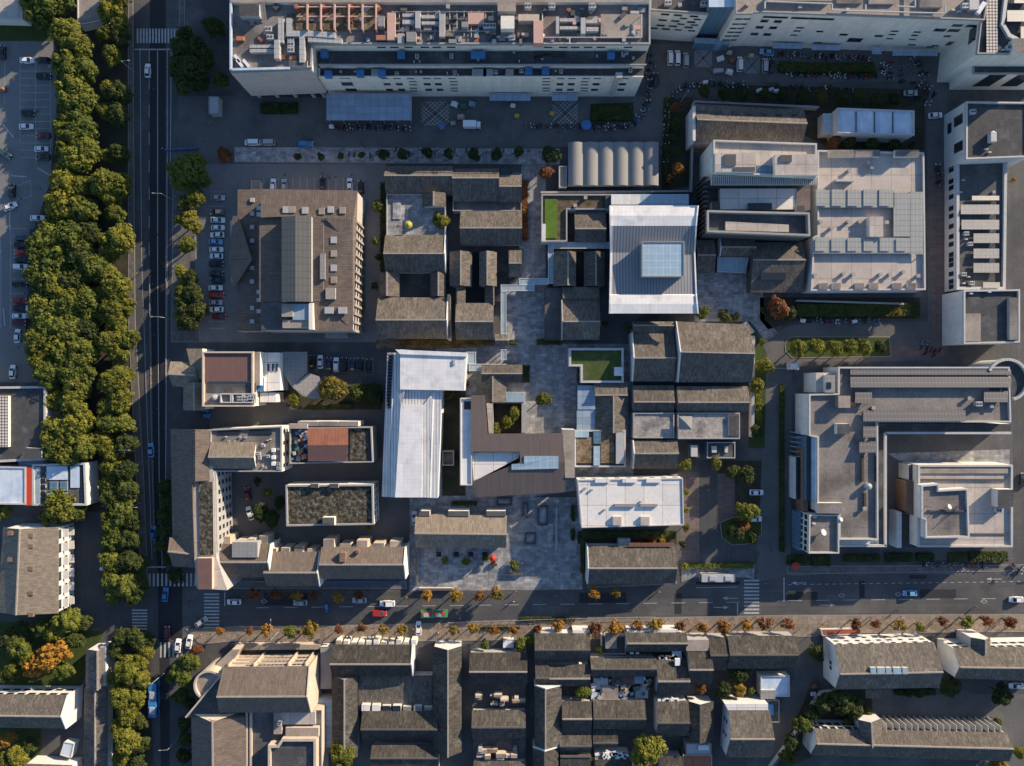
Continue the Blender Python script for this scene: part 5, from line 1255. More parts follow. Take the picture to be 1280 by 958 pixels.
def build_southeast():
    # school block round a courtyard
    t, p = flat('L-shaped school block with solar rows, round tower ring and brown flat roof', [(1048, 459), (1262, 459), (1264, 528), (1097.5, 528), (1098, 675), (1049, 675), (1049, 643), (1022, 640), (1022, 547), (1011.5, 545), (1011.5, 493), (1048, 492)], 11.0, wall='white_wall', roof='roof_conc', par=.9, parw=.5, trim='trim_white', name='school_block', cat='school')
    p2 = wp([(1012, 644), (1049, 644), (1049, 692), (1011, 692)], 11.2); MB().prism(p2, 0, 10.4, top=False).build('wall', 'white_wall', t); MB().prism(inset(p2, .05), 10.3, 10.3, sides=False).build('roof', 'roof_conc', t); MB().ring(inset(p2, -.05), .4, 10.2, 11.2).build('parapet', 'trim_white', t)
    block(t, rect(1020, 466, 1046, 491), 0, 9.4, 'white_wall', 'stair_block', 'roof_pale'); block(t, rect(1032, 469, 1044, 491), 9.4, 11.2, 'white_wall', 'stair_head', 'metal_pale'); block(t, rect(1034, 478, 1039, 486), 11.2, 11.4, 'trim_dark', 'roof_light', 'glass')
    z = 10.9
    for r_ in ((1063, 462, 1264, 469), (1063, 471, 1264, 484.5), (1069, 490, 1090, 504), (1079, 513, 1207, 527), (1230, 489, 1260, 503), (1079, 533, 1095.5, 547), (1074, 552, 1095, 566)): solar(t, *r_, z, .8 if r_[3] > 470 else .3)
    block(t, rect(1046.5, 530, 1062, 543), 10.1, 12.2, 'white_wall', 'stair_head', 'roof_dark'); block(t, rect(1048, 495, 1063, 510), 10.1, 12.6, 'roof_conc', 'stair_head', 'roof_tan'); block(t, rect(1062, 503, 1070, 508), 10.1, 11, 'orange_part', 'crate')
    block(t, rect(1022, 629, 1053, 642), 10.1, 11.8, 'white_wall', 'roof_room', 'roof_conc')
    # ring tower
    c = W(1259.5, 475, 11); n = 40
    pp = [Vector((c.x + 6.3 * math.cos(2 * math.pi * i / n), c.y + 6.3 * math.sin(2 * math.pi * i / n))) for i in range(n)]
    MB().prism(pp, 0, 10.3, mtop=1).build('round_tower', ['white_wall', 'roof_dark'], t); 
    mb = MB()
    for i in range(n):
        a0 = 360 * i / n; a0 -= 360 * (a0 > 180)
        if -75 <= a0 <= 150:
            q0, q1 = pp[i], pp[(i + 1) % n]; m = (q0 + q1) / 2; d = q1 - q0; mb.box((m.x, m.y, 10.2), (d.length + .08, .8, 1.1), math.atan2(d.y, d.x))
    mb.build('round_parapet', 'trim_white', t)
    # gallery facing the court
    for (a0, a1) in (((1107, 541.5), (1264, 541.5)), ((1107, 541.5), (1107, 683)), ((1049, 682.5), (1108, 682.5))):
        A = W(*a0, 9.4); B = W(*a1, 9.4); d = B - A
        MB().box((*((A + B) / 2).xy, 8.8), (d.length, .7, .7), math.atan2(d.y, d.x)).build('gallery_beam', 'trim_white', t)
    block(t, [(1098, 530), (1264, 530), (1264, 540), (1108, 540), (1108, 683), (1098, 683)], 0, 7.2, 'white_wall', 'gallery', 'roof_dark')
    block(t, [(1050, 676), (1098, 676), (1098, 683), (1050, 683)], 0, 8.0, 'white_wall', 'gallery', 'roof_white')
    # glass front to the drive
    block(t, [(1014.5, 546), (1022, 547), (1022, 626), (1014.5, 626)], 0, 9.2, 'glass_blue', 'glass_front', 'sheet_bluewhite')
    block(t, [(1008, 546), (1014.5, 546), (1014.5, 626), (1008, 626)], 0, 8.4, 'glass_blue', 'glass_front', 'glass')
    p3 = wp([(1011.5, 493), (1024, 493), (1024, 545), (1011.5, 545)], 10); aW, bW = edge_of(p3, 'W'); windows(t, aW, bW, [8.0, 4.6], [.18, .5, .82], 2.6, 2.6)
    aW, bW = edge_of(p2, 'W'); windows(t, aW, bW, [8.6, 5.4, 2.4], 6, 1.6, 2.2)
    mb = MB()
    for i in range(6):
        a = W(994, 541 + i * 6, 4.2); b = W(1012, 541 + i * 6, 4.2); mb.box(((a.x + b.x) / 2, a.y, 4.0), (b.x - a.x, .25, .25)); mb.box((a.x, a.y, 0), (.22, .22, 4.0))
    mb.build('entrance_pergola', 'metal_grey', t)
    block(t, rect(994, 572, 1004, 624), 0, 4.4, 'glass_blue', 'glass_front', 'glass')
    block(t, rect(993, 572, 995, 624), 0, 4.6, 'white_wall', 'side_wall'); block(t, rect(1004, 560, 1010, 640), 0, 6.5, 'brick_wall', 'brick_fin', 'brick_wall')
    block(t, rect(997, 640, 1011, 688), 0, 5.0, 'glass_blue', 'glass_front', 'glass_blue')
    unit(t, 'tank', 1085, 608, 10.1).data; o = unit(t, 'dish', 1028, 666, 10.3, sc=.9); unit(t, 'dish', 1051, 650, 10.1, sc=.6)
    for (x, y, k) in ((1019, 647, 'small'), (1018, 655, 'small'), (1223, 505, 'fan'), (1240, 508, 'cowl'), (1081, 636, 'cowl'), (1092, 510, 'cowl'), (1212, 498, 'cowl')): unit(t, k, x, y, 10.1)
    mb = MB()
    for (a0, a1) in (((1081, 616), (1081, 636)), ((1078, 570), (1078, 602)), ((1095, 570), (1095, 602))):
        A = W(*a0, 10.5); B = W(*a1, 10.5); mb.box((*((A + B) / 2).xy, 10.1), (.7, (B - A).length, .7))
    mb.build('pipe_bridge', 'bark', t)
    # square block in the court
    t, p = flat('square pale block with a stepped roof house and brick side, in the school court', rect(1148, 581.5, 1266, 684), 9.2, wall='cream_wall', roof='roof_pale', par=.7, parw=.6, trim='trim_white', name='school_block', cat='school')
    q = [(1152, 607), (1174, 605), (1174, 613), (1210, 611), (1212, 672), (1157, 673), (1157, 650), (1152, 648)]
    p2 = wp(q, 12.0); MB().prism(p2, 8.5, 11.2, mtop=1).build('roof_house', ['white_wall', 'roof_conc'], t); MB().ring(inset(p2, -.04), .5, 11.1, 12.0).build('parapet', 'trim_white', t)
    block(t, rect(1247, 612, 1266.5, 634), 8.5, 11.4, 'white_wall', 'roof_room', 'roof_dark'); block(t, rect(1150, 586, 1262, 592), 8.5, 8.9, 'grey_wall', 'roof_strip', 'roof_tan'); block(t, rect(1150, 599, 1259, 601), 8.5, 9.0, 'trim_dark', 'roof_joint'); block(t, rect(1213, 667, 1259, 669), 8.5, 8.8, 'trim_dark', 'roof_joint')
    block(t, [(1133, 601), (1149, 604), (1149, 648), (1133, 640)], 0, 6.6, 'brick_wall', 'brick_wing', 'brick_wall'); block(t, [(1124, 641), (1148, 646), (1148, 685), (1124, 684)], 0, 4.2, 'white_wall', 'glass_wing', 'glass'); block(t, rect(1121, 640, 1127, 685), 0, 5.0, 'white_wall', 'side_wall'); block(t, rect(1136, 581, 1148, 600), 0, 6.0, 'white_wall', 'stair_block', 'roof_dark')
    o = unit(t, 'dish', 1186, 634, 11.2, sc=.7)
    for i, (x, y) in enumerate(((1162, 634), (1175, 640), (1196, 642), (1201, 636), (1206, 630))):
        p_ = W(x, y, 13); MB().tube((p_.x, p_.y, 11.2), (p_.x, p_.y, 13.8), .12, .1, 6).build('mast', 'trim_dark', t)
    for (x, y) in ((1247, 626), (1247, 632), (1248, 638)): unit(t, 'fan', x, y, 8.5, sc=.9)
    A = W(1161, 639, 11.8); B = W(1208, 639, 11.8); MB().box((*((A + B) / 2).xy, 11.2), (B.x - A.x, .5, .5)).build('air_duct', 'trim_dark', t)

def build_south():
    # tan corner building
    t = thing('corner_building', 'tan corner building with round drum and brown roofs above the crossroads', 'office building', centre(wp(rect(240, 805, 405, 958), 8)))
    base = wp([(288, 806), (402, 806), (402, 892), (276, 892), (276, 838)], 10.4)
    q = wp([(281, 836), (384, 834), (386, 891), (276, 891)], 11.5)
    MB().prism(q, 0, 10.6, top=False).build('wall', 'tan_wall', t)
    gable('', [(279, 834), (386, 833), (388, 891), (274, 891)], 'h', 11.6, 3.4, r=871, roof='tile_warm', wall='tan_wall', t=t, ends='b', ends_mat='tan_wall')
    a, b = edge_of(q, 'N'); windows(t, a, b, [9.4, 6.6, 3.9], [.08, .13, .18, .30, .35, .40, .45, .50, .55, .60, .72, .77, .82, .90], 1.5, 1.3)
    for f in (.03, .24, .66, .97):
        pt = Vector(a).lerp(Vector(b), f); MB().box((pt.x, pt.y + .5, 0), (.4, 1.0, 10.8), bot=False).build('pilaster', 'tan_wall', t)
    for zz in (2.6, 5.2, 8.0):
        pt = (Vector(a) + Vector(b)) / 2; MB().box((pt.x, pt.y + .25, zz), ((Vector(a) - Vector(b)).length, .5, .3)).build('string_course', 'tan_wall', t)
    block(t, [(296, 806), (400, 806), (400, 812), (290, 813)], 0, 2.4, 'tan_wall', 'shop_front', 'roof_tan')
    # angled west bay
    block(t, [(262, 838), (290, 812), (300, 812), (284, 838)], 0, 6.5, 'tan_wall', 'angled_bay', 'roof_tan')
    c = W(261, 857, 10.4); n = 28
    pp = [Vector((c.x + 4.7 * math.cos(2 * math.pi * i / n), c.y + 4.7 * math.sin(2 * math.pi * i / n))) for i in range(n)]
    MB().prism(pp, 0, 9.6, mtop=1).build('drum', ['tan_wall', 'roof_tan'], t); MB().ring(pp, .6, 9.5, 10.6).build('drum_parapet', 'tan_wall', t)
    block(t, [(231, 897), (279, 840), (283, 893), (240, 897)], 0, 10.8, 'tan_wall', 'wing', 'roof_dark')
    A = W(232, 897, 11.2); B = W(279, 841, 11.2); d = B - A; MB().box((*((A + B) / 2).xy, 10.6), (d.length, .5, .7), math.atan2(d.y, d.x)).build('parapet', 'tan_wall', t)
    gable('', [(239, 893), (306, 897), (306, 1010), (241, 1010)], 'v', 9.8, 3.2, r=266, roof='tile_warm', wall='tan_wall', t=t)
    leanto(t, [(240, 892, 10.6), (296, 892, 10.6), (265, 903, 13.2)], 'tan_wall', 'gable_front', .4)
    block(t, rect(306, 888, 402, 1000), 0, 8.4, 'tan_wall', 'rear_wing', 'roof_felt')
    for x in (307, 312): block(t, rect(x, 890, x + 2.4, 1000), 8.4, 9.4, 'tan_wall', 'roof_beam')
    block(t, rect(342, 889, 352, 918), 8.4, 10.0, 'tan_wall', 'roof_room', 'roof_tan'); block(t, rect(353, 890, 394, 906), 8.4, 9.4, 'tan_wall', 'roof_deck', 'roof_pale')
    p2 = wp([(335, 932), (347, 932), (352, 924), (395, 924), (395, 1000), (335, 1000)], 11.6); MB().prism(p2, 8.4, 10.6, mtop=1).build('roof_room', ['tan_wall', 'roof_dark'], t); MB().ring(inset(p2, -.03), .8, 10.5, 11.6).build('parapet', 'tan_wall', t)
    block(t, rect(357, 910, 398, 922), 8.4, 10.0, 'tan_wall', 'roof_room', 'roof_tan')
    rr = random.Random(8)
    for i in range(5): unit(t, rr.choice(('small', 'fan')), 347 + rr.random() * 4, 892 + rr.random() * 24, 10.0, 0, .6)
    # narrow tiled lane roofs with blue sheds
    t, p = flat('blue sheet-roofed lean-to between the tan corner building and the tiled rows', rect(395, 874, 416, 908), 4.2, wall='grey_wall', roof='sheet_blue', par=.1, parw=.15, trim='trim_grey', name='lean_to', cat='shed')
    block(t, rect(399, 908, 415, 935), 0, 3.6, 'grey_wall', 'lower_shed', 'sheet_blue')
    t, p = flat('pale yellow-green lane roof beside the tan corner building', rect(401, 809, 414, 861), 3.4, wall='cream_wall', roof='canvas_grey', par=.1, parw=.15, trim='trim_grey', name='lane_canopy', cat='canopy')
    g = gable
    old = [
        # label, rect, axis, eave, rise, ridge, ends
        ('tiled house with white signs over its eaves, first east of the lane canopy', (415, 806, 515, 845), 'h', 5.0, 3.0, 830.5, 'b'),
        ('narrow tiled range running down from the lane canopy, ridge lengthwise', (415, 846, 447, 946), 'v', 4.8, 2.6, 430.5, ''),
        ('tiled house behind the dark tiled court, with white windows along its eaves', (453, 889, 548, 926), 'h', 5.0, 2.8, 912, ''),
        ('tiled house in the row cut by the bottom edge, behind the windowed tiled house', (465, 931, 549, 975), 'h', 5.0, 2.8, 948, ''),
        ('long tiled range with white gable trim, ridge running away from the street', (541, 808, 577, 940), 'v', 5.6, 3.4, 560, ''),
        ('tiled house behind the small walled garden with shrubs by the street', (587, 816, 659, 856), 'h', 5.2, 3.0, 840, ''),
        ('tiled house behind the yard of pale timber boxes', (590, 888, 657, 924), 'h', 5.2, 2.8, 909.5, ''),
        ('tiled house at the bottom edge behind the second yard of pale boxes', (592, 952, 657, 990), 'h', 5.2, 2.6, None, ''),
        ('tiled house with a bright white eaves wall on the sunny pavement', (668, 792, 737, 826), 'h', 5.2, 2.8, 812.5, ''),
        ('small tiled side wing below the white-eaved pavement house', (669, 823, 686, 858), 'h', 4.8, 1.8, 848, ''),
        ('narrow lit tiled house behind the white-eaved pavement house', (686, 831, 737, 858), 'h', 4.8, 2.0, 848.5, ''),
        ('long tiled range with white V-shaped gable trim, beside the dark alley', (668, 857, 702, 931), 'v', 5.2, 2.8, 682, 'a'),
        ('tiled range with white V-shaped trim continuing to the bottom edge', (666, 934, 698, 995), 'v', 5.2, 2.6, 681, 'a'),
        ('long tiled house next to the court of grey sheds, under orange trees', (738, 822, 820, 846), 'h', 4.8, 2.0, 836.5, ''),
        ('tiled house below the single bushy green tree', (702, 877, 739, 918), 'h', 5.0, 2.6, 899, ''),
        ('tiled house with a pale patch on its slope, behind the cluttered yard', (741, 875, 806, 912), 'h', 5.0, 2.6, 899, ''),
        ('low tiled house beside the white V-shaped trim', (699, 917, 739, 940), 'h', 4.6, 1.6, 933, ''),
        ('low tiled shed house above the big round green tree', (741, 911, 772, 934), 'h', 4.2, 1.2, 929, ''),
        ('tiled pavement house with white roof units in its shaded yard', (782, 791, 858, 815), 'h', 5.0, 2.4, 804.5, ''),
        ('dark square tiled house with red clutter at its upper edge', (820, 825, 860, 869), 'h', 5.2, 3.0, 852, ''),
        ('tiled house with white rubble at its upper eaves', (820, 876, 860, 920), 'h', 5.2, 3.0, 904, ''),
        ('tall tiled house with a small roof terrace facing the orange trees', (859, 812, 889, 856), 'h', 6.2, 2.8, 837.5, ''),
        ('short tiled street house joined to the long street roof', (885, 797, 908, 838), 'h', 5.2, 2.6, 819.5, ''),
        ('long tiled street house ending at the alley mouth', (909, 795, 994, 836), 'h', 5.4, 2.8, 819, ''),
        ('dark tiled house with a lit triangle of roof, beside the white cube house', (861, 877, 892, 925), 'v', 5.0, 2.4, 875.5, ''),
        ('brown sheet-roofed house at the bottom edge by the brick-red flat roof', (826, 946, 853, 990), 'h', 4.6, 1.6, None, ''),
        ('plain dark house at the bottom edge beside the white V trim', (700, 942, 738, 995), 'h', 4.2, 1.4, 946, ''),
        ('tiled house at the bottom edge below the white rubble strip', (744, 950, 790, 995), 'h', 4.4, 1.6, 990, ''),
    ]
    made = {}
    K = lambda q: next(v for l, v in made.items() if l.startswith(q))
    for (lab, rc, ax, ze, ri, r_, en) in old:
        made[lab] = g(lab, rect(*rc), ax, ze, ri, r=r_, roof='tile_old', wall='white_wall' if 'white' in lab else 'grey_wall', ends=en, name='old_tiled_house', group='old tiled houses south of the street', ridge='ridge_tile' if (rc[0] * 7 + rc[1]) % 2 else 'ridge_dark')
    # flat tiled court
    t, p = flat('wide dark tiled court roof between the tiled rows', rect(448, 845, 540, 888), 3.6, wall='grey_wall', roof='tile_h', par=.1, parw=.2, trim='trim_dark', name='court_roof', cat='roofed court')
    # white parapets, signs, awnings on the sunny pavement
    rr = random.Random(21)
    for i in range(11):
        x = 420 + i * 9.4; block(K('tiled house with white s'), rect(x, 800 + rr.random() * 4, x + 6.5, 807), 0, 3.6 + rr.random(), 'cream_wall', 'shop_sign', rr.choice(('roof_white', 'trim_white', 'roof_tan')))
    k = K('tiled house with a bright')
    block(k, rect(669, 790, 703, 794), 0, 4.4, 'white_wall', 'eaves_wall', 'roof_white'); block(k, rect(716, 788, 736, 793), 0, 4.6, 'white_wall', 'eaves_wall', 'roof_white')
    k = K('tiled house behind the d')
    for i in range(7): block(k, rect(452 + i * 13, 881 + rr.random() * 3, 462 + i * 13, 889), 0, 4.6 + rr.random() * .6, 'white_wall', 'dormer', rr.choice(('glass', 'roof_white', 'roof_conc')))
    k = K('tiled pavement house wit')
    block(k, rect(784, 788, 812, 792), 0, 4.4, 'white_wall', 'eaves_wall', 'roof_white'); block(k, rect(817, 787, 846, 791), 0, 4.4, 'white_wall', 'eaves_wall', 'roof_white')
    for (x, y) in ((803, 812.5), (808, 812.5), (790, 817), (797, 817)): unit(k, 'small', x, y, 4.0)
    k = K('tall tiled house with a ')
    block(k, rect(858, 800, 886, 814), 0, 6.6, 'grey_wall', 'roof_terrace', 'roof_tan')
    k = K('tiled house with white r')
    for i in range(8): box_at(k, 822 + rr.random() * 24, 874 + rr.random() * 4, 4.5, (1.4, 1.0, .8), 'fabric_white', 'rubble_bag', rot=rr.random() * 90)
    k = K('dark square tiled house ')
    for i in range(9): box_at(k, 822 + rr.random() * 24, 821 + rr.random() * 4, 4.5, (1.2, 1.0, .7), rr.choice(('sheet_rust', 'fabric_white', 'pink_beam', 'metal_grey')), 'crate', rot=rr.random() * 90)
    box_at(k, 847, 828, 6.0, (1.6, 2.2, .6), 'fabric_white', 'air_conditioner'); box_at(k, 846, 818, 4.8, (3.0, 3.4, .4), 'glass_walk', 'roof_light')
    # yards of pale boxes
    for j, (x0, y0, x1, y1, key) in enumerate(((590, 868, 657, 886, 'tiled house behind the y'), (592, 934, 657, 951, 'tiled house at the botto'))):
        k = K(key)
        block(k, rect(x0, y0 - 12, x1, y1), 0, 2.6, 'grey_wall', 'yard_roof', 'roof_dark')
        for i in range(12):
            x = x0 + rr.random() * (x1 - x0 - 8); y = y0 + rr.random() * (y1 - y0 - 5)
            block(k, rect(x, y, x + 4 + rr.random() * 8, y + 2 + rr.random() * 4), 0, 4.2 + rr.random() * 1.6 + i * .02, 'tan_wall', 'yard_room', rr.choice(('roof_tan', 'gravel_brown', 'roof_conc', 'roof_pale')))
    t, p = flat('cluttered yard of grey and rust sheds between tiled houses', rect(742, 848, 760, 862), 3.2, wall='grey_wall', roof='metal_grey', par=.05, parw=.1, trim='trim_grey', name='yard_shed', cat='shed')
    block(t, rect(765, 846, 793, 857), 0, 3.4, 'brick_wall', 'shed', 'roof_maroon'); block(t, rect(753, 858, 773, 874), 0, 3.6, 'grey_wall', 'shed', 'roof_conc'); block(t, rect(775, 858, 785, 874), 0, 3.2, 'brick_wall', 'shed', 'roof_maroon'); block(t, rect(793, 846, 805, 855), 0, 3.2, 'grey_wall', 'shed', 'sheet_blue'); block(t, rect(794, 859, 810, 873), 0, 3.0, 'grey_wall', 'shed', 'metal_grey'); block(t, rect(739, 866, 750, 878), 0, 3.0, 'grey_wall', 'shed', 'sheet_bluewhite')
    ms = ['roof_conc', 'metal_grey', 'fabric_white', 'sheet_rust', 'trim_dark', 'sheet_blue', 'roof_tan']
    for i in range(34): box_at(t, rr.uniform(741, 812), rr.uniform(847, 876), rr.uniform(2.6, 3.6), (rr.uniform(.6, 2.2), rr.uniform(.5, 1.6), rr.uniform(.3, .9)), rr.choice(ms), 'yard_clutter', rot=rr.uniform(0, 90))
    t, p = flat('grey flat garage roof with a pale square hatch under orange trees', rect(752, 795, 782, 818), 3.0, wall='white_wall', roof='roof_dark', par=.3, parw=.3, trim='trim_grey', name='garage')
    block(t, rect(757, 793, 771, 811), 2.7, 4.0, 'grey_wall', 'roof_room', 'roof_conc')
    t, p = flat('walled street garden shed with a pale roof, amid the shrubs', rect(629, 800, 642, 810), 2.6, wall='white_wall', roof='metal_white', par=.1, parw=.1, name='garden_hut', cat='hut')
    # brick-red roof and neighbours at the bottom edge
    t, p = flat('brick-red flat roof at the bottom edge by the big round tree', rect(854, 944, 890, 1000), 4.2, wall='brick_wall', roof='sheet_rust', par=.2, parw=.25, trim='trim_grey', name='yard_house', cat='house')
    t, p = flat('grey cluttered flat roof above the brick-red roof', rect(858, 930, 889, 944), 4.0, wall='grey_wall', roof='metal_grey', par=.2, parw=.25, trim='trim_grey', name='yard_house', cat='house')
    block(t, rect(873, 932, 886, 938), 3.8, 4.6, 'trim_white', 'roof_plant', 'metal_white')
    t, p = flat('strip of white rubble on a low flat roof below the tiled sheds', rect(744, 941, 786, 950), 3.6, wall='white_wall', roof='roof_conc', par=.2, parw=.2, trim='trim_grey', name='yard_house', cat='house')
    for i in range(14): box_at(t, 746 + rr.random() * 38, 942 + rr.random() * 7, 3.4, (1.4, .9, .6), 'fabric_white', 'rubble_bag', rot=rr.random() * 90)
    # white cube house
    t = gable('square white-walled house with blue side windows beside the diagonal alley', [(911, 887), (962, 887), (965, 947), (907, 947)], 'h', 7.0, 3.4, r=924, wall='white_wall', name='white_house')
    block(t, [(906, 880), (960, 880), (960, 888), (910, 888)], 0, 7.2, 'white_wall', 'eaves_wall', 'roof_white')
    i_ = t_info[t.name]; windows(t, i_['L0'].xy, i_['M0'].xy, [5.2, 3.0], [.3, .6], 1.3, 1.3); windows(t, i_['L1'].xy, i_['L0'].xy, [5.0], 5, 1.4, 1.3)
    t, p = flat('bright blue-white flat roof between the white cube house and the street house', rect(951, 845, 987, 871), 4.0, wall='white_wall', roof='sheet_bluewhite', par=.4, parw=.35, trim='trim_white', name='yard_house', cat='house')
    rr2 = random.Random(2)
    for i in range(6): unit(t, 'small', 953 + rr2.random() * 15, 864 + rr2.random() * 6, 3.6, sc=.8)
    block(t, rect(951, 863, 969, 874), 3.6, 4.5, 'trim_white', 'roof_terrace', 'metal_pale')
    t, p = flat('yard roof with a bright blue tarp beside the white cube house', rect(960, 876, 974, 903), 3.4, wall='grey_wall', roof='roof_dark', par=.2, parw=.2, trim='trim_grey', name='yard_house', cat='house')
    block(t, rect(961, 881, 967, 894), 3.2, 3.9, 'tarp_blue', 'tarp', 'tarp_blue')
    # white terraced houses
    specs = [
        ('white-walled house with three rows of small windows and a skylight row', [(1044, 806), (1168, 803), (1174, 860), (1044, 862)], 'h', 9.0, 3.2, 841.5),
        ('white-walled house with a stone arch gable, cut by the picture edge', [(1192, 810), (1330, 808), (1330, 853), (1193, 848)], 'h', 9.0, 3.0, 835),
        ('very long white house with a cross gable and slatted glass front', [(1018, 911), (1258, 916), (1262, 952), (1013, 944)], 'h', 7.0, 2.8, 933),
    ]
    for k, (lab, pts, ax, ze, ri, r_) in enumerate(specs):
        t = g(lab, pts, ax, ze, ri, r=r_, wall='white_wall', name='white_house', over=.3, roof='tile_buff' if False else 'tile', ends='')
        i_ = t_info[t.name]; L0, L1, M0 = i_['L0'].xy, i_['L1'].xy, i_['M0'].xy
        a, b = Vector(L1), Vector(L0)
        if k == 0:
            windows(t, a, b, [7.8, 5.4, 2.8], 9, 1.5, 1.2); windows(t, L0, M0, [5.5], [.50, .62], 1.2, 1.6)
            for x in (1088.5, 1097, 1108, 1117, 1128.5): block(t, rect(x, 835, x + (9.5 if x in (1097, 1117) else 6.5), 843), 10.6, 12.5, 'trim_white', 'skylight', 'glass_walk')
            leanto(t, [(1082, 862, 6.5), (1115, 862, 6.5), (1115, 874, 5.2), (1082, 873, 5.2)], 'tile_h', 'porch_roof')
        if k == 1:
            windows(t, a, b, [7.6, 4.8], 12, 2.2, 1.6, frame='trim_white')
            gable('', rect(1214, 797, 1238, 815), 'v', 8.2, 2.2, wall='white_wall', t=t)
        if k == 2:
            windows(t, a, b, [5.6, 3.0], 24, 1.9, 1.8, frame='trim_white')
            gable('', [(1073, 900), (1103, 898), (1102, 930), (1076, 930)], 'v', 7.6, 2.4, r=1090, wall='white_wall', t=t)
            mb = MB()
            for i in range(19):
                q = Vector(L0).lerp(Vector(L1), .38 + .6 * i / 18); mb.box((q.x, q.y + 1.0, 0), (.2, 2.0, 6.6), bot=False)
            mb.build('front_fins', 'trim_white', t)
        # gable-end side walls glow white: coping lines
    t, p = flat('low red-paved terrace wall with white coping, before the three-row white house', [(1026, 787), (1076, 786), (1076, 793), (1028, 795)], 1.2, wall='white_wall', roof='red_track', par=.1, parw=.3, name='planter_terrace', cat='terrace')
# ------------------------------------------------------------------ trees
def crown_mesh(seed, clumps=58, leaves=46, lump=.30, flat_=.82, leaf=.09, gap=0.0, elong=1.0):
    r = random.Random(seed); v = []; f = []
    cl = []
    for i in range(clumps):
        z = r.uniform(-.35, 1); t = r.uniform(0, 2 * math.pi); q = math.sqrt(max(0, 1 - z * z))
        d = r.uniform(.52, .80) * (1 - gap * r.random())
        wob = 1 + .16 * math.sin(2 * t + seed) + .11 * math.sin(3 * t + 2 * seed) + r.uniform(-.08, .08)
        cl.append((Vector((q * math.cos(t) * d * wob * elong, q * math.sin(t) * d * wob, z * d * flat_)), lump * r.uniform(.6, 1.2)))
    for c, R0 in cl:
        for k in range(leaves):
            z = r.uniform(-.55, 1); t = r.uniform(0, 2 * math.pi); q = math.sqrt(max(0, 1 - z * z))
            n = Vector((q * math.cos(t), q * math.sin(t), z))
            p = c + n * R0 * r.uniform(.72, 1.06)
            nn = (n + Vector((r.uniform(-.6, .6), r.uniform(-.6, .6), r.uniform(-.2, .7)))).normalized()
            a = nn.orthogonal().normalized(); a.rotate(Quaternion(nn, r.uniform(0, 6.28))); b = nn.cross(a)
            s = leaf * r.uniform(.6, 1.25)
            i0 = len(v)
            v += [p - a * s - b * s * .55, p + a * s * .2 - b * s * .7, p + a * s * 1.1, p + a * s * .1 + b * s * .7]
            f.append((i0, i0 + 1, i0 + 2, i0 + 3))
    me = bpy.data.meshes.new('crown'); me.from_pydata([tuple(x) for x in v], [], f); me.materials.append(MATS['leaf_green']); me.update()
    return me

def trunk_mesh(seed):
    r = random.Random(seed); mb = MB()
    mb.tube((0, 0, 0), (0, 0, .42), .075, .055, 8); mb.tube((0, 0, .42), (.02, .01, .8), .055, .02, 6)
    for i in range(5):
        t = i * 1.26 + r.random(); l = r.uniform(.22, .36)
        mb.tube((0, 0, .34 + .06 * i), (math.cos(t) * l, math.sin(t) * l, .62 + .05 * i), .034, .012, 5)
    return mb.mesh('trunk', ['bark'])

CROWNS = {}; TRUNKS = []
def prepare_trees():
    CROWNS['broad'] = [crown_mesh(i + 1, 110, 54, .215, .80, .066, .15) for i in range(6)]
    CROWNS['round'] = [crown_mesh(i + 20, 80, 54, .23, .8, .07) for i in range(3)]
    CROWNS['street'] = [crown_mesh(i + 40, 50, 30, .22, .95, .078, .62) for i in range(6)]
    CROWNS['shrub'] = [crown_mesh(i + 60, 26, 34, .36, .62, .13) for i in range(3)]
    CROWNS['long'] = [crown_mesh(90, 60, 46, .24, .8, .09, .1, 1.9)]
    for i in range(3): TRUNKS.append(trunk_mesh(i))

tr = random.Random(99)
def tree(px, py, rp, mat, label, kind='broad', group=None, name='broadleaf_tree', cat='tree', rot=None, hmax=9.5):
    rw = rp * (H - 7) / F
    if kind == 'shrub': top = rw * 1.15; zc = rw * .55
    else:
        zc = min(hmax - rw * .6, rw * .85 + 1.6)
    p = W(px, py, zc)
    t = thing(name, label, cat, (p.x, p.y, 0), group)
    c = bpy.data.objects.new('crown', tr.choice(CROWNS[kind])); C.objects.link(c); c.parent = t
    c.location = (0, 0, zc); c.rotation_euler = (0, 0, tr.uniform(0, 6.28) if rot is None else R(rot)); c.scale = (rw, rw, rw * .95)
    c.material_slots[0].link = 'OBJECT'; c.material_slots[0].material = MATS[mat]
    k = bpy.data.objects.new('stem' if kind == 'shrub' else 'trunk', tr.choice(TRUNKS)); C.objects.link(k); k.parent = t
    hh = zc + rw * .3; k.scale = (rw * 1.1, rw * 1.1, hh); k.rotation_euler = (0, 0, tr.uniform(0, 6.28))
    return t

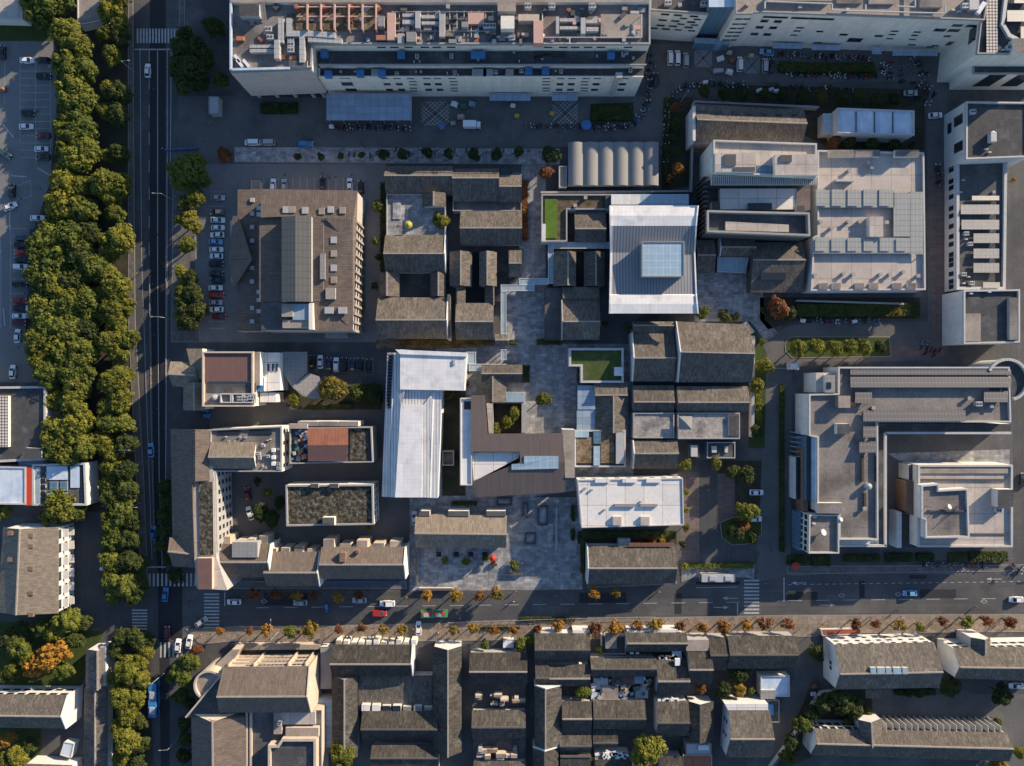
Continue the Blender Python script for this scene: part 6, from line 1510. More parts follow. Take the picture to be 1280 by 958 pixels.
def hedge_mesh(poly, h, seed, leaf=.28, dens=9.0):
    """a clipped hedge: a dark inner body plus leaf faces on its top and sides"""
    r = random.Random(seed); mb = MB()
    inn = inset(poly, .2)
    mb.prism(inn, 0, h - .2)
    xs = [p.x for p in poly]; ys = [p.y for p in poly]
    def inside(x, y):
        k = False; n = len(poly)
        for i in range(n):
            a, b = poly[i], poly[(i + 1) % n]
            if (a.y > y) != (b.y > y) and x < (b.x - a.x) * (y - a.y) / (b.y - a.y) + a.x: k = not k
        return k
    def leaf_(p, n):
        nn = (n + Vector((r.uniform(-.7, .7), r.uniform(-.7, .7), r.uniform(-.3, .7)))).normalized()
        a = nn.orthogonal().normalized(); a.rotate(Quaternion(nn, r.uniform(0, 6.28))); b = nn.cross(a); s = leaf * r.uniform(.6, 1.3)
        mb.face([p - a * s, p - b * s * .7, p + a * s, p + b * s * .7])
    ar = (max(xs) - min(xs)) * (max(ys) - min(ys))
    for i in range(int(min(4000, ar * dens))):
        x = r.uniform(min(xs), max(xs)); y = r.uniform(min(ys), max(ys))
        if inside(x, y): leaf_(Vector((x, y, h + r.uniform(-.25, .12))), Vector((0, 0, 1)))
    for i in range(len(poly)):
        a, b = poly[i], poly[(i + 1) % len(poly)]; e = b - a; n = Vector((e.y, -e.x, 0)).normalized()
        for k in range(int(e.length * h * 4)):
            q = a.lerp(b, r.random()); leaf_(Vector((q.x, q.y, r.uniform(.1, h))), n)
    return mb

def hedge(label, pts, h, mat, group=None, seed=1):
    p = wp(pts, h); c = centre(p)
    t = thing('hedge', label, 'hedge', c, group)
    o = hedge_mesh(p, h, seed).build('foliage', mat, t)
    return t

def build_trees():
    prepare_trees()
    G = 'trees of the belt between the car park and the avenue'
    inner = [(60, 8, 27, 'g'), (40, -2, 18, 'g'), (84, 44, 20, 'o'), (94, 62, 22, 'o'), (88, 84, 21, 'g'), (106, 88, 17, 'g'), (92, 108, 20, 'g'), (98, 130, 24, 'g'), (82, 158, 16, 'g'), (102, 158, 20, 'g'), (90, 176, 22, 'o'), (108, 186, 17, 'g'), (96, 200, 20, 'g'),
             (82, 230, 21, 'o'), (102, 234, 16, 'o'), (84, 258, 25, 'y'), (104, 262, 18, 'g'), (66, 300, 22, 'g'), (90, 296, 24, 'g'), (112, 290, 15, 'd'), (52, 312, 20, 'g'), (72, 326, 26, 'g'), (104, 322, 22, 'd'), (50, 342, 18, 'o'), (66, 352, 24, 'o'), (118, 334, 18, 'g'), (94, 352, 18, 'd'), (78, 362, 20, 'y'),
             (62, 384, 25, 'g'), (88, 382, 22, 'g'), (112, 378, 18, 'g'), (66, 408, 24, 'g'), (92, 410, 24, 'g'), (110, 408, 16, 'd'), (52, 424, 20, 'o'), (80, 430, 26, 'y'), (104, 440, 20, 'g'), (56, 446, 22, 'y'), (88, 460, 22, 'o'), (62, 466, 20, 'g'), (104, 466, 16, 'g'), (96, 486, 18, 'o'), (70, 500, 14, 'y'), (92, 505, 18, 'o'), (78, 540, 24, 'o'), (98, 530, 20, 'o'), (104, 556, 19, 'g'), (86, 566, 18, 'o'), (68, 558, 17, 'g')]
    outer = [(146, -6, 17, 'o'), (140, 14, 16, 'y'), (150, 30, 13, 'o'), (134, 42, 12, 'y'), (140, 70, 13, 'y'), (152, 48, 12, 'd'), (136, 112, 11, 'o'), (150, 116, 15, 'd'), (134, 140, 12, 'y'), (148, 144, 15, 'd'), (134, 196, 10, 'o'), (150, 192, 13, 'd'), (132, 230, 19, 'y'), (150, 232, 16, 'y'), (138, 244, 14, 'o'), (145, 268, 13, 'y'), (147, 300, 21, 'y'), (140, 312, 15, 'y'),
             (134, 338, 13, 'g'), (146, 358, 19, 'y'), (134, 366, 14, 'o'), (142, 384, 17, 'y'), (158, 384, 12, 'y'), (132, 392, 13, 'o'), (146, 404, 14, 'y'), (140, 428, 17, 'y'), (160, 424, 14, 'y'), (148, 442, 14, 'o'), (144, 476, 18, 'y'), (156, 468, 12, 'y'), (150, 500, 16, 'y'), (134, 508, 13, 'o'), (138, 528, 15, 'o'), (154, 528, 13, 'g'), (128, 552, 14, 'y'), (142, 566, 13, 'y'), (158, 556, 14, 'd'), (140, 584, 13, 'y'), (138, 604, 12, 'o'),
             (156, 590, 15, 'd'), (160, 614, 15, 'd'), (140, 622, 14, 'd'), (152, 640, 16, 'g'), (140, 654, 14, 'o'), (164, 650, 13, 'd'), (142, 676, 15, 'g'), (162, 674, 14, 'd'), (140, 700, 15, 'g'), (160, 700, 15, 'd'), (174, 704, 12, 'd'), (140, 724, 14, 'g'), (156, 730, 17, 'g'), (174, 730, 13, 'd'), (144, 742, 13, 'g'), (166, 746, 12, 'd')]
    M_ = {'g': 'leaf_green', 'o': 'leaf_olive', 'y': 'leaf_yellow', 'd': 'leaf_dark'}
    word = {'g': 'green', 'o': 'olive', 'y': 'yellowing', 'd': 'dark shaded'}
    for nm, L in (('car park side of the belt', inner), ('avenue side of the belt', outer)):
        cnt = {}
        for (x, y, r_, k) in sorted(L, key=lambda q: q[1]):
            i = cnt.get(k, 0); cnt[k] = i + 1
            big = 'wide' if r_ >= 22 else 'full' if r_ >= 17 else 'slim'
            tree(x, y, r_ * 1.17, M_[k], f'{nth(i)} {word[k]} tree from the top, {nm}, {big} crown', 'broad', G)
    # south end of the avenue belt
    L = [(152, 796, 14, 'd'), (172, 797, 15, 'd'), (146, 812, 13, 'd'), (186, 800, 10, 'd'), (184, 812, 11, 'y'), (175, 826, 13, 'y'), (160, 838, 20, 'y'), (176, 848, 14, 'y'), (146, 846, 12, 'o'), (152, 870, 18, 'o'), (170, 872, 15, 'o'), (160, 892, 16, 'y'), (150, 910, 14, 'y'), (174, 902, 12, 'd'), (160, 926, 20, 'y'), (178, 930, 13, 'd'), (152, 948, 14, 'y'), (172, 956, 14, 'd')]
    cnt = {}
    for (x, y, r_, k) in sorted(L, key=lambda q: q[1]):
        i = cnt.get(k, 0); cnt[k] = i + 1
        tree(x, y, r_, M_[k], f'{nth(i)} {word[k]} avenue tree below the crossroads, counted from the top', 'broad', 'avenue trees below the crossroads')
    # other side of the avenue
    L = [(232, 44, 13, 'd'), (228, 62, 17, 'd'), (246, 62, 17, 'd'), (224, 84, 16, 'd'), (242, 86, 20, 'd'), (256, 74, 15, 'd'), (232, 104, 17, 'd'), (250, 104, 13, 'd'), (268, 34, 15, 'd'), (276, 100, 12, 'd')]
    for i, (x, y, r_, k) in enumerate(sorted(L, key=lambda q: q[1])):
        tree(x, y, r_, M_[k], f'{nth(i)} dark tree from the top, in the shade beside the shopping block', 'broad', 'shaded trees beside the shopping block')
    L = [(236, 212, 25, 'g'), (252, 224, 14, 'g'), (228, 228, 14, 'g'), (244, 248, 14, 'y'), (232, 254, 12, 'o'), (238, 276, 14, 'y'), (226, 274, 9, 'y'), (246, 286, 8, 'o'), (234, 306, 13, 'o'), (226, 340, 10, 'o'), (232, 352, 10, 'g'), (238, 348, 12, 'd'), (228, 366, 12, 'y'), (242, 368, 16, 'd'), (230, 382, 14, 'd'), (248, 388, 15, 'd'), (236, 402, 15, 'd'), (226, 398, 10, 'g')]
    cnt = {}
    for (x, y, r_, k) in sorted(L, key=lambda q: q[1]):
        i = cnt.get(k, 0); cnt[k] = i + 1
        tree(x, y, r_, M_[k], f'{nth(i)} {word[k]} tree from the top, along the car row opposite the brown hall', 'broad', 'trees between the avenue and the car row')
    for i, (x, y, r_) in enumerate(((206, 608, 11), (208, 626, 12), (204, 646, 11), (207, 664, 11), (203, 682, 10), (210, 700, 8))):
        tree(x, y, r_, 'leaf_dark', f'{nth(i)} dark tree beside the L-shaped apartment block, counted from the top', 'broad', 'dark trees beside the apartment block')
    tree(220, 720, 12, 'leaf_dark', 'dark clipped tree by the crossing at the apartment block corner', 'round')
    for i, (x, y, r_, m) in enumerate(((222, 838, 12, 'leaf_olive'), (238, 828, 14, 'leaf_olive'), (246, 812, 8, 'leaf_rust'), (230, 846, 14, 'leaf_green'), (216, 848, 10, 'leaf_green'), (226, 870, 12, 'leaf_dark'), (236, 878, 10, 'leaf_dark'), (230, 905, 10, 'leaf_dark'), (232, 925, 11, 'leaf_dark'), (230, 945, 11, 'leaf_dark'))):
        tree(x, y, r_, m, f'{nth(i)} tree along the drum side of the tan corner building, from the top' if m != 'leaf_rust' else 'small rust-red tree by the crossing above the tan drum', 'broad', 'trees along the tan corner building' if m != 'leaf_rust' else None)
    # south-west garden
    for (x, y, r_, m, lab) in ((85, 776, 19, 'leaf_green', 'broad green tree just below the tan-roofed apartment house'), (72, 790, 16, 'leaf_olive', 'olive tree beside the broad green tree below the apartment house'), (52, 784, 14, 'leaf_green', 'smaller green tree below the apartment roof corner'), (25, 810, 16, 'leaf_green', 'bushy green tree at the edge of the dark garden'), (12, 800, 16, 'leaf_dark', 'dark tree at the picture edge in the garden'), (36, 822, 13, 'leaf_olive', 'olive tree touching the rust-orange tree'), (92, 800, 14, 'leaf_dark', 'dark tree between the broad green tree and the roadside roof'), (16, 838, 13, 'leaf_olive', 'olive tree above the white gabled house, by the picture edge'), (80, 838, 14, 'leaf_green', 'green tree right against the white gabled house'), (4, 845, 12, 'leaf_dark', 'dark tree half out of frame above the white gabled house'), (105, 778, 12, 'leaf_dark', 'dark tree under the eaves side of the apartment yard'), (30, 786, 12, 'leaf_dark', 'dark small tree in the shadow of the apartment house')):
        tree(x, y, r_, m, lab, 'broad')
    tree(62, 822, 21, 'leaf_orange', 'long rust-orange tree crown in the dark garden', 'long', rot=35)
    for (x, y, r_, m, lab) in ((10, 925, 12, 'leaf_orange', 'orange tree in the corner garden below the white gabled house'), (24, 944, 16, 'leaf_olive', 'olive tree in the corner garden at the bottom edge'), (6, 950, 15, 'leaf_yellow', 'yellow tree at the very bottom corner of the picture'), (38, 930, 12, 'leaf_dark', 'dark tree in the corner garden beside the yard')):
        tree(x, y, r_, m, lab, 'broad')
    tree(76, 634, 27, 'leaf_yellow', 'big round yellow-green tree between the glass-roofed block and the apartment house', 'round'); tree(96, 640, 14, 'leaf_green', 'green tree attached to the big round yellow-green tree', 'broad'); tree(4, 640, 12, 'leaf_green', 'green tree at the picture edge above the apartment house', 'broad')
    # pavement of round trees in the north
    L = [(372, 196, 5.5), (401, 196, 5.5), (426, 195, 4.8), (452, 194, 5), (479, 193, 8.5), (504, 193, 8.5), (534, 191, 8), (561, 193, 7.5), (593, 194, 9), (621, 193, 8.5), (648, 190, 7.5)]
    for i, (x, y, r_) in enumerate(L):
        tree(x, y, r_, 'leaf_dark', f'{nth(i)} round clipped tree in the pavement row below the market lane', 'round', 'round clipped pavement trees', name='clipped_tree')
    for (x, y, r_, m, lab) in ((281, 194, 11, 'leaf_rust', 'rust-brown tree at the head of the pale pavement'), (688, 194, 13, 'leaf_dark', 'dark bushy tree at the end of the round tree row by the tent'), (682, 216, 10, 'leaf_rust', 'dry reddish tree beside the cream hut'),
                               (472, 258, 9, 'leaf_green', 'round green tree beside the lane, next to the parasol terrace'), (468, 302, 7.5, 'leaf_olive', 'small olive tree beside the lane below the parasol terrace'), (473, 322, 6, 'leaf_dark', 'dark bush tree below the small olive lane tree'), (468, 358, 7, 'leaf_dark', 'dark small tree beside the dark inner court'),
                               (551, 276, 12, 'leaf_yellow', 'yellow-green tree rising through the parasol terrace'), (655, 265, 5, 'leaf_orange', 'small orange tree in the red shrub strip'),
                               (416, 486, 20, 'leaf_gold', 'golden autumn tree beside the curved canopy'), (368, 499, 10, 'leaf_yellow', 'bright yellow-green tree at the foot of the curved canopy'), (445, 490, 14, 'leaf_dark', 'dark tree behind the golden autumn tree'), (465, 492, 12, 'leaf_dark', 'dark tree between the golden tree and the white hall'),
                               (334, 615, 8, 'leaf_yellow', 'light green tree in the apartment court'), (326, 640, 13, 'leaf_dark', 'dark tree below the light green court tree'), (340, 648, 12, 'leaf_dark', 'dark tree against the planted roof block'), (350, 628, 9, 'leaf_dark', 'small dark tree between court and planted roof'), (461, 660, 6.5, 'leaf_yellow', 'little yellow-green tree at the corner of the planted roof'), (322, 602, 8, 'leaf_dark', 'dark shrubby tree above the light green court tree'),
                               (561, 493, 8, 'leaf_gold', 'golden tree beside the folded brown roof'), (559, 566, 6, 'leaf_yellow', 'small yellow tree by the grey lift tower'), (583, 480, 6, 'leaf_dark', 'small dark tree below the white hall wing'),
                               (679, 499, 11, 'leaf_yellow', 'lone yellow-green tree standing on the stone plaza'), (643, 517, 9.5, 'leaf_yellow', 'upper yellow tree in the walled bamboo court'), (634, 527, 9.5, 'leaf_yellow', 'middle yellow tree in the walled bamboo court'), (621, 536, 9, 'leaf_olive', 'lowest olive tree in the walled bamboo court'),
                               (788, 410, 7, 'leaf_olive', 'small olive tree between plaza and stepped tiled halls'), (757, 405, 6, 'leaf_dark', 'dark bush tree under the white metal hall eaves'), (877, 391, 10, 'leaf_yellow', 'bright yellow-green tree at the corner of the white metal hall'),
                               (953, 428, 7, 'leaf_green', 'uppermost green tree beside the white garden wall'), (956, 458, 12, 'leaf_olive', 'olive tree beside the gate booth and white garden wall'), (946, 482, 11, 'leaf_yellow', 'yellow-green tree beside the white garden wall'), (948, 508, 7, 'leaf_olive', 'small olive tree low on the white garden wall'), (946, 540, 10, 'leaf_dark', 'dark tree at the shaded end of the white garden wall'),
                               (973, 386, 15, 'leaf_rust', 'reddish tree beside the pale stone path'), (985, 392, 12, 'leaf_dark', 'dark tree beside the reddish path tree'), (1121, 391, 8, 'leaf_gold', 'golden bush tree in the shaded hedge strip'), (955, 388, 7, 'leaf_dark', 'dark small tree at the head of the pale path'),
                               (915, 590, 10, 'leaf_dark', 'dark tree beside the glass kiosks'), (932, 594, 13, 'leaf_dark', 'big dark tree by the drive, below the kiosks'), (934, 640, 16, 'leaf_olive', 'big lit olive tree beside the parked white cars'), (918, 664, 13, 'leaf_dark', 'dark tree on the planted island by the street'), (928, 658, 10, 'leaf_rust', 'reddish tree on the planted island by the street'), (940, 672, 9, 'leaf_dark', 'small dark tree on the tip of the planted island'),
                               (895, 579, 9, 'leaf_olive', 'olive shrub tree at the drive head'), (857, 582, 9, 'leaf_olive', 'uppermost olive tree beside the red paving'), (858, 615, 6, 'leaf_olive', 'second olive tree beside the red paving'), (857, 638, 6, 'leaf_olive', 'third olive tree beside the red paving'), (858, 660, 7, 'leaf_olive', 'fourth olive tree beside the red paving'), (853, 680, 7, 'leaf_dark', 'dark tree beside the red paving'), (856, 708, 7, 'leaf_olive', 'last olive tree where red paving meets the street'),
                               (1042, 178, 10, 'leaf_rust', 'reddish-brown tree below the low white shed'), (1062, 178, 9, 'leaf_dark', 'dark tree below the low white shed'), (1090, 180, 9, 'leaf_dark', 'second dark tree below the low white shed'), (1118, 182, 9, 'leaf_dark', 'third dark tree below the low white shed'), (1140, 182, 7, 'leaf_dark', 'fourth dark tree below the low white shed'),
                               (848, 212, 10, 'leaf_orange', 'orange-brown tree beside the canvas tent'), (838, 224, 8, 'leaf_rust', 'rust shrub tree below the orange tree by the tent'), (850, 190, 7, 'leaf_dark', 'dark shrub tree beside the tent and scooter path'),
                               (1266, 225, 5, 'leaf_orange', 'small orange tree by the east lane')):
        tree(x, y, r_, m, lab, 'street' if r_ < 9 else 'broad')
    for i, (x, m) in enumerate(((997, 'leaf_yellow'), (1021, 'leaf_olive'), (1043, 'leaf_yellow'), (1062, 'leaf_yellow'), (1080, 'leaf_olive'), (1100, 'leaf_dark'))):
        tree(x, 435 - (i % 2), 11.5 if i < 5 else 9, m, f'{nth(i)} tree of the row on the rounded planted island', 'round', 'trees on the rounded island')
    # hedge-strip trees beside NE lanes
    for i, (x, y, r_) in enumerate(((880, 114, 9), (905, 118, 9), (930, 118, 10), (955, 119, 9), (980, 118, 10), (1003, 120, 10), (1026, 120, 10), (1050, 121, 10), (1074, 122, 10), (1096, 124, 10), (1118, 124, 9))):
        tree(x, y, r_, 'leaf_dark', f'{nth(i)} dark tree in the hedge strip behind the scooter rows', 'broad', 'dark trees behind the scooter rows')
    for i, (x, y, r_) in enumerate(((845, 135, 8), (846, 155, 8), (844, 172, 8))):
        tree(x, y, r_, 'leaf_dark' if i else 'leaf_rust', f'{nth(i)} tree inside the curve of the scooter path', 'broad', 'trees inside the curve of the scooter path')
    # street trees on the sunny pavement
    L = [(275, 789, 6, 'leaf_orange'), (312, 789, 6, 'leaf_rust'), (334, 787, 8, 'leaf_orange'), (363, 790, 12, 'leaf_green'), (387, 787, 12, 'leaf_gold'), (424, 787, 8, 'leaf_rust'), (452, 785, 8, 'leaf_rust'), (479, 787, 7, 'leaf_gold'), (503, 787, 8, 'leaf_gold'), (567, 788, 7, 'leaf_gold'), (592, 785, 8, 'leaf_gold'), (618, 788, 7, 'leaf_orange'), (641, 787, 8, 'leaf_orange'), (672, 787, 7, 'leaf_rust'), (698, 783, 8, 'leaf_orange'), (744, 786, 9, 'leaf_rust'), (770, 785, 10, 'leaf_orange'), (797, 782, 8, 'leaf_orange'), (821, 780, 9, 'leaf_gold'), (850, 783, 7, 'leaf_rust'), (878, 784, 9, 'leaf_orange'), (904, 783, 9, 'leaf_orange'), (933, 782, 8, 'leaf_orange'), (956, 779, 9, 'leaf_rust'), (985, 780, 10, 'leaf_rust'), (1070, 780, 9, 'leaf_rust'), (1094, 780, 8, 'leaf_rust'), (1125, 782, 9, 'leaf_gold'), (1150, 784, 9, 'leaf_olive'), (1178, 777, 8, 'leaf_rust'), (1209, 777, 8, 'leaf_olive'), (1234, 776, 8, 'leaf_rust'), (1262, 778, 9, 'leaf_rust')]
    nm = {'leaf_orange': 'orange', 'leaf_rust': 'rust-brown', 'leaf_gold': 'golden', 'leaf_green': 'green', 'leaf_olive': 'olive'}
    cnt = {}
    for (x, y, r_, m) in L:
        i = cnt.get(m, 0); cnt[m] = i + 1
        tree(x, y, r_ * tr.uniform(1.0, 1.5), m, f'{nth(i)} {nm[m]} street tree along the sunny pavement, counted from the avenue', 'street', 'autumn street trees on the sunny pavement', name='street_tree', hmax=7)
    L = [(317, 743, 9, 'leaf_rust'), (345, 743, 9, 'leaf_rust'), (371, 745, 8, 'leaf_orange'), (393, 745, 6, 'leaf_rust'), (423, 747, 10, 'leaf_gold'), (448, 744, 7, 'leaf_rust'), (533, 744, 8, 'leaf_orange'), (570, 745, 11, 'leaf_gold'), (599, 746, 8, 'leaf_orange'), (621, 742, 9, 'leaf_gold'), (743, 741, 8, 'leaf_orange'), (769, 741, 9, 'leaf_gold')]
    cnt = {}
    for (x, y, r_, m) in L:
        i = cnt.get(m, 0); cnt[m] = i + 1
        tree(x, y, r_ * tr.uniform(1.0, 1.45), m, f'{nth(i)} {nm[m]} tree at the shaded kerb of the street, counted from the avenue', 'street', 'autumn trees at the shaded kerb', name='street_tree', hmax=7)
    for (x, y, r_, m, lab) in ((808, 938, 24, 'leaf_olive', 'big round green tree among the old tiled houses'), (728, 864, 11, 'leaf_green', 'single bushy green tree in a tiled house court'), (757, 922, 8, 'leaf_dark', 'dark small tree above the rubble strip'), (738, 946, 6, 'leaf_dark', 'dark thin tree by the white rubble strip'), (606, 806, 7, 'leaf_green', 'small green tree in the walled street garden'), (651, 806, 10, 'leaf_green', 'bushy green tree at the corner of the walled street garden'), (663, 800, 7, 'leaf_olive', 'olive shrub tree at the alley head by the pavement'), (749, 812, 6, 'leaf_dark', 'dark tree beside the grey garage roof'),
                               (427, 945, 20, 'leaf_olive', 'olive-brown tree beside the blue sheet sheds at the bottom edge'), (924, 845, 12, 'leaf_dark', 'dark tree beside the bright blue-white flat roof'), (935, 835, 9, 'leaf_dark', 'dark small tree under the long street house'), (923, 862, 11, 'leaf_gold', 'golden tree above the white cube house'), (904, 862, 12, 'leaf_dark', 'bare dark tree above the white cube house'), (876, 860, 8, 'leaf_orange', 'orange tree in a tiny tiled house court'), (939, 864, 6, 'leaf_green', 'small green tree beside the blue-white roof'), (906, 874, 7, 'leaf_olive', 'olive bush tree at the corner of the white cube house'),
                               (1020, 816, 12, 'leaf_dark', 'dark round tree at the alley mouth by the three-row white house'), (1030, 880, 15, 'leaf_dark', 'dark tree at the corner of the white alley walls'), (1052, 876, 18, 'leaf_dark', 'large dark tree in the shaded garden of the long white house'), (1068, 886, 14, 'leaf_dark', 'dark tree against the cross gable of the long white house'), (1002, 905, 14, 'leaf_green', 'green tree beside the diagonal alley wall'), (990, 930, 13, 'leaf_dark', 'dark tree low beside the diagonal alley wall'), (985, 945, 12, 'leaf_dark', 'dark tree lowest beside the diagonal alley wall'), (1014, 890, 12, 'leaf_dark', 'dark tree above the green alley tree'), (1060, 902, 7, 'leaf_olive', 'olive bush by the front of the long white house'), (1084, 892, 8, 'leaf_yellow', 'yellow-green bush above the cross gable'),
                               (1188, 858, 15, 'leaf_dark', 'dark tree between the two big white houses'), (1252, 868, 15, 'leaf_dark', 'dark round tree by the parked car of the house yard'), (1247, 902, 6, 'leaf_olive', 'small olive bush at the sunny end of the house yard'), (1274, 940, 9, 'leaf_olive', 'olive tree in the sunny corner beyond the long white house'), (1246, 954, 14, 'leaf_gold', 'golden tree at the bottom edge beside the long white house'), (1150, 866, 7, 'leaf_dark', 'dark bush below the three-row white house'), (1135, 866, 7, 'leaf_dark', 'second dark bush below the three-row white house')):
        tree(x, y, r_, m, lab, 'broad')
    # hedges
    for i, (pts, h, m, lab) in enumerate((
        (rect(985, 695, 1011, 706), 1.3, 'leaf_dark', 'first hedge block before the school front, nearest the drive'), (rect(1015, 695, 1038, 708), 1.3, 'leaf_dark', 'second hedge block before the school front'), (rect(1056, 694, 1101, 703), 1.3, 'leaf_dark', 'long third hedge block before the school front'), (rect(1108, 692, 1142, 703), 1.3, 'leaf_dark', 'fourth hedge block before the school front'), (rect(1147, 692, 1168, 703), 1.3, 'leaf_dark', 'short fifth hedge block before the school front'), (rect(1187, 692, 1208, 703), 1.3, 'leaf_dark', 'sixth hedge block before the school front'), (rect(1213, 690, 1260, 703), 1.3, 'leaf_dark', 'last long hedge block before the school front'),
        (rect(862, 705, 943, 711), 1.2, 'leaf_green', 'long clipped hedge above the bus bay'), (rect(727, 664, 845, 674), 1.4, 'leaf_dark', 'dark hedge between the bright white block and the long tiled house'), (rect(726, 672, 731, 716), 1.6, 'leaf_dark', 'narrow dark hedge beside the long tiled house wall'), (rect(974, 78, 1094, 90), 1.2, 'leaf_dark', 'long dark hedge between two scooter rows'), (rect(996, 380, 1150, 396), 1.4, 'leaf_dark', 'long mixed hedge along the drive loop'), (rect(448, 480, 476, 506), 1.6, 'leaf_dark', 'dark hedge block beside the white ribbed hall'), (rect(385, 505, 440, 512), 1.2, 'leaf_dark', 'low dark hedge below the golden autumn tree'),
        (rect(636, 425, 646, 431), 1.2, 'leaf_dark', 'small square hedge below the inner plaza'), (rect(671, 424, 703, 431), 1.2, 'leaf_dark', 'dark hedge below the shaded court house'), (rect(651, 457, 662, 478), 1.6, 'leaf_dark', 'dark upright hedge beside the L-roofed house'), (rect(564, 627, 596, 632), 1.2, 'leaf_dark', 'low dark hedge below the folded brown roof'), (rect(714, 633, 719, 652), 1.4, 'leaf_dark', 'upper dark hedge strip beside the forecourt'), (rect(714, 662, 719, 676), 1.4, 'leaf_dark', 'lower dark hedge strip beside the forecourt'),
        (rect(451, 258, 455, 390), 1.2, 'leaf_olive', 'narrow planted strip along the windowed side of the brown hall'), (rect(475, 228, 482, 345), 1.4, 'leaf_dark', 'dark planted strip along the courtyard houses'), (rect(653, 225, 660, 300), 1.2, 'leaf_rust', 'red-leaved planted strip beside the inner plaza'), (rect(1120, 862, 1170, 870), 1.2, 'leaf_dark', 'dark hedge under the three-row white house'), (rect(740, 132, 790, 150), 1.0, 'leaf_dark', 'dark planted bed below the shopping block flue'), (rect(325, 128, 372, 142), .8, 'leaf_dark', 'half-round dark bed before the pillars of the shopping block'), (rect(945, 480, 952, 545), 1.0, 'leaf_olive', 'olive planted strip on the drive side of the white garden wall'), (rect(975, 480, 981, 690), .9, 'leaf_dark', 'long thin dark hedge along the drive, before the glass front'), (rect(830, 122, 838, 230), .8, 'leaf_dark', 'thin planted edge of the scooter path'), (rect(722, 461, 726, 478), 1.5, 'leaf_dark', 'tiny dark hedge in the notch of the lawn-roofed block'), (rect(500, 425, 610, 431), .7, 'leaf_gold', 'golden planted strip above the white ribbed hall'), (rect(650, 772, 720, 777), .8, 'leaf_dark', 'kerb planting of the sunny pavement, opposite the forecourt'), (rect(596, 784, 650, 787), .8, 'leaf_dark', 'kerb planting of the sunny pavement, beside the walled street garden'), (rect(1030, 788, 1062, 792), .8, 'leaf_rust', 'reddish planting on the low red terrace'))):
        hedge(lab, pts, h, m, None, i)
    for i, (x, y, r_, m, lab) in enumerate(((643, 707, 7, 'leaf_olive', 'olive shrub in the white-edged forecourt planter'), (607, 698, 5, 'leaf_yellow', 'yellow shrub beside the red flags on the forecourt'), (583, 702, 6, 'leaf_olive', 'olive shrub in the middle of the forecourt strip'), (556, 700, 5, 'leaf_olive', 'olive shrub at the near end of the forecourt strip'), (617, 705, 4, 'leaf_rust', 'red shrub at the end of the forecourt strip'), (905, 395, 9, 'leaf_dark', 'dark clipped shrub on the pale stone plaza'), (920, 396, 6, 'leaf_dark', 'smaller dark shrub on the pale stone plaza'), (800, 700, 4, 'leaf_rust', 'rust shrub at the eaves of the long tiled house'), (815, 676, 7, 'leaf_rust', 'reddish shrub behind the long tiled house'), (828, 674, 6, 'leaf_gold', 'golden shrub behind the long tiled house'))):
        tree(x, y, r_, m, lab, 'shrub', name='shrub', cat='shrub')

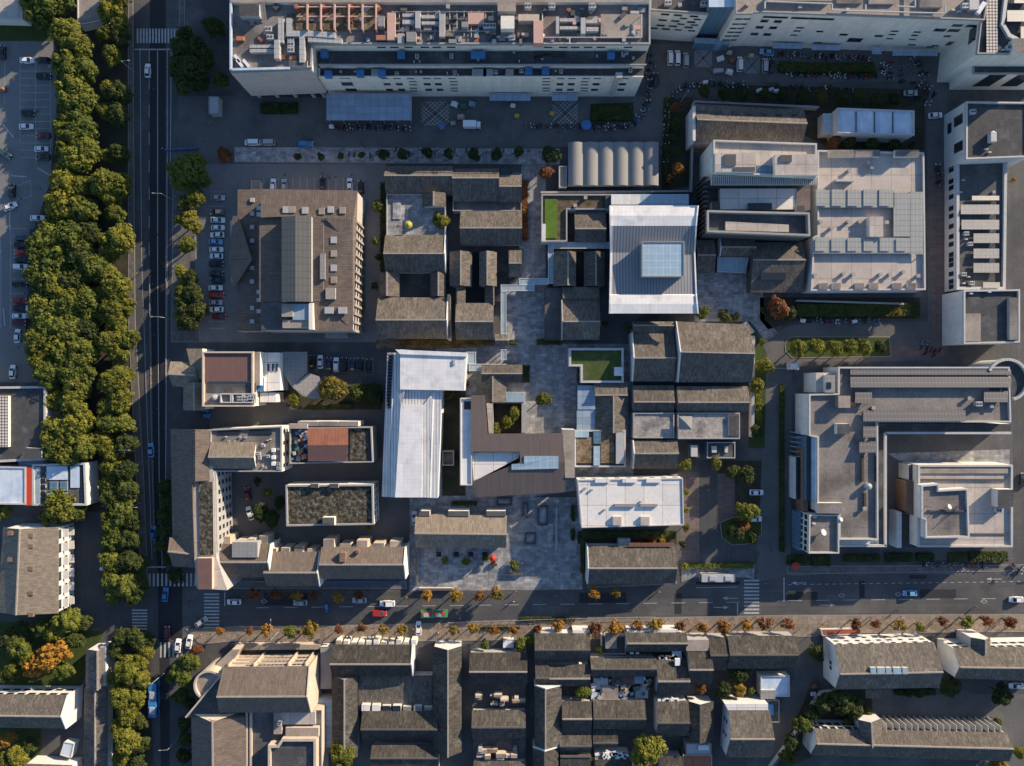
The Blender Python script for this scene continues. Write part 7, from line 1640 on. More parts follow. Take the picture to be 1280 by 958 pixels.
# ------------------------------------------------------------------ vehicles
def car_meshes(kind):
    """(name, mesh) pieces of a vehicle heading +X, wheels on z=0"""
    out = []
    if kind in ('car', 'van', 'suv'):
        L, Wd = (4.55, 1.82) if kind == 'car' else (4.9, 1.9)
        hb = .95 if kind == 'car' else 1.05
        ht = 1.46 if kind == 'car' else (1.95 if kind == 'van' else 1.7)
        if kind == 'van': cab = (-2.35, -2.15, 1.05, 1.75)      # rear base, rear top, front top, front base
        elif kind == 'suv': cab = (-2.1, -1.85, .35, 1.15)
        else: cab = (-1.85, -1.15, .25, 1.1)
        # body: stations along x with plan half width and heights
        st = [(-L / 2, .74, .45, hb - .12), (-L / 2 + .12, .84, .28, hb - .02), (-L / 2 + .6, .90, .22, hb), (-.4, .91, .2, hb), (1.0, .90, .2, hb - .02), (L / 2 - .75, .88, .22, hb - .14), (L / 2 - .2, .80, .27, hb - .26), (L / 2, .62, .4, hb - .36)]
        mb = MB()
        for (x0, w0, z0, t0), (x1, w1, z1, t1) in zip(st, st[1:]):
            for s in (1, -1):
                q = [(x0, s * w0, z0), (x1, s * w1, z1), (x1, s * w1, t1 - .1), (x0, s * w0, t0 - .1)]
                mb.face(q if s < 0 else q[::-1])
                q = [(x0, s * w0, t0 - .1), (x1, s * w1, t1 - .1), (x1, s * (w1 - .1), t1), (x0, s * (w0 - .1), t0)]
                mb.face(q if s < 0 else q[::-1])
            mb.face([(x0, -(w0 - .1), t0), (x1, -(w1 - .1), t1), (x1, w1 - .1, t1), (x0, w0 - .1, t0)])
            mb.face([(x0, w0, z0), (x1, w1, z1), (x1, -w1, z1), (x0, -w0, z0)])
        for k, (x, w, z, t) in ((0, st[0]), (1, st[-1])):
            q = [(x, w, z), (x, -w, z), (x, -w, t - .1), (x, -(w - .1), t), (x, w - .1, t), (x, w, t - .1)]
            mb.face(q if k == 0 else q[::-1])
        rb, rt, ft, fb = cab; wt = .62 if kind == 'car' else .72; wb = .80
        # roof panel
        mb.box(((rt + ft) / 2, 0, ht - .05), (ft - rt + .1, wt * 2, .07))
        # pillars
        for (a, b) in (((rb, wb, hb), (rt, wt, ht)), ((fb, wb, hb), (ft, wt, ht))):
            for s in (1, -1): mb.tube((a[0], a[1] * s, a[2] - .02), (b[0], b[1] * s, b[2] - .03), .055, .05, 5)
        for s in (1, -1): mb.tube((-.35, wb * s, hb), (-.4, wt * s, ht - .03), .05, .05, 5)
        out.append(('body', mb.mesh('body', ['paint_white'])))
        h0 = hb - .01; h1 = ht - .03
        mb = MB(); mb.face([(fb, -wb + .06, h0), (fb, wb - .06, h0), (ft, wt - .04, h1), (ft, -wt + .04, h1)]); out.append(('windscreen', mb.mesh('windscreen', ['glass'])))
        mb = MB(); mb.face([(rb, wb - .06, h0), (rb, -wb + .06, h0), (rt, -wt + .04, h1), (rt, wt - .04, h1)]); out.append(('rear_window', mb.mesh('rear_window', ['glass'])))
        for s in (1, -1):
            mb = MB(); q = [(rb + .08, s * wb, h0), (fb - .08, s * wb, h0), (ft - .03, s * wt, h1), (rt + .03, s * wt, h1)]; mb.face(q if s < 0 else q[::-1]); out.append(('side_window', mb.mesh('side_window', ['glass'])))
            mb = MB(); mb.box((L / 2 - .24, s * .62, hb - .38), (.34, .3, .14)); out.append(('headlight', mb.mesh('headlight', ['lamp_white'])))
            mb = MB(); mb.box((-L / 2 + .06, s * .66, hb - .3), (.16, .3, .16)); out.append(('taillight', mb.mesh('taillight', ['lamp_red'])))
            mb = MB(); mb.box((fb - .25, s * .98, hb), (.16, .2, .14)); out.append(('door_mirror', mb.mesh('door_mirror', ['trim_dark'])))
            for x in (-L / 2 + .85, L / 2 - .85):
                mb = MB(); mb.tube((x, s * .70, .33), (x, s * .93, .33), .33, .33, 12); out.append(('wheel', mb.mesh('wheel', ['tyre'])))
    elif kind == 'truck':
        mb = MB(); mb.box((-.7, 0, .75), (4.2, 2.1, 2.1)); out.append(('cargo_box', mb.mesh('cargo_box', ['paint_white'])))
        mb = MB(); mb.box((2.15, 0, .45), (1.35, 1.95, 1.65), taper=.9); mb.box((0, 0, .45), (5.2, .9, .3), mi=0); out.append(('cab', mb.mesh('cab', ['paint_white'])))
        mb = MB(); mb.face([(2.84, -.85, 1.2), (2.84, .85, 1.2), (2.70, .8, 2.02), (2.70, -.8, 2.02)]); out.append(('windscreen', mb.mesh('windscreen', ['glass'])))
        for s in (1, -1):
            for x in (-1.7, 1.9):
                mb = MB(); mb.tube((x, s * .72, .4), (x, s * 1.0, .4), .4, .4, 12); out.append(('wheel', mb.mesh('wheel', ['tyre'])))
    elif kind == 'bus':
        Lb = 11.0
        mb = MB(); mb.box((0, 0, .35), (Lb, 2.5, 1.2)); mb.box((0, 0, 2.45), (Lb, 2.5, .55), taper=.975); mb.box((0, 0, 1.55), (Lb - .3, 2.3, .9)); out.append(('body', mb.mesh('body', ['paint_white'])))
        for x in (-3.2, 1.8):
            mb = MB(); mb.box((x, 0, 3.0), (2.4, 1.6, .25), taper=.92); out.append(('roof_unit', mb.mesh('roof_unit', ['metal_grey'])))
        for s in (1, -1):
            mb = MB(); q = [(-Lb / 2 + .4, s * 1.24, 1.58), (Lb / 2 - .4, s * 1.24, 1.58), (Lb / 2 - .4, s * 1.24, 2.42), (-Lb / 2 + .4, s * 1.24, 2.42)]; mb.face(q if s < 0 else q[::-1]); out.append(('side_window', mb.mesh('side_window', ['glass'])))
            for x in (-3.3, 3.2):
                mb = MB(); mb.tube((x, s * .95, .48), (x, s * 1.26, .48), .48, .48, 12); out.append(('wheel', mb.mesh('wheel', ['tyre'])))
        mb = MB(); mb.face([(Lb / 2 + .01, -1.15, 1.2), (Lb / 2 + .01, 1.15, 1.2), (Lb / 2 + .01, 1.1, 2.5), (Lb / 2 + .01, -1.1, 2.5)]); out.append(('windscreen', mb.mesh('windscreen', ['glass'])))
    return out

VEH = {}
def vehicle(kind, px, py, ang, col, label, name, cat, group=None, z=0.02, sc=1.0, cols2=None):
    if kind not in VEH: VEH[kind] = car_meshes(kind)
    p = W(px, py, 1.0)
    t = thing(name, label, cat, (p.x, p.y, z), group); t.rotation_euler = (0, 0, R(ang)); t.scale = (sc, sc, sc)
    for nm, me in VEH[kind]:
        o = bpy.data.objects.new(nm, me); C.objects.link(o); o.parent = t
        if nm in ('body', 'cab', 'cargo_box'):
            o.material_slots[0].link = 'OBJECT'
            o.material_slots[0].material = MATS['paint_' + ((cols2 or {}).get(nm, col))]
    return t

def build_vehicles():
    vr = random.Random(4)
    rows = [
        ('in the upper car park bays', 'cars in the upper bays of the car park', [(33, 75, 0, 'white'), (53, 75, 180, 'black'), (54, 95, 0, 'black'), (34, 141, 0, 'black'), (32, 158, 0, 'white'), (53, 169, 180, 'maroon'), (51, 186, 0, 'white'), (53, 196, 180, 'black')]),
        ('in the lower car park bays', 'cars in the lower bays of the car park', [(45, 290, 0, 'black'), (28, 298, 0, 'teal'), (27, 306.5, 0, 'black'), (25, 315, 180, 'red'), (27, 325, 0, 'black'), (25, 333.5, 0, 'white'), (24, 356, 0, 'black'), (24, 376, 0, 'red'), (24, 385.5, 0, 'black'), (39, 385.5, 180, 'white'), (23, 395, 0, 'white'), (41, 395, 180, 'grey'), (23, 404, 0, 'maroon')]),
        ('in the row beside the brown hall', 'cars in the row beside the brown hall', [(272, 247, 0, 'silver'), (271, 265, 180, 'grey'), (272, 275, 0, 'white'), (272, 284.5, 0, 'white'), (271, 293.5, 180, 'white'), (269, 302, 0, 'skyblue'), (270, 312, 0, 'white'), (270, 320, 180, 'white'), (270, 330, 0, 'black'), (270, 342, 0, 'black'), (271, 350.5, 180, 'navy'), (269, 360, 0, 'white'), (271, 369, 0, 'red'), (269, 378, 0, 'silver'), (270, 387, 180, 'white'), (274, 395.5, 0, 'maroon')]),
        ('beside the curved canopy', 'cars beside the curved canopy', [(390, 452, 90, 'black'), (400, 452.5, 90, 'white'), (411, 455, 90, 'navy'), (420, 456, 90, 'white'), (430, 456, 90, 'black'), (440.5, 456, 90, 'navy'), (450, 456, 90, 'black'), (461, 457, 90, 'black')]),
        ('above the brown hall', 'cars above the brown hall', [(341, 232, 90, 'white'), (355, 232, 90, 'silver'), (403, 229, 90, 'black'), (437, 231, 90, 'white'), (451, 234, 90, 'black')]),
    ]
    for where, grp, L in rows:
        cnt = {}; tot = {}
        for q in L: tot[q[3]] = tot.get(q[3], 0) + 1
        vert = L[0][2] in (0, 180)
        for (x, y, a, c) in L:
            i = cnt.get(c, 0); cnt[c] = i + 1
            cw = {'silver': 'silver grey', 'skyblue': 'sky blue', 'maroon': 'dark red', 'navy': 'navy blue', 'teal': 'dark teal'}.get(c, c)
            order = f'{nth(i)} ' if tot[c] > 1 else 'only '
            frm = 'from the top ' if vert else 'counted from the avenue '
            kd = vr.choice(('car', 'car', 'car', 'suv'))
            vehicle(kd, x, y, a + vr.uniform(-2, 2), c, f'{order}{cw} parked car {frm if tot[c] > 1 else ""}{where}', 'parked_car', 'car', grp, sc=vr.uniform(.95, 1.02))
    single = [
        ('car', 184, 88, 90, 'white', 'white car driving alone up the avenue below the zebra crossing', 'car', 'car'),
        ('car', 188, 563, 95, 'skyblue', 'blue and white taxi driving on the avenue beside the maroon-roofed house', 'taxi', 'taxi'),
        ('car', 191, 667, 90, 'blue', 'blue taxi on the avenue approaching the crossroads', 'taxi', 'taxi'),
        ('car', 206, 744, 84, 'blue', 'bright blue car in the middle of the crossroads', 'car', 'car'),
        ('car', 208.5, 792, 90, 'maroon', 'dark red car waiting at the lower zebra crossing', 'car', 'car'),
        ('car', 222, 808, 86, 'white', 'white car standing on the lower zebra crossing', 'car', 'car'),
        ('car', 236, 803, 80, 'white', 'white car turning at the corner beside the small rust tree', 'car', 'car'),
        ('car', 251, 778, 36, 'silver', 'silver car turning aslant out of the crossroads', 'car', 'car'),
        ('car', 292, 753, 180, 'white', 'white car on the street just past the striped crossing', 'car', 'car'),
        ('car', 375, 754, 180, 'silver', 'silver car half hidden under the shaded kerb trees', 'car', 'car'),
        ('car', 449, 751, 180, 'silver', 'silver car beside the big golden kerb tree', 'car', 'car'),
        ('suv', 484, 755, 180, 'white', 'white car lit by the sun beside the red car', 'car', 'car'),
        ('suv', 474, 767, 0, 'red', 'bright red car on the sunny patch of street', 'car', 'car'),
        ('car', 523, 786, 90, 'white', 'white car parked across the pavement below the red and green bus', 'car', 'car'),
        ('car', 1138, 742, 180, 'skyblue', 'sky blue taxi alone on the wide shaded street', 'taxi', 'taxi'),
        ('car', 1271, 750, 180, 'white', 'white car leaving the picture along the wide street', 'car', 'car'),
        ('car', 946, 616, 0, 'white', 'white car parked beside the drive above the lit olive tree', 'parked_car', 'car'),
        ('car', 944, 649, 0, 'white', 'white car half hidden under the lit olive tree', 'parked_car', 'car'),
        ('car', 1271, 858, 180, 'white', 'white car parked in the house yard beside the dark round tree', 'parked_car', 'car'),
        ('car', 309, 618, 100, 'maroon', 'dark red car in the apartment court', 'parked_car', 'car'),
        ('car', 312, 642, 108, 'white', 'white car in the apartment court below the dark red one', 'parked_car', 'car'),
        ('car', 518, 648, 90, 'white', 'white car tucked behind the range with three dormers', 'parked_car', 'car'),
        ('car', 12, 258, 24, 'white', 'white car driving aslant through the car park', 'car', 'car'),
        ('car', 46, 272.5, 0, 'white', 'white car pulling out beside the tree belt in the car park', 'car', 'car'),
        ('car', 14, 238, 88, 'black', 'black car in the drawn bay box of the car park', 'parked_car', 'car'),
        ('car', 5, 192, -30, 'teal', 'dark teal car parked aslant at the picture edge', 'parked_car', 'car'),
        ('car', 2, 65, 90, 'black', 'black car at the picture edge at the car park head', 'parked_car', 'car'),
        ('car', 21, 420, 88, 'white', 'white car below the red cars at the foot of the car park', 'car', 'car'),
        ('car', 15, 465, 88, 'white', 'white car beside the dark flat-roofed school block', 'parked_car', 'car'),
        ('van', 315, 178, 180, 'white', 'white van first of the pair on the market lane', 'parked_van', 'van'),
        ('van', 334, 178, 180, 'silver', 'silver-white van second of the pair on the market lane', 'parked_van', 'van'),
        ('suv', 382, 180, 0, 'blue', 'blue pickup-sized car beside the pale pavement', 'parked_car', 'car'),
        ('van', 838, 72, 90, 'white', 'narrow white van first in the yard below the cream block', 'parked_van', 'van'),
        ('van', 847, 72, 90, 'white', 'white van in the middle of three below the cream block', 'parked_van', 'van'),
        ('van', 857.5, 75, 90, 'silver', 'silver van last of three below the cream block', 'parked_van', 'van'),
        ('car', 820, 99, 90, 'black', 'dark car in the passage at the end of the beige block', 'parked_car', 'car'),
        ('van', 925, 80, 90, 'white', 'white van beside the piled goods below the cream block', 'parked_van', 'van'),
        ('van', 956.5, 82, 88, 'silver', 'pale van beside the long dark hedge', 'parked_van', 'van'),
        ('car', 959, 65, 170, 'skyblue', 'light blue car right against the cream block wall', 'parked_car', 'car'),
        ('car', 965, 82, 90, 'black', 'dark car beside the pale van at the long dark hedge', 'parked_car', 'car'),
        ('truck', 590, 157, 0, 'white', 'white box truck unloading on the market lane', 'box_truck', 'truck'),
        ('truck', 898, 89, 8, 'silver', 'small pale flatbed load truck below the cream block', 'box_truck', 'truck'),
        ('car', 1170, 144, 4, 'white', 'white car at the bend of the side lane', 'parked_car', 'car'),
        ('car', 1139, 116, 0, 'silver', 'pale car among the scooters by the corner tower', 'parked_car', 'car'),
        ('car', 1280, 660 - 660 + 600, 90, 'black', 'dark car at the picture edge on the east lane', 'parked_car', 'car'),
    ]
    for (k, x, y, a, c, lab, nm, cat) in single:
        vehicle(k, x, y, a, c, lab, nm, cat, sc=1.0 if k != 'truck' or x < 700 else .6)
    vehicle('bus', 194, 873, 90, 'blue', 'bright blue bus on the avenue below the crossroads', 'bus', 'bus')
    t = vehicle('bus', 543, 767, 2, 'green', 'red and green bus on the sunny patch of street', 'bus', 'bus', sc=.78)
    for x in (-4, -1.6, .8, 3.6): MB().box((x, .35, 3.02), (1.9, 1.5, .16)).build('roof_panel', 'fabric_red').parent = t
    for o in t.children:
        if o.name.startswith('roof_panel'): pass
    vehicle('bus', 896, 721, 180, 'silver', 'pale bus standing in the lay-by of the wide street', 'bus', 'bus')
    # orange loader thing in the car park and rickshaw
    # scooters
    sm = scooter_mesh()
    def line(pts, n, label, group, ang0=None, jit=.25, z=.02):
        P = [W(a, b, z) for a, b in pts]
        seg = [(P[i + 1] - P[i]).length for i in range(len(P) - 1)]; tot = sum(seg)
        for k in range(n):
            s = tot * (k + vr.uniform(.2, .8)) / n; i = 0
            while i < len(seg) - 1 and s > seg[i]: s -= seg[i]; i += 1
            d = (P[i + 1] - P[i]).normalized(); p = P[i] + d * s
            nrm = Vector((-d.y, d.x, 0)); p += nrm * vr.uniform(-jit, jit)
            o = bpy.data.objects.new('parked_scooter', sm); C.objects.link(o)
            o.location = (p.x, p.y, z); a = math.atan2(nrm.y, nrm.x) + vr.uniform(-.3, .3) + (math.pi if vr.random() < .3 else 0)
            o.rotation_euler = (0, 0, a)
            o.material_slots[0].link = 'OBJECT'; o.material_slots[0].material = MATS['paint_' + vr.choice(('white', 'silver', 'black', 'black', 'red', 'navy', 'skyblue', 'silver', 'grey', 'white'))]
            tag(o, label, 'scooter', group)
    line([(418, 160), (515, 161)], 22, 'scooter parked in the row along the front of the blue-grey market canopy', 'scooters along the market canopy')
    line([(425, 191), (700, 192)], 34, 'scooter parked among the round clipped trees on the pale pavement', 'scooters among the round clipped trees', jit=1.0, z=.14)
    line([(655, 158), (735, 159)], 16, 'scooter parked before the crosshatched paving of the market lane', 'scooters before the crosshatched paving')
    line([(740, 161), (785, 159), (806, 140), (812, 105), (814, 70)], 40, 'scooter parked on the outer curve of the loop below the beige block', 'scooters on the outer curve of the loop', jit=.7)
    line([(831, 205), (832, 140), (845, 112), (870, 106), (935, 107)], 42, 'scooter parked on the inner curve of the loop behind the canvas tent', 'scooters on the inner curve of the loop', jit=.6)
    line([(972, 70), (1088, 74)], 26, 'scooter parked in the row between cream block and long dark hedge', 'scooters above the long dark hedge', jit=.7)
    line([(982, 93), (1096, 97)], 26, 'scooter parked in the row below the long dark hedge', 'scooters below the long dark hedge', jit=.5)
    line([(955, 109), (1070, 113)], 16, 'scooter parked at the foot of the dark hedge trees', 'scooters at the foot of the dark hedge trees', jit=.6)
    line([(1108, 78), (1106, 100)], 12, 'scooter parked in the cluster at the end of the long dark hedge', 'scooters at the hedge end', jit=1.5)
    line([(1130, 78), (1150, 112), (1168, 124)], 32, 'scooter parked in the crowd below the corner tower', 'scooters below the corner tower', jit=4.5)
    line([(1004, 401), (1100, 402)], 16, 'scooter parked along the drive loop below the mixed hedge', 'scooters below the mixed hedge')
    line([(1150, 428), (1172, 444)], 9, 'scooter parked on the red paving by the white range', 'scooters on the red paving', jit=2.0)
    line([(1172, 205), (1172, 235)], 8, 'scooter parked on the lane beside the white range', 'scooters beside the white range', jit=.8)
    line([(1148, 706), (1232, 706)], 12, 'scooter parked below the last hedge blocks before the school', 'scooters below the last hedge blocks', z=.14)
    line([(1262, 708), (1280, 712)], 6, 'scooter parked at the end of the street by the picture edge', 'scooters at the end of the street', jit=.8, z=.14)

def scooter_mesh():
    mb = MB()
    for x in (-.62, .62): mb.tube((x, -.06, .25), (x, .06, .25), .25, .25, 10, mi=1)
    mb.box((-.35, 0, .35), (.85, .34, .32), taper=.8); mb.box((.15, 0, .22), (.6, .3, .1)); mb.box((.5, 0, .3), (.16, .36, .55), taper=.7)
    mb.box((-.32, 0, .67), (.75, .28, .12), mi=1)
    mb.tube((.56, 0, .4), (.45, 0, 1.0), .05, .04, 6); mb.tube((.44, -.34, 1.0), (.44, .34, 1.0), .03, .03, 5, mi=1)
    mb.box((.52, 0, .9), (.16, .2, .16)); mb.box((-.82, 0, .72), (.28, .3, .26))
    return mb.mesh('scooter', ['paint_white', 'tyre'])

# ------------------------------------------------------------------ people
PEOPLE = []
def skin_body(joints, edges, radii, name, mat):
    me = bpy.data.meshes.new(name); me.from_pydata(joints, edges, []); o = bpy.data.objects.new(name, me); C.objects.link(o)
    m = o.modifiers.new('Skin', 'SKIN'); o.modifiers.new('Sub', 'SUBSURF').levels = 1
    for v, r_ in zip(me.skin_vertices[0].data, radii): v.radius = (r_, r_)
    me.skin_vertices[0].data[0].use_root = True
    dg = bpy.context.evaluated_depsgraph_get(); ev = o.evaluated_get(dg); nm = bpy.data.meshes.new_from_object(ev)
    C.objects.unlink(o); bpy.data.objects.remove(o)
    nm.materials.clear(); nm.materials.append(MATS[mat]); nm.name = name
    return nm

def person_meshes(stride, arm):
    s = stride
    J = [(0, 0, .95), (0, 0, 1.18), (0, 0, 1.40), (.01, 0, 1.50), (.03, 0, 1.60), (.03, 0, 1.70),
         (0, .10, .90), (s * .6, .10, .50), (s * .3, .10, .08), (s * .3 + .16, .10, .04), (0, -.10, .90), (-s * .2, -.10, .48), (-s, -.10, .12), (-s + .15, -.10, .05),
         (0, .19, 1.38), (-s * .4, .24, 1.12), (-s * .2 + arm, .24, .90), (0, -.19, 1.38), (s * .4, -.24, 1.12), (s * .6 + arm, -.24, .90)]
    E = [(0, 1), (1, 2), (2, 3), (3, 4), (4, 5), (0, 6), (6, 7), (7, 8), (8, 9), (0, 10), (10, 11), (11, 12), (12, 13), (2, 14), (14, 15), (15, 16), (2, 17), (17, 18), (18, 19)]
    Rd = [.12, .12, .13, .055, .095, .085, .085, .058, .042, .035, .085, .058, .042, .035, .058, .042, .035, .058, .042, .035]
    body = skin_body(J, E, Rd, 'body', 'skin_tone')
    up = [0, 1, 2, 14, 15, 17, 18]; mp = {k: i for i, k in enumerate(up)}
    jk = skin_body([J[i] for i in up], [(mp[a], mp[b]) for a, b in E if a in mp and b in mp], [Rd[i] * 1.22 for i in up], 'jacket', 'cloth_dark')
    lo = [0, 6, 7, 8, 10, 11, 12]; mp = {k: i for i, k in enumerate(lo)}
    tr_ = skin_body([J[i] for i in lo], [(mp[a], mp[b]) for a, b in E if a in mp and b in mp], [Rd[i] * 1.2 for i in lo], 'trousers', 'cloth_dark')
    bm = bmesh.new(); bmesh.ops.create_uvsphere(bm, u_segments=10, v_segments=6, radius=.115)
    for v in bm.verts: v.co = Vector((v.co.x * 1.0 + .0, v.co.y * .9, max(v.co.z, -.02) + 1.68))
    hair = bpy.data.meshes.new('hair'); bm.to_mesh(hair); bm.free(); hair.materials.append(MATS['hair_black'])
    return [('body', body), ('jacket', jk), ('trousers', tr_), ('hair', hair)]

def build_people():
    P = [person_meshes(.22, .06), person_meshes(.05, .0), person_meshes(.30, .1)]
    L = [(240, 756, 'pale', 'person in a pale top crossing beside the apartment block corner'), (248, 752, 'dark', 'person in dark clothes at the striped crossing corner'), (236, 752, 'dark', 'person in dark clothes waiting by the avenue crossing'), (252, 793, 'pale', 'person in pale clothes walking near the turning white car'), (508, 747, 'pale', 'person in a white top on the street beside the red car'), (508, 713, 'dark', 'person by the low forecourt wall'), (575, 773, 'dark', 'person in dark clothes crossing the sunny street'), (548, 790, 'pale', 'person in pale clothes walking on the sunny pavement'), (642, 752, 'pale', 'person in a white top crossing before the forecourt'), (645, 739, 'dark', 'person in dark clothes at the forecourt kerb'), (690, 745, 'dark', 'person standing in the street before the forecourt'), (694, 745, 'pale', 'person in pale clothes beside the one in dark before the forecourt'), (717, 713, 'dark', 'person walking up beside the lower hedge strip'), (718, 707, 'pale', 'person in pale clothes at the forecourt edge'), (824, 740, 'pale', 'person in pale clothes on the sunlit wedge of street'), (957, 729, 'pale', 'person in pale clothes crossing the drive mouth'), (963, 733, 'dark', 'person in dark clothes crossing the drive mouth'), (970, 734, 'dark', 'person in dark clothes last at the drive mouth'), (948, 716, 'dark', 'person in dark clothes at the zebra corner'), (1122, 764, 'dark', 'person in dark clothes standing at the shaded kerb of the wide street'), (1221, 759, 'pale', 'person in pale clothes in the wide street'), (1088, 772, 'red', 'person in a red top on the sunny pavement by the red terrace'), (800, 774, 'dark', 'person in dark clothes on the sunny pavement under orange trees'), (836, 775, 'pale', 'person in pale clothes on the sunny pavement by the rust tree'), (682, 172, 'pale', 'person in a white top on the market lane before the tent'), (699, 165, 'dark', 'person in dark clothes on the market lane'), (702, 172, 'pale', 'person in pale clothes walking past the tent corner'), (612, 172, 'dark', 'person in dark clothes on the market lane by the truck'), (262, 155, 'pale', 'person in pale clothes in the lane below the grey booth'), (203, 186, 'pale', 'person in pale clothes on the avenue beside the blue barrier'), (146, 336, 'red', 'person in a red top on the path within the tree belt'), (172, 342, 'dark', 'person on the pavement of the avenue'), (184, 704, 'pale', 'person in pale clothes at the stop line of the avenue'), (191, 763, 'dark', 'person in dark clothes in the crossroads'), (686, 387, 'dark', 'person in dark clothes on the shaded inner plaza'), (706, 510, 'dark', 'person in dark clothes on the big stone plaza'), (896, 378, 'dark', 'person in dark clothes on the pale stone plaza'), (890, 366, 'pale', 'person in pale clothes on the pale stone plaza'), (622, 700, 'red', 'person in a red top on the stone forecourt'), (675, 655, 'pale', 'person in pale clothes beside the big pool basin')]
    pr = random.Random(12)
    for (x0, x1, y0, y1, n, lab) in ((410, 700, 781, 796, 14, 'person walking on the sunny pavement, left of the white-eaved pavement house'.replace('left of', 'avenue side of')), (705, 1010, 773, 788, 16, 'person walking on the sunny pavement between white-eaved house and alley mouth'), (1080, 1270, 770, 786, 9, 'person on the shaded pavement before the white houses'), (520, 710, 700, 734, 7, 'person strolling on the stone forecourt'), (660, 715, 440, 535, 5, 'person strolling across the big stone plaza')):
        for i in range(n): L.append((pr.uniform(x0, x1), pr.uniform(y0, y1), pr.choice(('dark', 'dark', 'pale', 'red')), lab))
    for (x, y, c, lab) in L:
        p = W(x, y, .9); z = .14 if 768 < y < 800 else .03
        t = thing('person', lab, 'person', (p.x, p.y, z), 'people: ' + lab if lab.startswith(('person walking on the sunny pavement', 'person on the shaded', 'person strolling')) else None); t.rotation_euler = (0, 0, pr.uniform(0, 6.28))
        for nm, me in pr.choice(P):
            o = bpy.data.objects.new(nm, me); C.objects.link(o); o.parent = t
            if nm == 'jacket': o.material_slots[0].link = 'OBJECT'; o.material_slots[0].material = MATS['cloth_' + c]

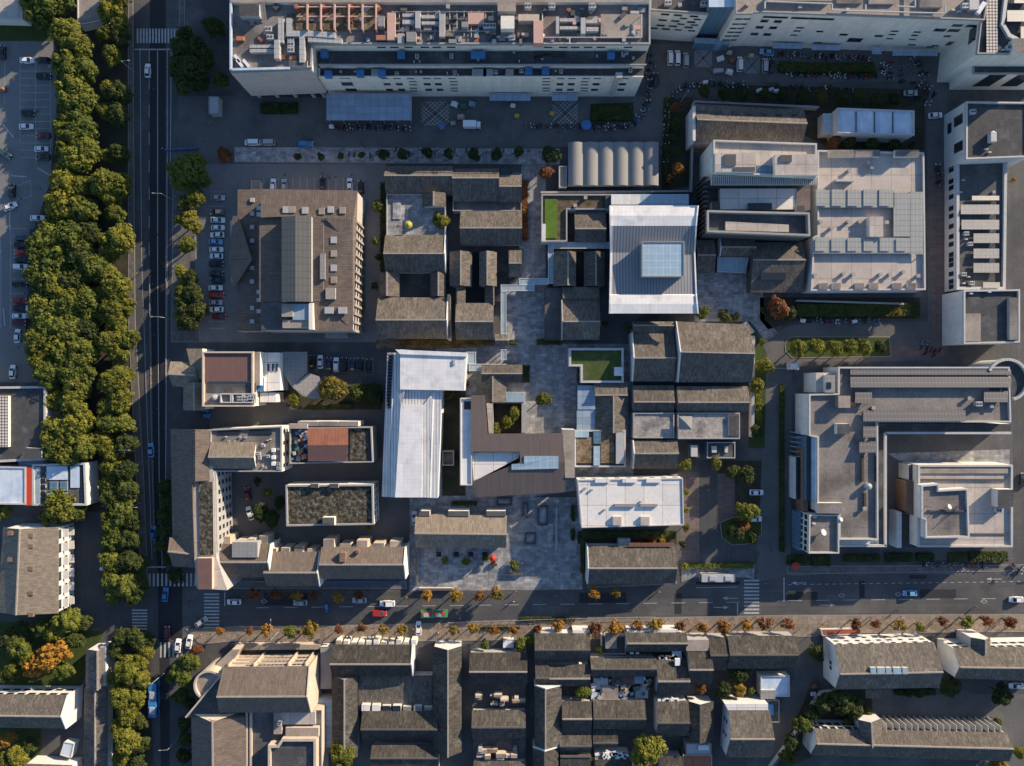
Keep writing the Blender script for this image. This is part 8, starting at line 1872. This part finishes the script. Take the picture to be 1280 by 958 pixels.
def build_small():
    mr = random.Random(77)
    mb = MB()
    for (x0, y0, x1, y1, n) in ((172, 60, 186, 700, 12), (189, 60, 206, 700, 8), (230, 742, 900, 764, 14), (990, 722, 1280, 762, 10), (240, 160, 800, 178, 12), (960, 470, 984, 700, 6), (5, 60, 60, 470, 10), (240, 210, 470, 232, 6), (840, 80, 1150, 104, 8), (300, 500, 500, 680, 6)):
        for i in range(n):
            p = W(mr.uniform(x0, x1), mr.uniform(y0, y1), .03); mb.tube((p.x, p.y, .022), (p.x, p.y, .03), .38, .38, 10)
    structure(mb.build('manhole_covers', 'trim_dark'))
    # fallen leaves on the sunny pavement and under the belt
    fr = random.Random(5); mb = MB()
    for i in range(2600):
        x = fr.uniform(240, 1275); y = fr.gauss(787, 5) - max(0, x - 700) * .008
        if i % 5 == 0: x = fr.uniform(300, 780); y = fr.gauss(743, 4)
        p = W(x, y, .15); a = fr.uniform(0, 6.28); s_ = fr.uniform(.08, .2); c_, d_ = math.cos(a) * s_, math.sin(a) * s_
        zz = .15 if i % 5 else .05
        mb.face([(p.x + c_, p.y + d_, zz), (p.x - d_, p.y + c_, zz + .02), (p.x - c_, p.y - d_, zz), (p.x + d_, p.y - c_, zz + .02)])
    tag(mb.build('fallen_leaves', 'leaf_orange'), 'orange fallen leaves scattered along the street pavement', 'leaves', None, 'stuff')
    # parasols
    def parasol(label, px, py, z, r_, mat, n=8):
        p = W(px, py, z + 2.3); t = thing('parasol', label, 'parasol', (p.x, p.y, z))
        mb = MB()
        for i in range(n):
            a = 2 * math.pi * i / n; b = 2 * math.pi * (i + 1) / n
            mb.face([(p.x + r_ * math.cos(a), p.y + r_ * math.sin(a), z + 2.2), (p.x + r_ * math.cos(b), p.y + r_ * math.sin(b), z + 2.2), (p.x, p.y, z + 2.75)])
            mb.face([(p.x + r_ * math.cos(a), p.y + r_ * math.sin(a), z + 1.98), (p.x + r_ * math.cos(b), p.y + r_ * math.sin(b), z + 1.98), (p.x + r_ * math.cos(b), p.y + r_ * math.sin(b), z + 2.2), (p.x + r_ * math.cos(a), p.y + r_ * math.sin(a), z + 2.2)])
        mb.build('canopy', mat, t); MB().tube((p.x, p.y, z), (p.x, p.y, z + 2.6), .04, .04, 6).build('pole', 'metal_grey', t)
    parasol('yellow round parasol on the terrace of the courtyard houses', 510.5, 281, 4.1, 1.25, 'fabric_yellow', 12)
    tree(497, 285, 7, 'leaf_red', 'low red-leaved tree on the terrace, touching the yellow parasol', 'street', name='maple_tree', hmax=7)
    parasol('red parasol on the pavement before the first school hedge', 995, 708, .12, 1.3, 'fabric_red'); parasol('red parasol at the end of the forecourt shrubs', 616, 698, .02, 1.2, 'fabric_red'); parasol('bright blue parasol on the planted bed beside the crosshatched paving', 733, 156, .02, 1.7, 'tarp_blue'); parasol('blue parasol by the white truck on the market lane', 552, 158, .02, 1.0, 'tarp_blue')
    # goods on the market lane
    rr = random.Random(31)
    goods = [(568, 130, 'fabric_white', 'white bag heap by the market sheds'), (579, 133, 'tarp_green', 'green tarp-covered heap by the market sheds'), (590, 130, 'sheet_blue', 'blue-grey heap of goods by the market sheds'), (641, 132, 'fabric_white', 'white cart piled with bags below the beige block'), (646, 145, 'paint_yellow', 'yellow cart on the dark market yard'), (566, 154, 'tan_wall', 'pile of pale cartons on the market lane'), (576, 146, 'pink_beam', 'pinkish crate pile near the white truck'), (414, 158, 'fabric_white', 'white freezer box at the end of the market canopy'), (690, 142, 'paint_yellow', 'thin yellow stand at the crosshatched paving'), (901, 73, 'fabric_white', 'white sheet-covered heap below the cream block'), (912, 66, 'tan_wall', 'brown carton stack below the cream block'), (915, 76, 'sheet_rust', 'rust crate stack below the cream block'), (939, 70, 'tan_wall', 'carton pile between the white vans'), (882, 103, 'fabric_white', 'white box cart in the lane bend'), (949, 113, 'fabric_white', 'upright white cupboard in the hedge shade'), (970, 114, 'fabric_white', 'second white cupboard in the hedge shade'), (964, 112, 'sheet_bluewhite', 'pale low cabinet between two white cupboards'), (912, 90, 'fabric_white', 'flat white pallet beside the small flatbed truck'), (1068, 402, 'fabric_white', 'white cart parked on the drive loop'), (1004, 401, 'fabric_white', 'white drum at the bend of the drive loop'), (3, 112, 'orange_part', 'orange machine at the picture edge in the car park'), (128, 711, 'fabric_white', 'white handcart on the service road beside the trees'), (256, 512, 'tarp_blue', 'blue tarp heap beside the maroon-roofed house'), (258, 520, 'tarp_blue', 'second blue tarp heap at the avenue corner'), (1017, 868, 'sheet_bluewhite', 'pale cover over a cart beside the alley'), (1018, 858, 'sheet_rust', 'rust-red bin cover beside the alley')]
    for (x, y, m, lab) in goods:
        p = W(x, y, .8); w_ = 2.4 if 'heap' in lab or 'truck' in lab else 1.7
        t = thing('goods_heap' if 'heap' in lab or 'pile' in lab or 'stack' in lab else 'market_cart', lab, 'goods', (p.x, p.y, .02))
        mb = MB(); mb.box((p.x, p.y, .35), (w_, w_ * .7, .9), R(rr.uniform(-20, 20)), taper=.75); mb.box((p.x + .3, p.y + .1, 1.2), (w_ * .4, w_ * .4, .4), R(rr.uniform(0, 60)), taper=.8); mb.build('load', m, t)
        mb = MB(); mb.box((p.x, p.y, .2), (w_ * 1.05, w_ * .75, .14)); mb.build('tray', 'trim_dark', t)
        for sx in (-1, 1):
            mb = MB(); mb.tube((p.x + sx * w_ * .35, p.y - w_ * .4, .2), (p.x + sx * w_ * .35, p.y + w_ * .4, .2), .18, .18, 8); mb.build('wheel', 'tyre', t)
    # lamp posts and masts
    def lamp(label, bx, by, h, dx, dy):
        b = W(bx, by, .12); t = thing('street_lamp', label, 'street lamp', (b.x, b.y, .1))
        MB().tube((b.x, b.y, .1), (b.x, b.y, h), .11, .07, 8).build('pole', 'metal_grey', t)
        MB().tube((b.x, b.y, h - .05), (b.x + dx, b.y + dy, h + .3), .045, .035, 6).build('arm', 'metal_grey', t)
        MB().box((b.x + dx * 1.15, b.y + dy * 1.15, h + .25), (.7 if abs(dx) > abs(dy) else .26, .26 if abs(dx) > abs(dy) else .7, .12)).build('lamp_head', 'trim_grey', t)
    lamp('white signal gantry pole over the street, beside the green pavement tree', 347, 791, 6.5, 0, 5.5)
    lamp('street lamp on the sunny pavement by the red terrace', 1034, 776, 8, .6, 2.0); lamp('street lamp on the pavement before the three-row white house', 1107, 785, 8, 0, 2.2); lamp('street lamp on the avenue below the zebra crossing', 168, 90, 8, 2.2, 0); lamp('street lamp on the avenue beside the belt, opposite the maroon-roofed house', 165, 560, 8, 3.0, 0); lamp('street lamp on the avenue near the stop line', 176, 629, 8, 2.4, 0); lamp('street lamp by the avenue beside the blue barrier', 216, 250, 8, -2.0, 0); lamp('street lamp by the avenue below the car row', 214, 399, 8, -2.0, 0); lamp('street lamp by the blue bus', 205, 842, 8, -2.0, 0); lamp('street lamp on the far avenue side by the tan building', 224, 922, 8, -2.0, 0); lamp('white lamp post beside the loop hedge', 851, 128, 6, .8, 1.0); lamp('street lamp at the zebra beside the drive', 945, 770, 8, 0, 2.0)
    # blue works barrier across the lane mouth
    A = W(205, 187, 1.0); B = W(246, 185, 1.0); t = thing('works_barrier', 'blue works barrier across the lane mouth by the avenue', 'barrier', ((A.x + B.x) / 2, A.y, 0))
    MB().box(((A.x + B.x) / 2, (A.y + B.y) / 2, .2), (B.x - A.x, .25, .9), math.atan2(B.y - A.y, B.x - A.x)).build('barrier_panel', 'tarp_blue', t)
    for f in (0, .33, .66, 1): MB().box((*A.lerp(B, f).xy, 0), (.6, .8, .15), bot=False).build('foot', 'trim_dark', t)
    # blue advertising wedge on the street
    p = W(408, 760, 1.0); t = thing('tricycle', 'blue cargo tricycle crossing the street below the golden kerb tree', 'tricycle', (p.x, p.y, 0.02))
    MB().box((p.x, p.y + .3, .5), (1.1, 1.7, .7), taper=.9).build('cargo_tray', 'paint_blue', t); MB().box((p.x, p.y - 1.2, .4), (.35, 1.3, .5), taper=.7).build('frame', 'paint_blue', t)
    for (x, y) in ((-.5, .7), (.5, .7), (0, -1.6)): MB().tube((p.x + x - .06, p.y + y, .3), (p.x + x + .06, p.y + y, .3), .3, .3, 10).build('wheel', 'tyre', t)
    # avenue railings
    def rail(label, pts, h=1.0, mat='metal_grey'):
        P = [W(a, b, h) for a, b in pts]; t = thing('railing', label, 'railing', centre(P)); 
        mb = MB()
        for a, b in zip(P, P[1:]):
            d = b - a; mb.box((*((a + b) / 2).xy, h - .08), (d.length, .08, .08), math.atan2(d.y, d.x)); mb.box((*((a + b) / 2).xy, .3), (d.length, .05, .06), math.atan2(d.y, d.x))
            n = max(2, int(d.length / 3))
            for i in range(n): q = a.lerp(b, i / n); mb.box((q.x, q.y, 0.01), (.09, .09, h - .05))
        mb.build('rails', mat, t)
    rail('pale railing along the car park side of the avenue', ((186.5, 345), (189, 540), (193, 690))); rail('pale railing along the car row side of the avenue', ((208, 215), (207, 330), (207, 480))); rail('railing along the sunny street kerb below the walled garden', ((560, 779), (700, 774), (820, 772)))

def build_camera_light():
    sc = bpy.context.scene
    cam = bpy.data.cameras.new('camera'); co = bpy.data.objects.new('camera', cam); C.objects.link(co)
    co.location = (0, 0, H); co.rotation_euler = (0, 0, 0)
    cam.sensor_width = 36; cam.lens = 36 * F / 1280; cam.clip_end = 5000; cam.clip_start = 1
    sc.camera = co
    w = bpy.data.worlds.new('World'); sc.world = w; w.use_nodes = True
    N = w.node_tree.nodes; L = w.node_tree.links
    bg = N['Background']; sky = N.new('ShaderNodeTexSky'); sky.sky_type = 'NISHITA'; sky.sun_disc = False
    sky.sun_elevation = R(SUN_EL); sky.sun_rotation = math.atan2(SUN_AZ[0], SUN_AZ[1]); sky.altitude = 10; sky.air_density = 1.0; sky.dust_density = .4; sky.ozone_density = 4.0
    hs = N.new('ShaderNodeHueSaturation'); hs.inputs['Saturation'].default_value = .96
    L.new(sky.outputs[0], hs.inputs['Color']); L.new(hs.outputs[0], bg.inputs[0]); bg.inputs[1].default_value = SKY
    s = bpy.data.lights.new('sun', 'SUN'); s.energy = SUN; s.angle = R(.53); s.color = (1.0, .82, .60)
    so = bpy.data.objects.new('sun', s); C.objects.link(so)
    d = Vector((SUN_AZ[0] * math.cos(R(SUN_EL)), SUN_AZ[1] * math.cos(R(SUN_EL)), math.sin(R(SUN_EL))))
    so.rotation_euler = d.to_track_quat('Z', 'Y').to_euler(); so.location = (200, 180, 150)
    sc.view_settings.view_transform = 'Standard'; sc.view_settings.look = 'None'; sc.view_settings.gamma = 1; sc.view_settings.use_curve_mapping = False
    sc.view_settings.exposure = EXPOSURE
    sc.cycles.max_bounces = 5; sc.cycles.diffuse_bounces = 3; sc.cycles.glossy_bounces = 2; sc.cycles.transmission_bounces = 2; sc.cycles.use_denoising = True

SUN = 4.8; SKY = 0.112; EXPOSURE = 0.95
make_materials()
build_setting()
build_north()
build_museum()
build_west()
build_southeast()
build_south()
build_trees()
build_vehicles()
build_people()
build_small()
build_camera_light()
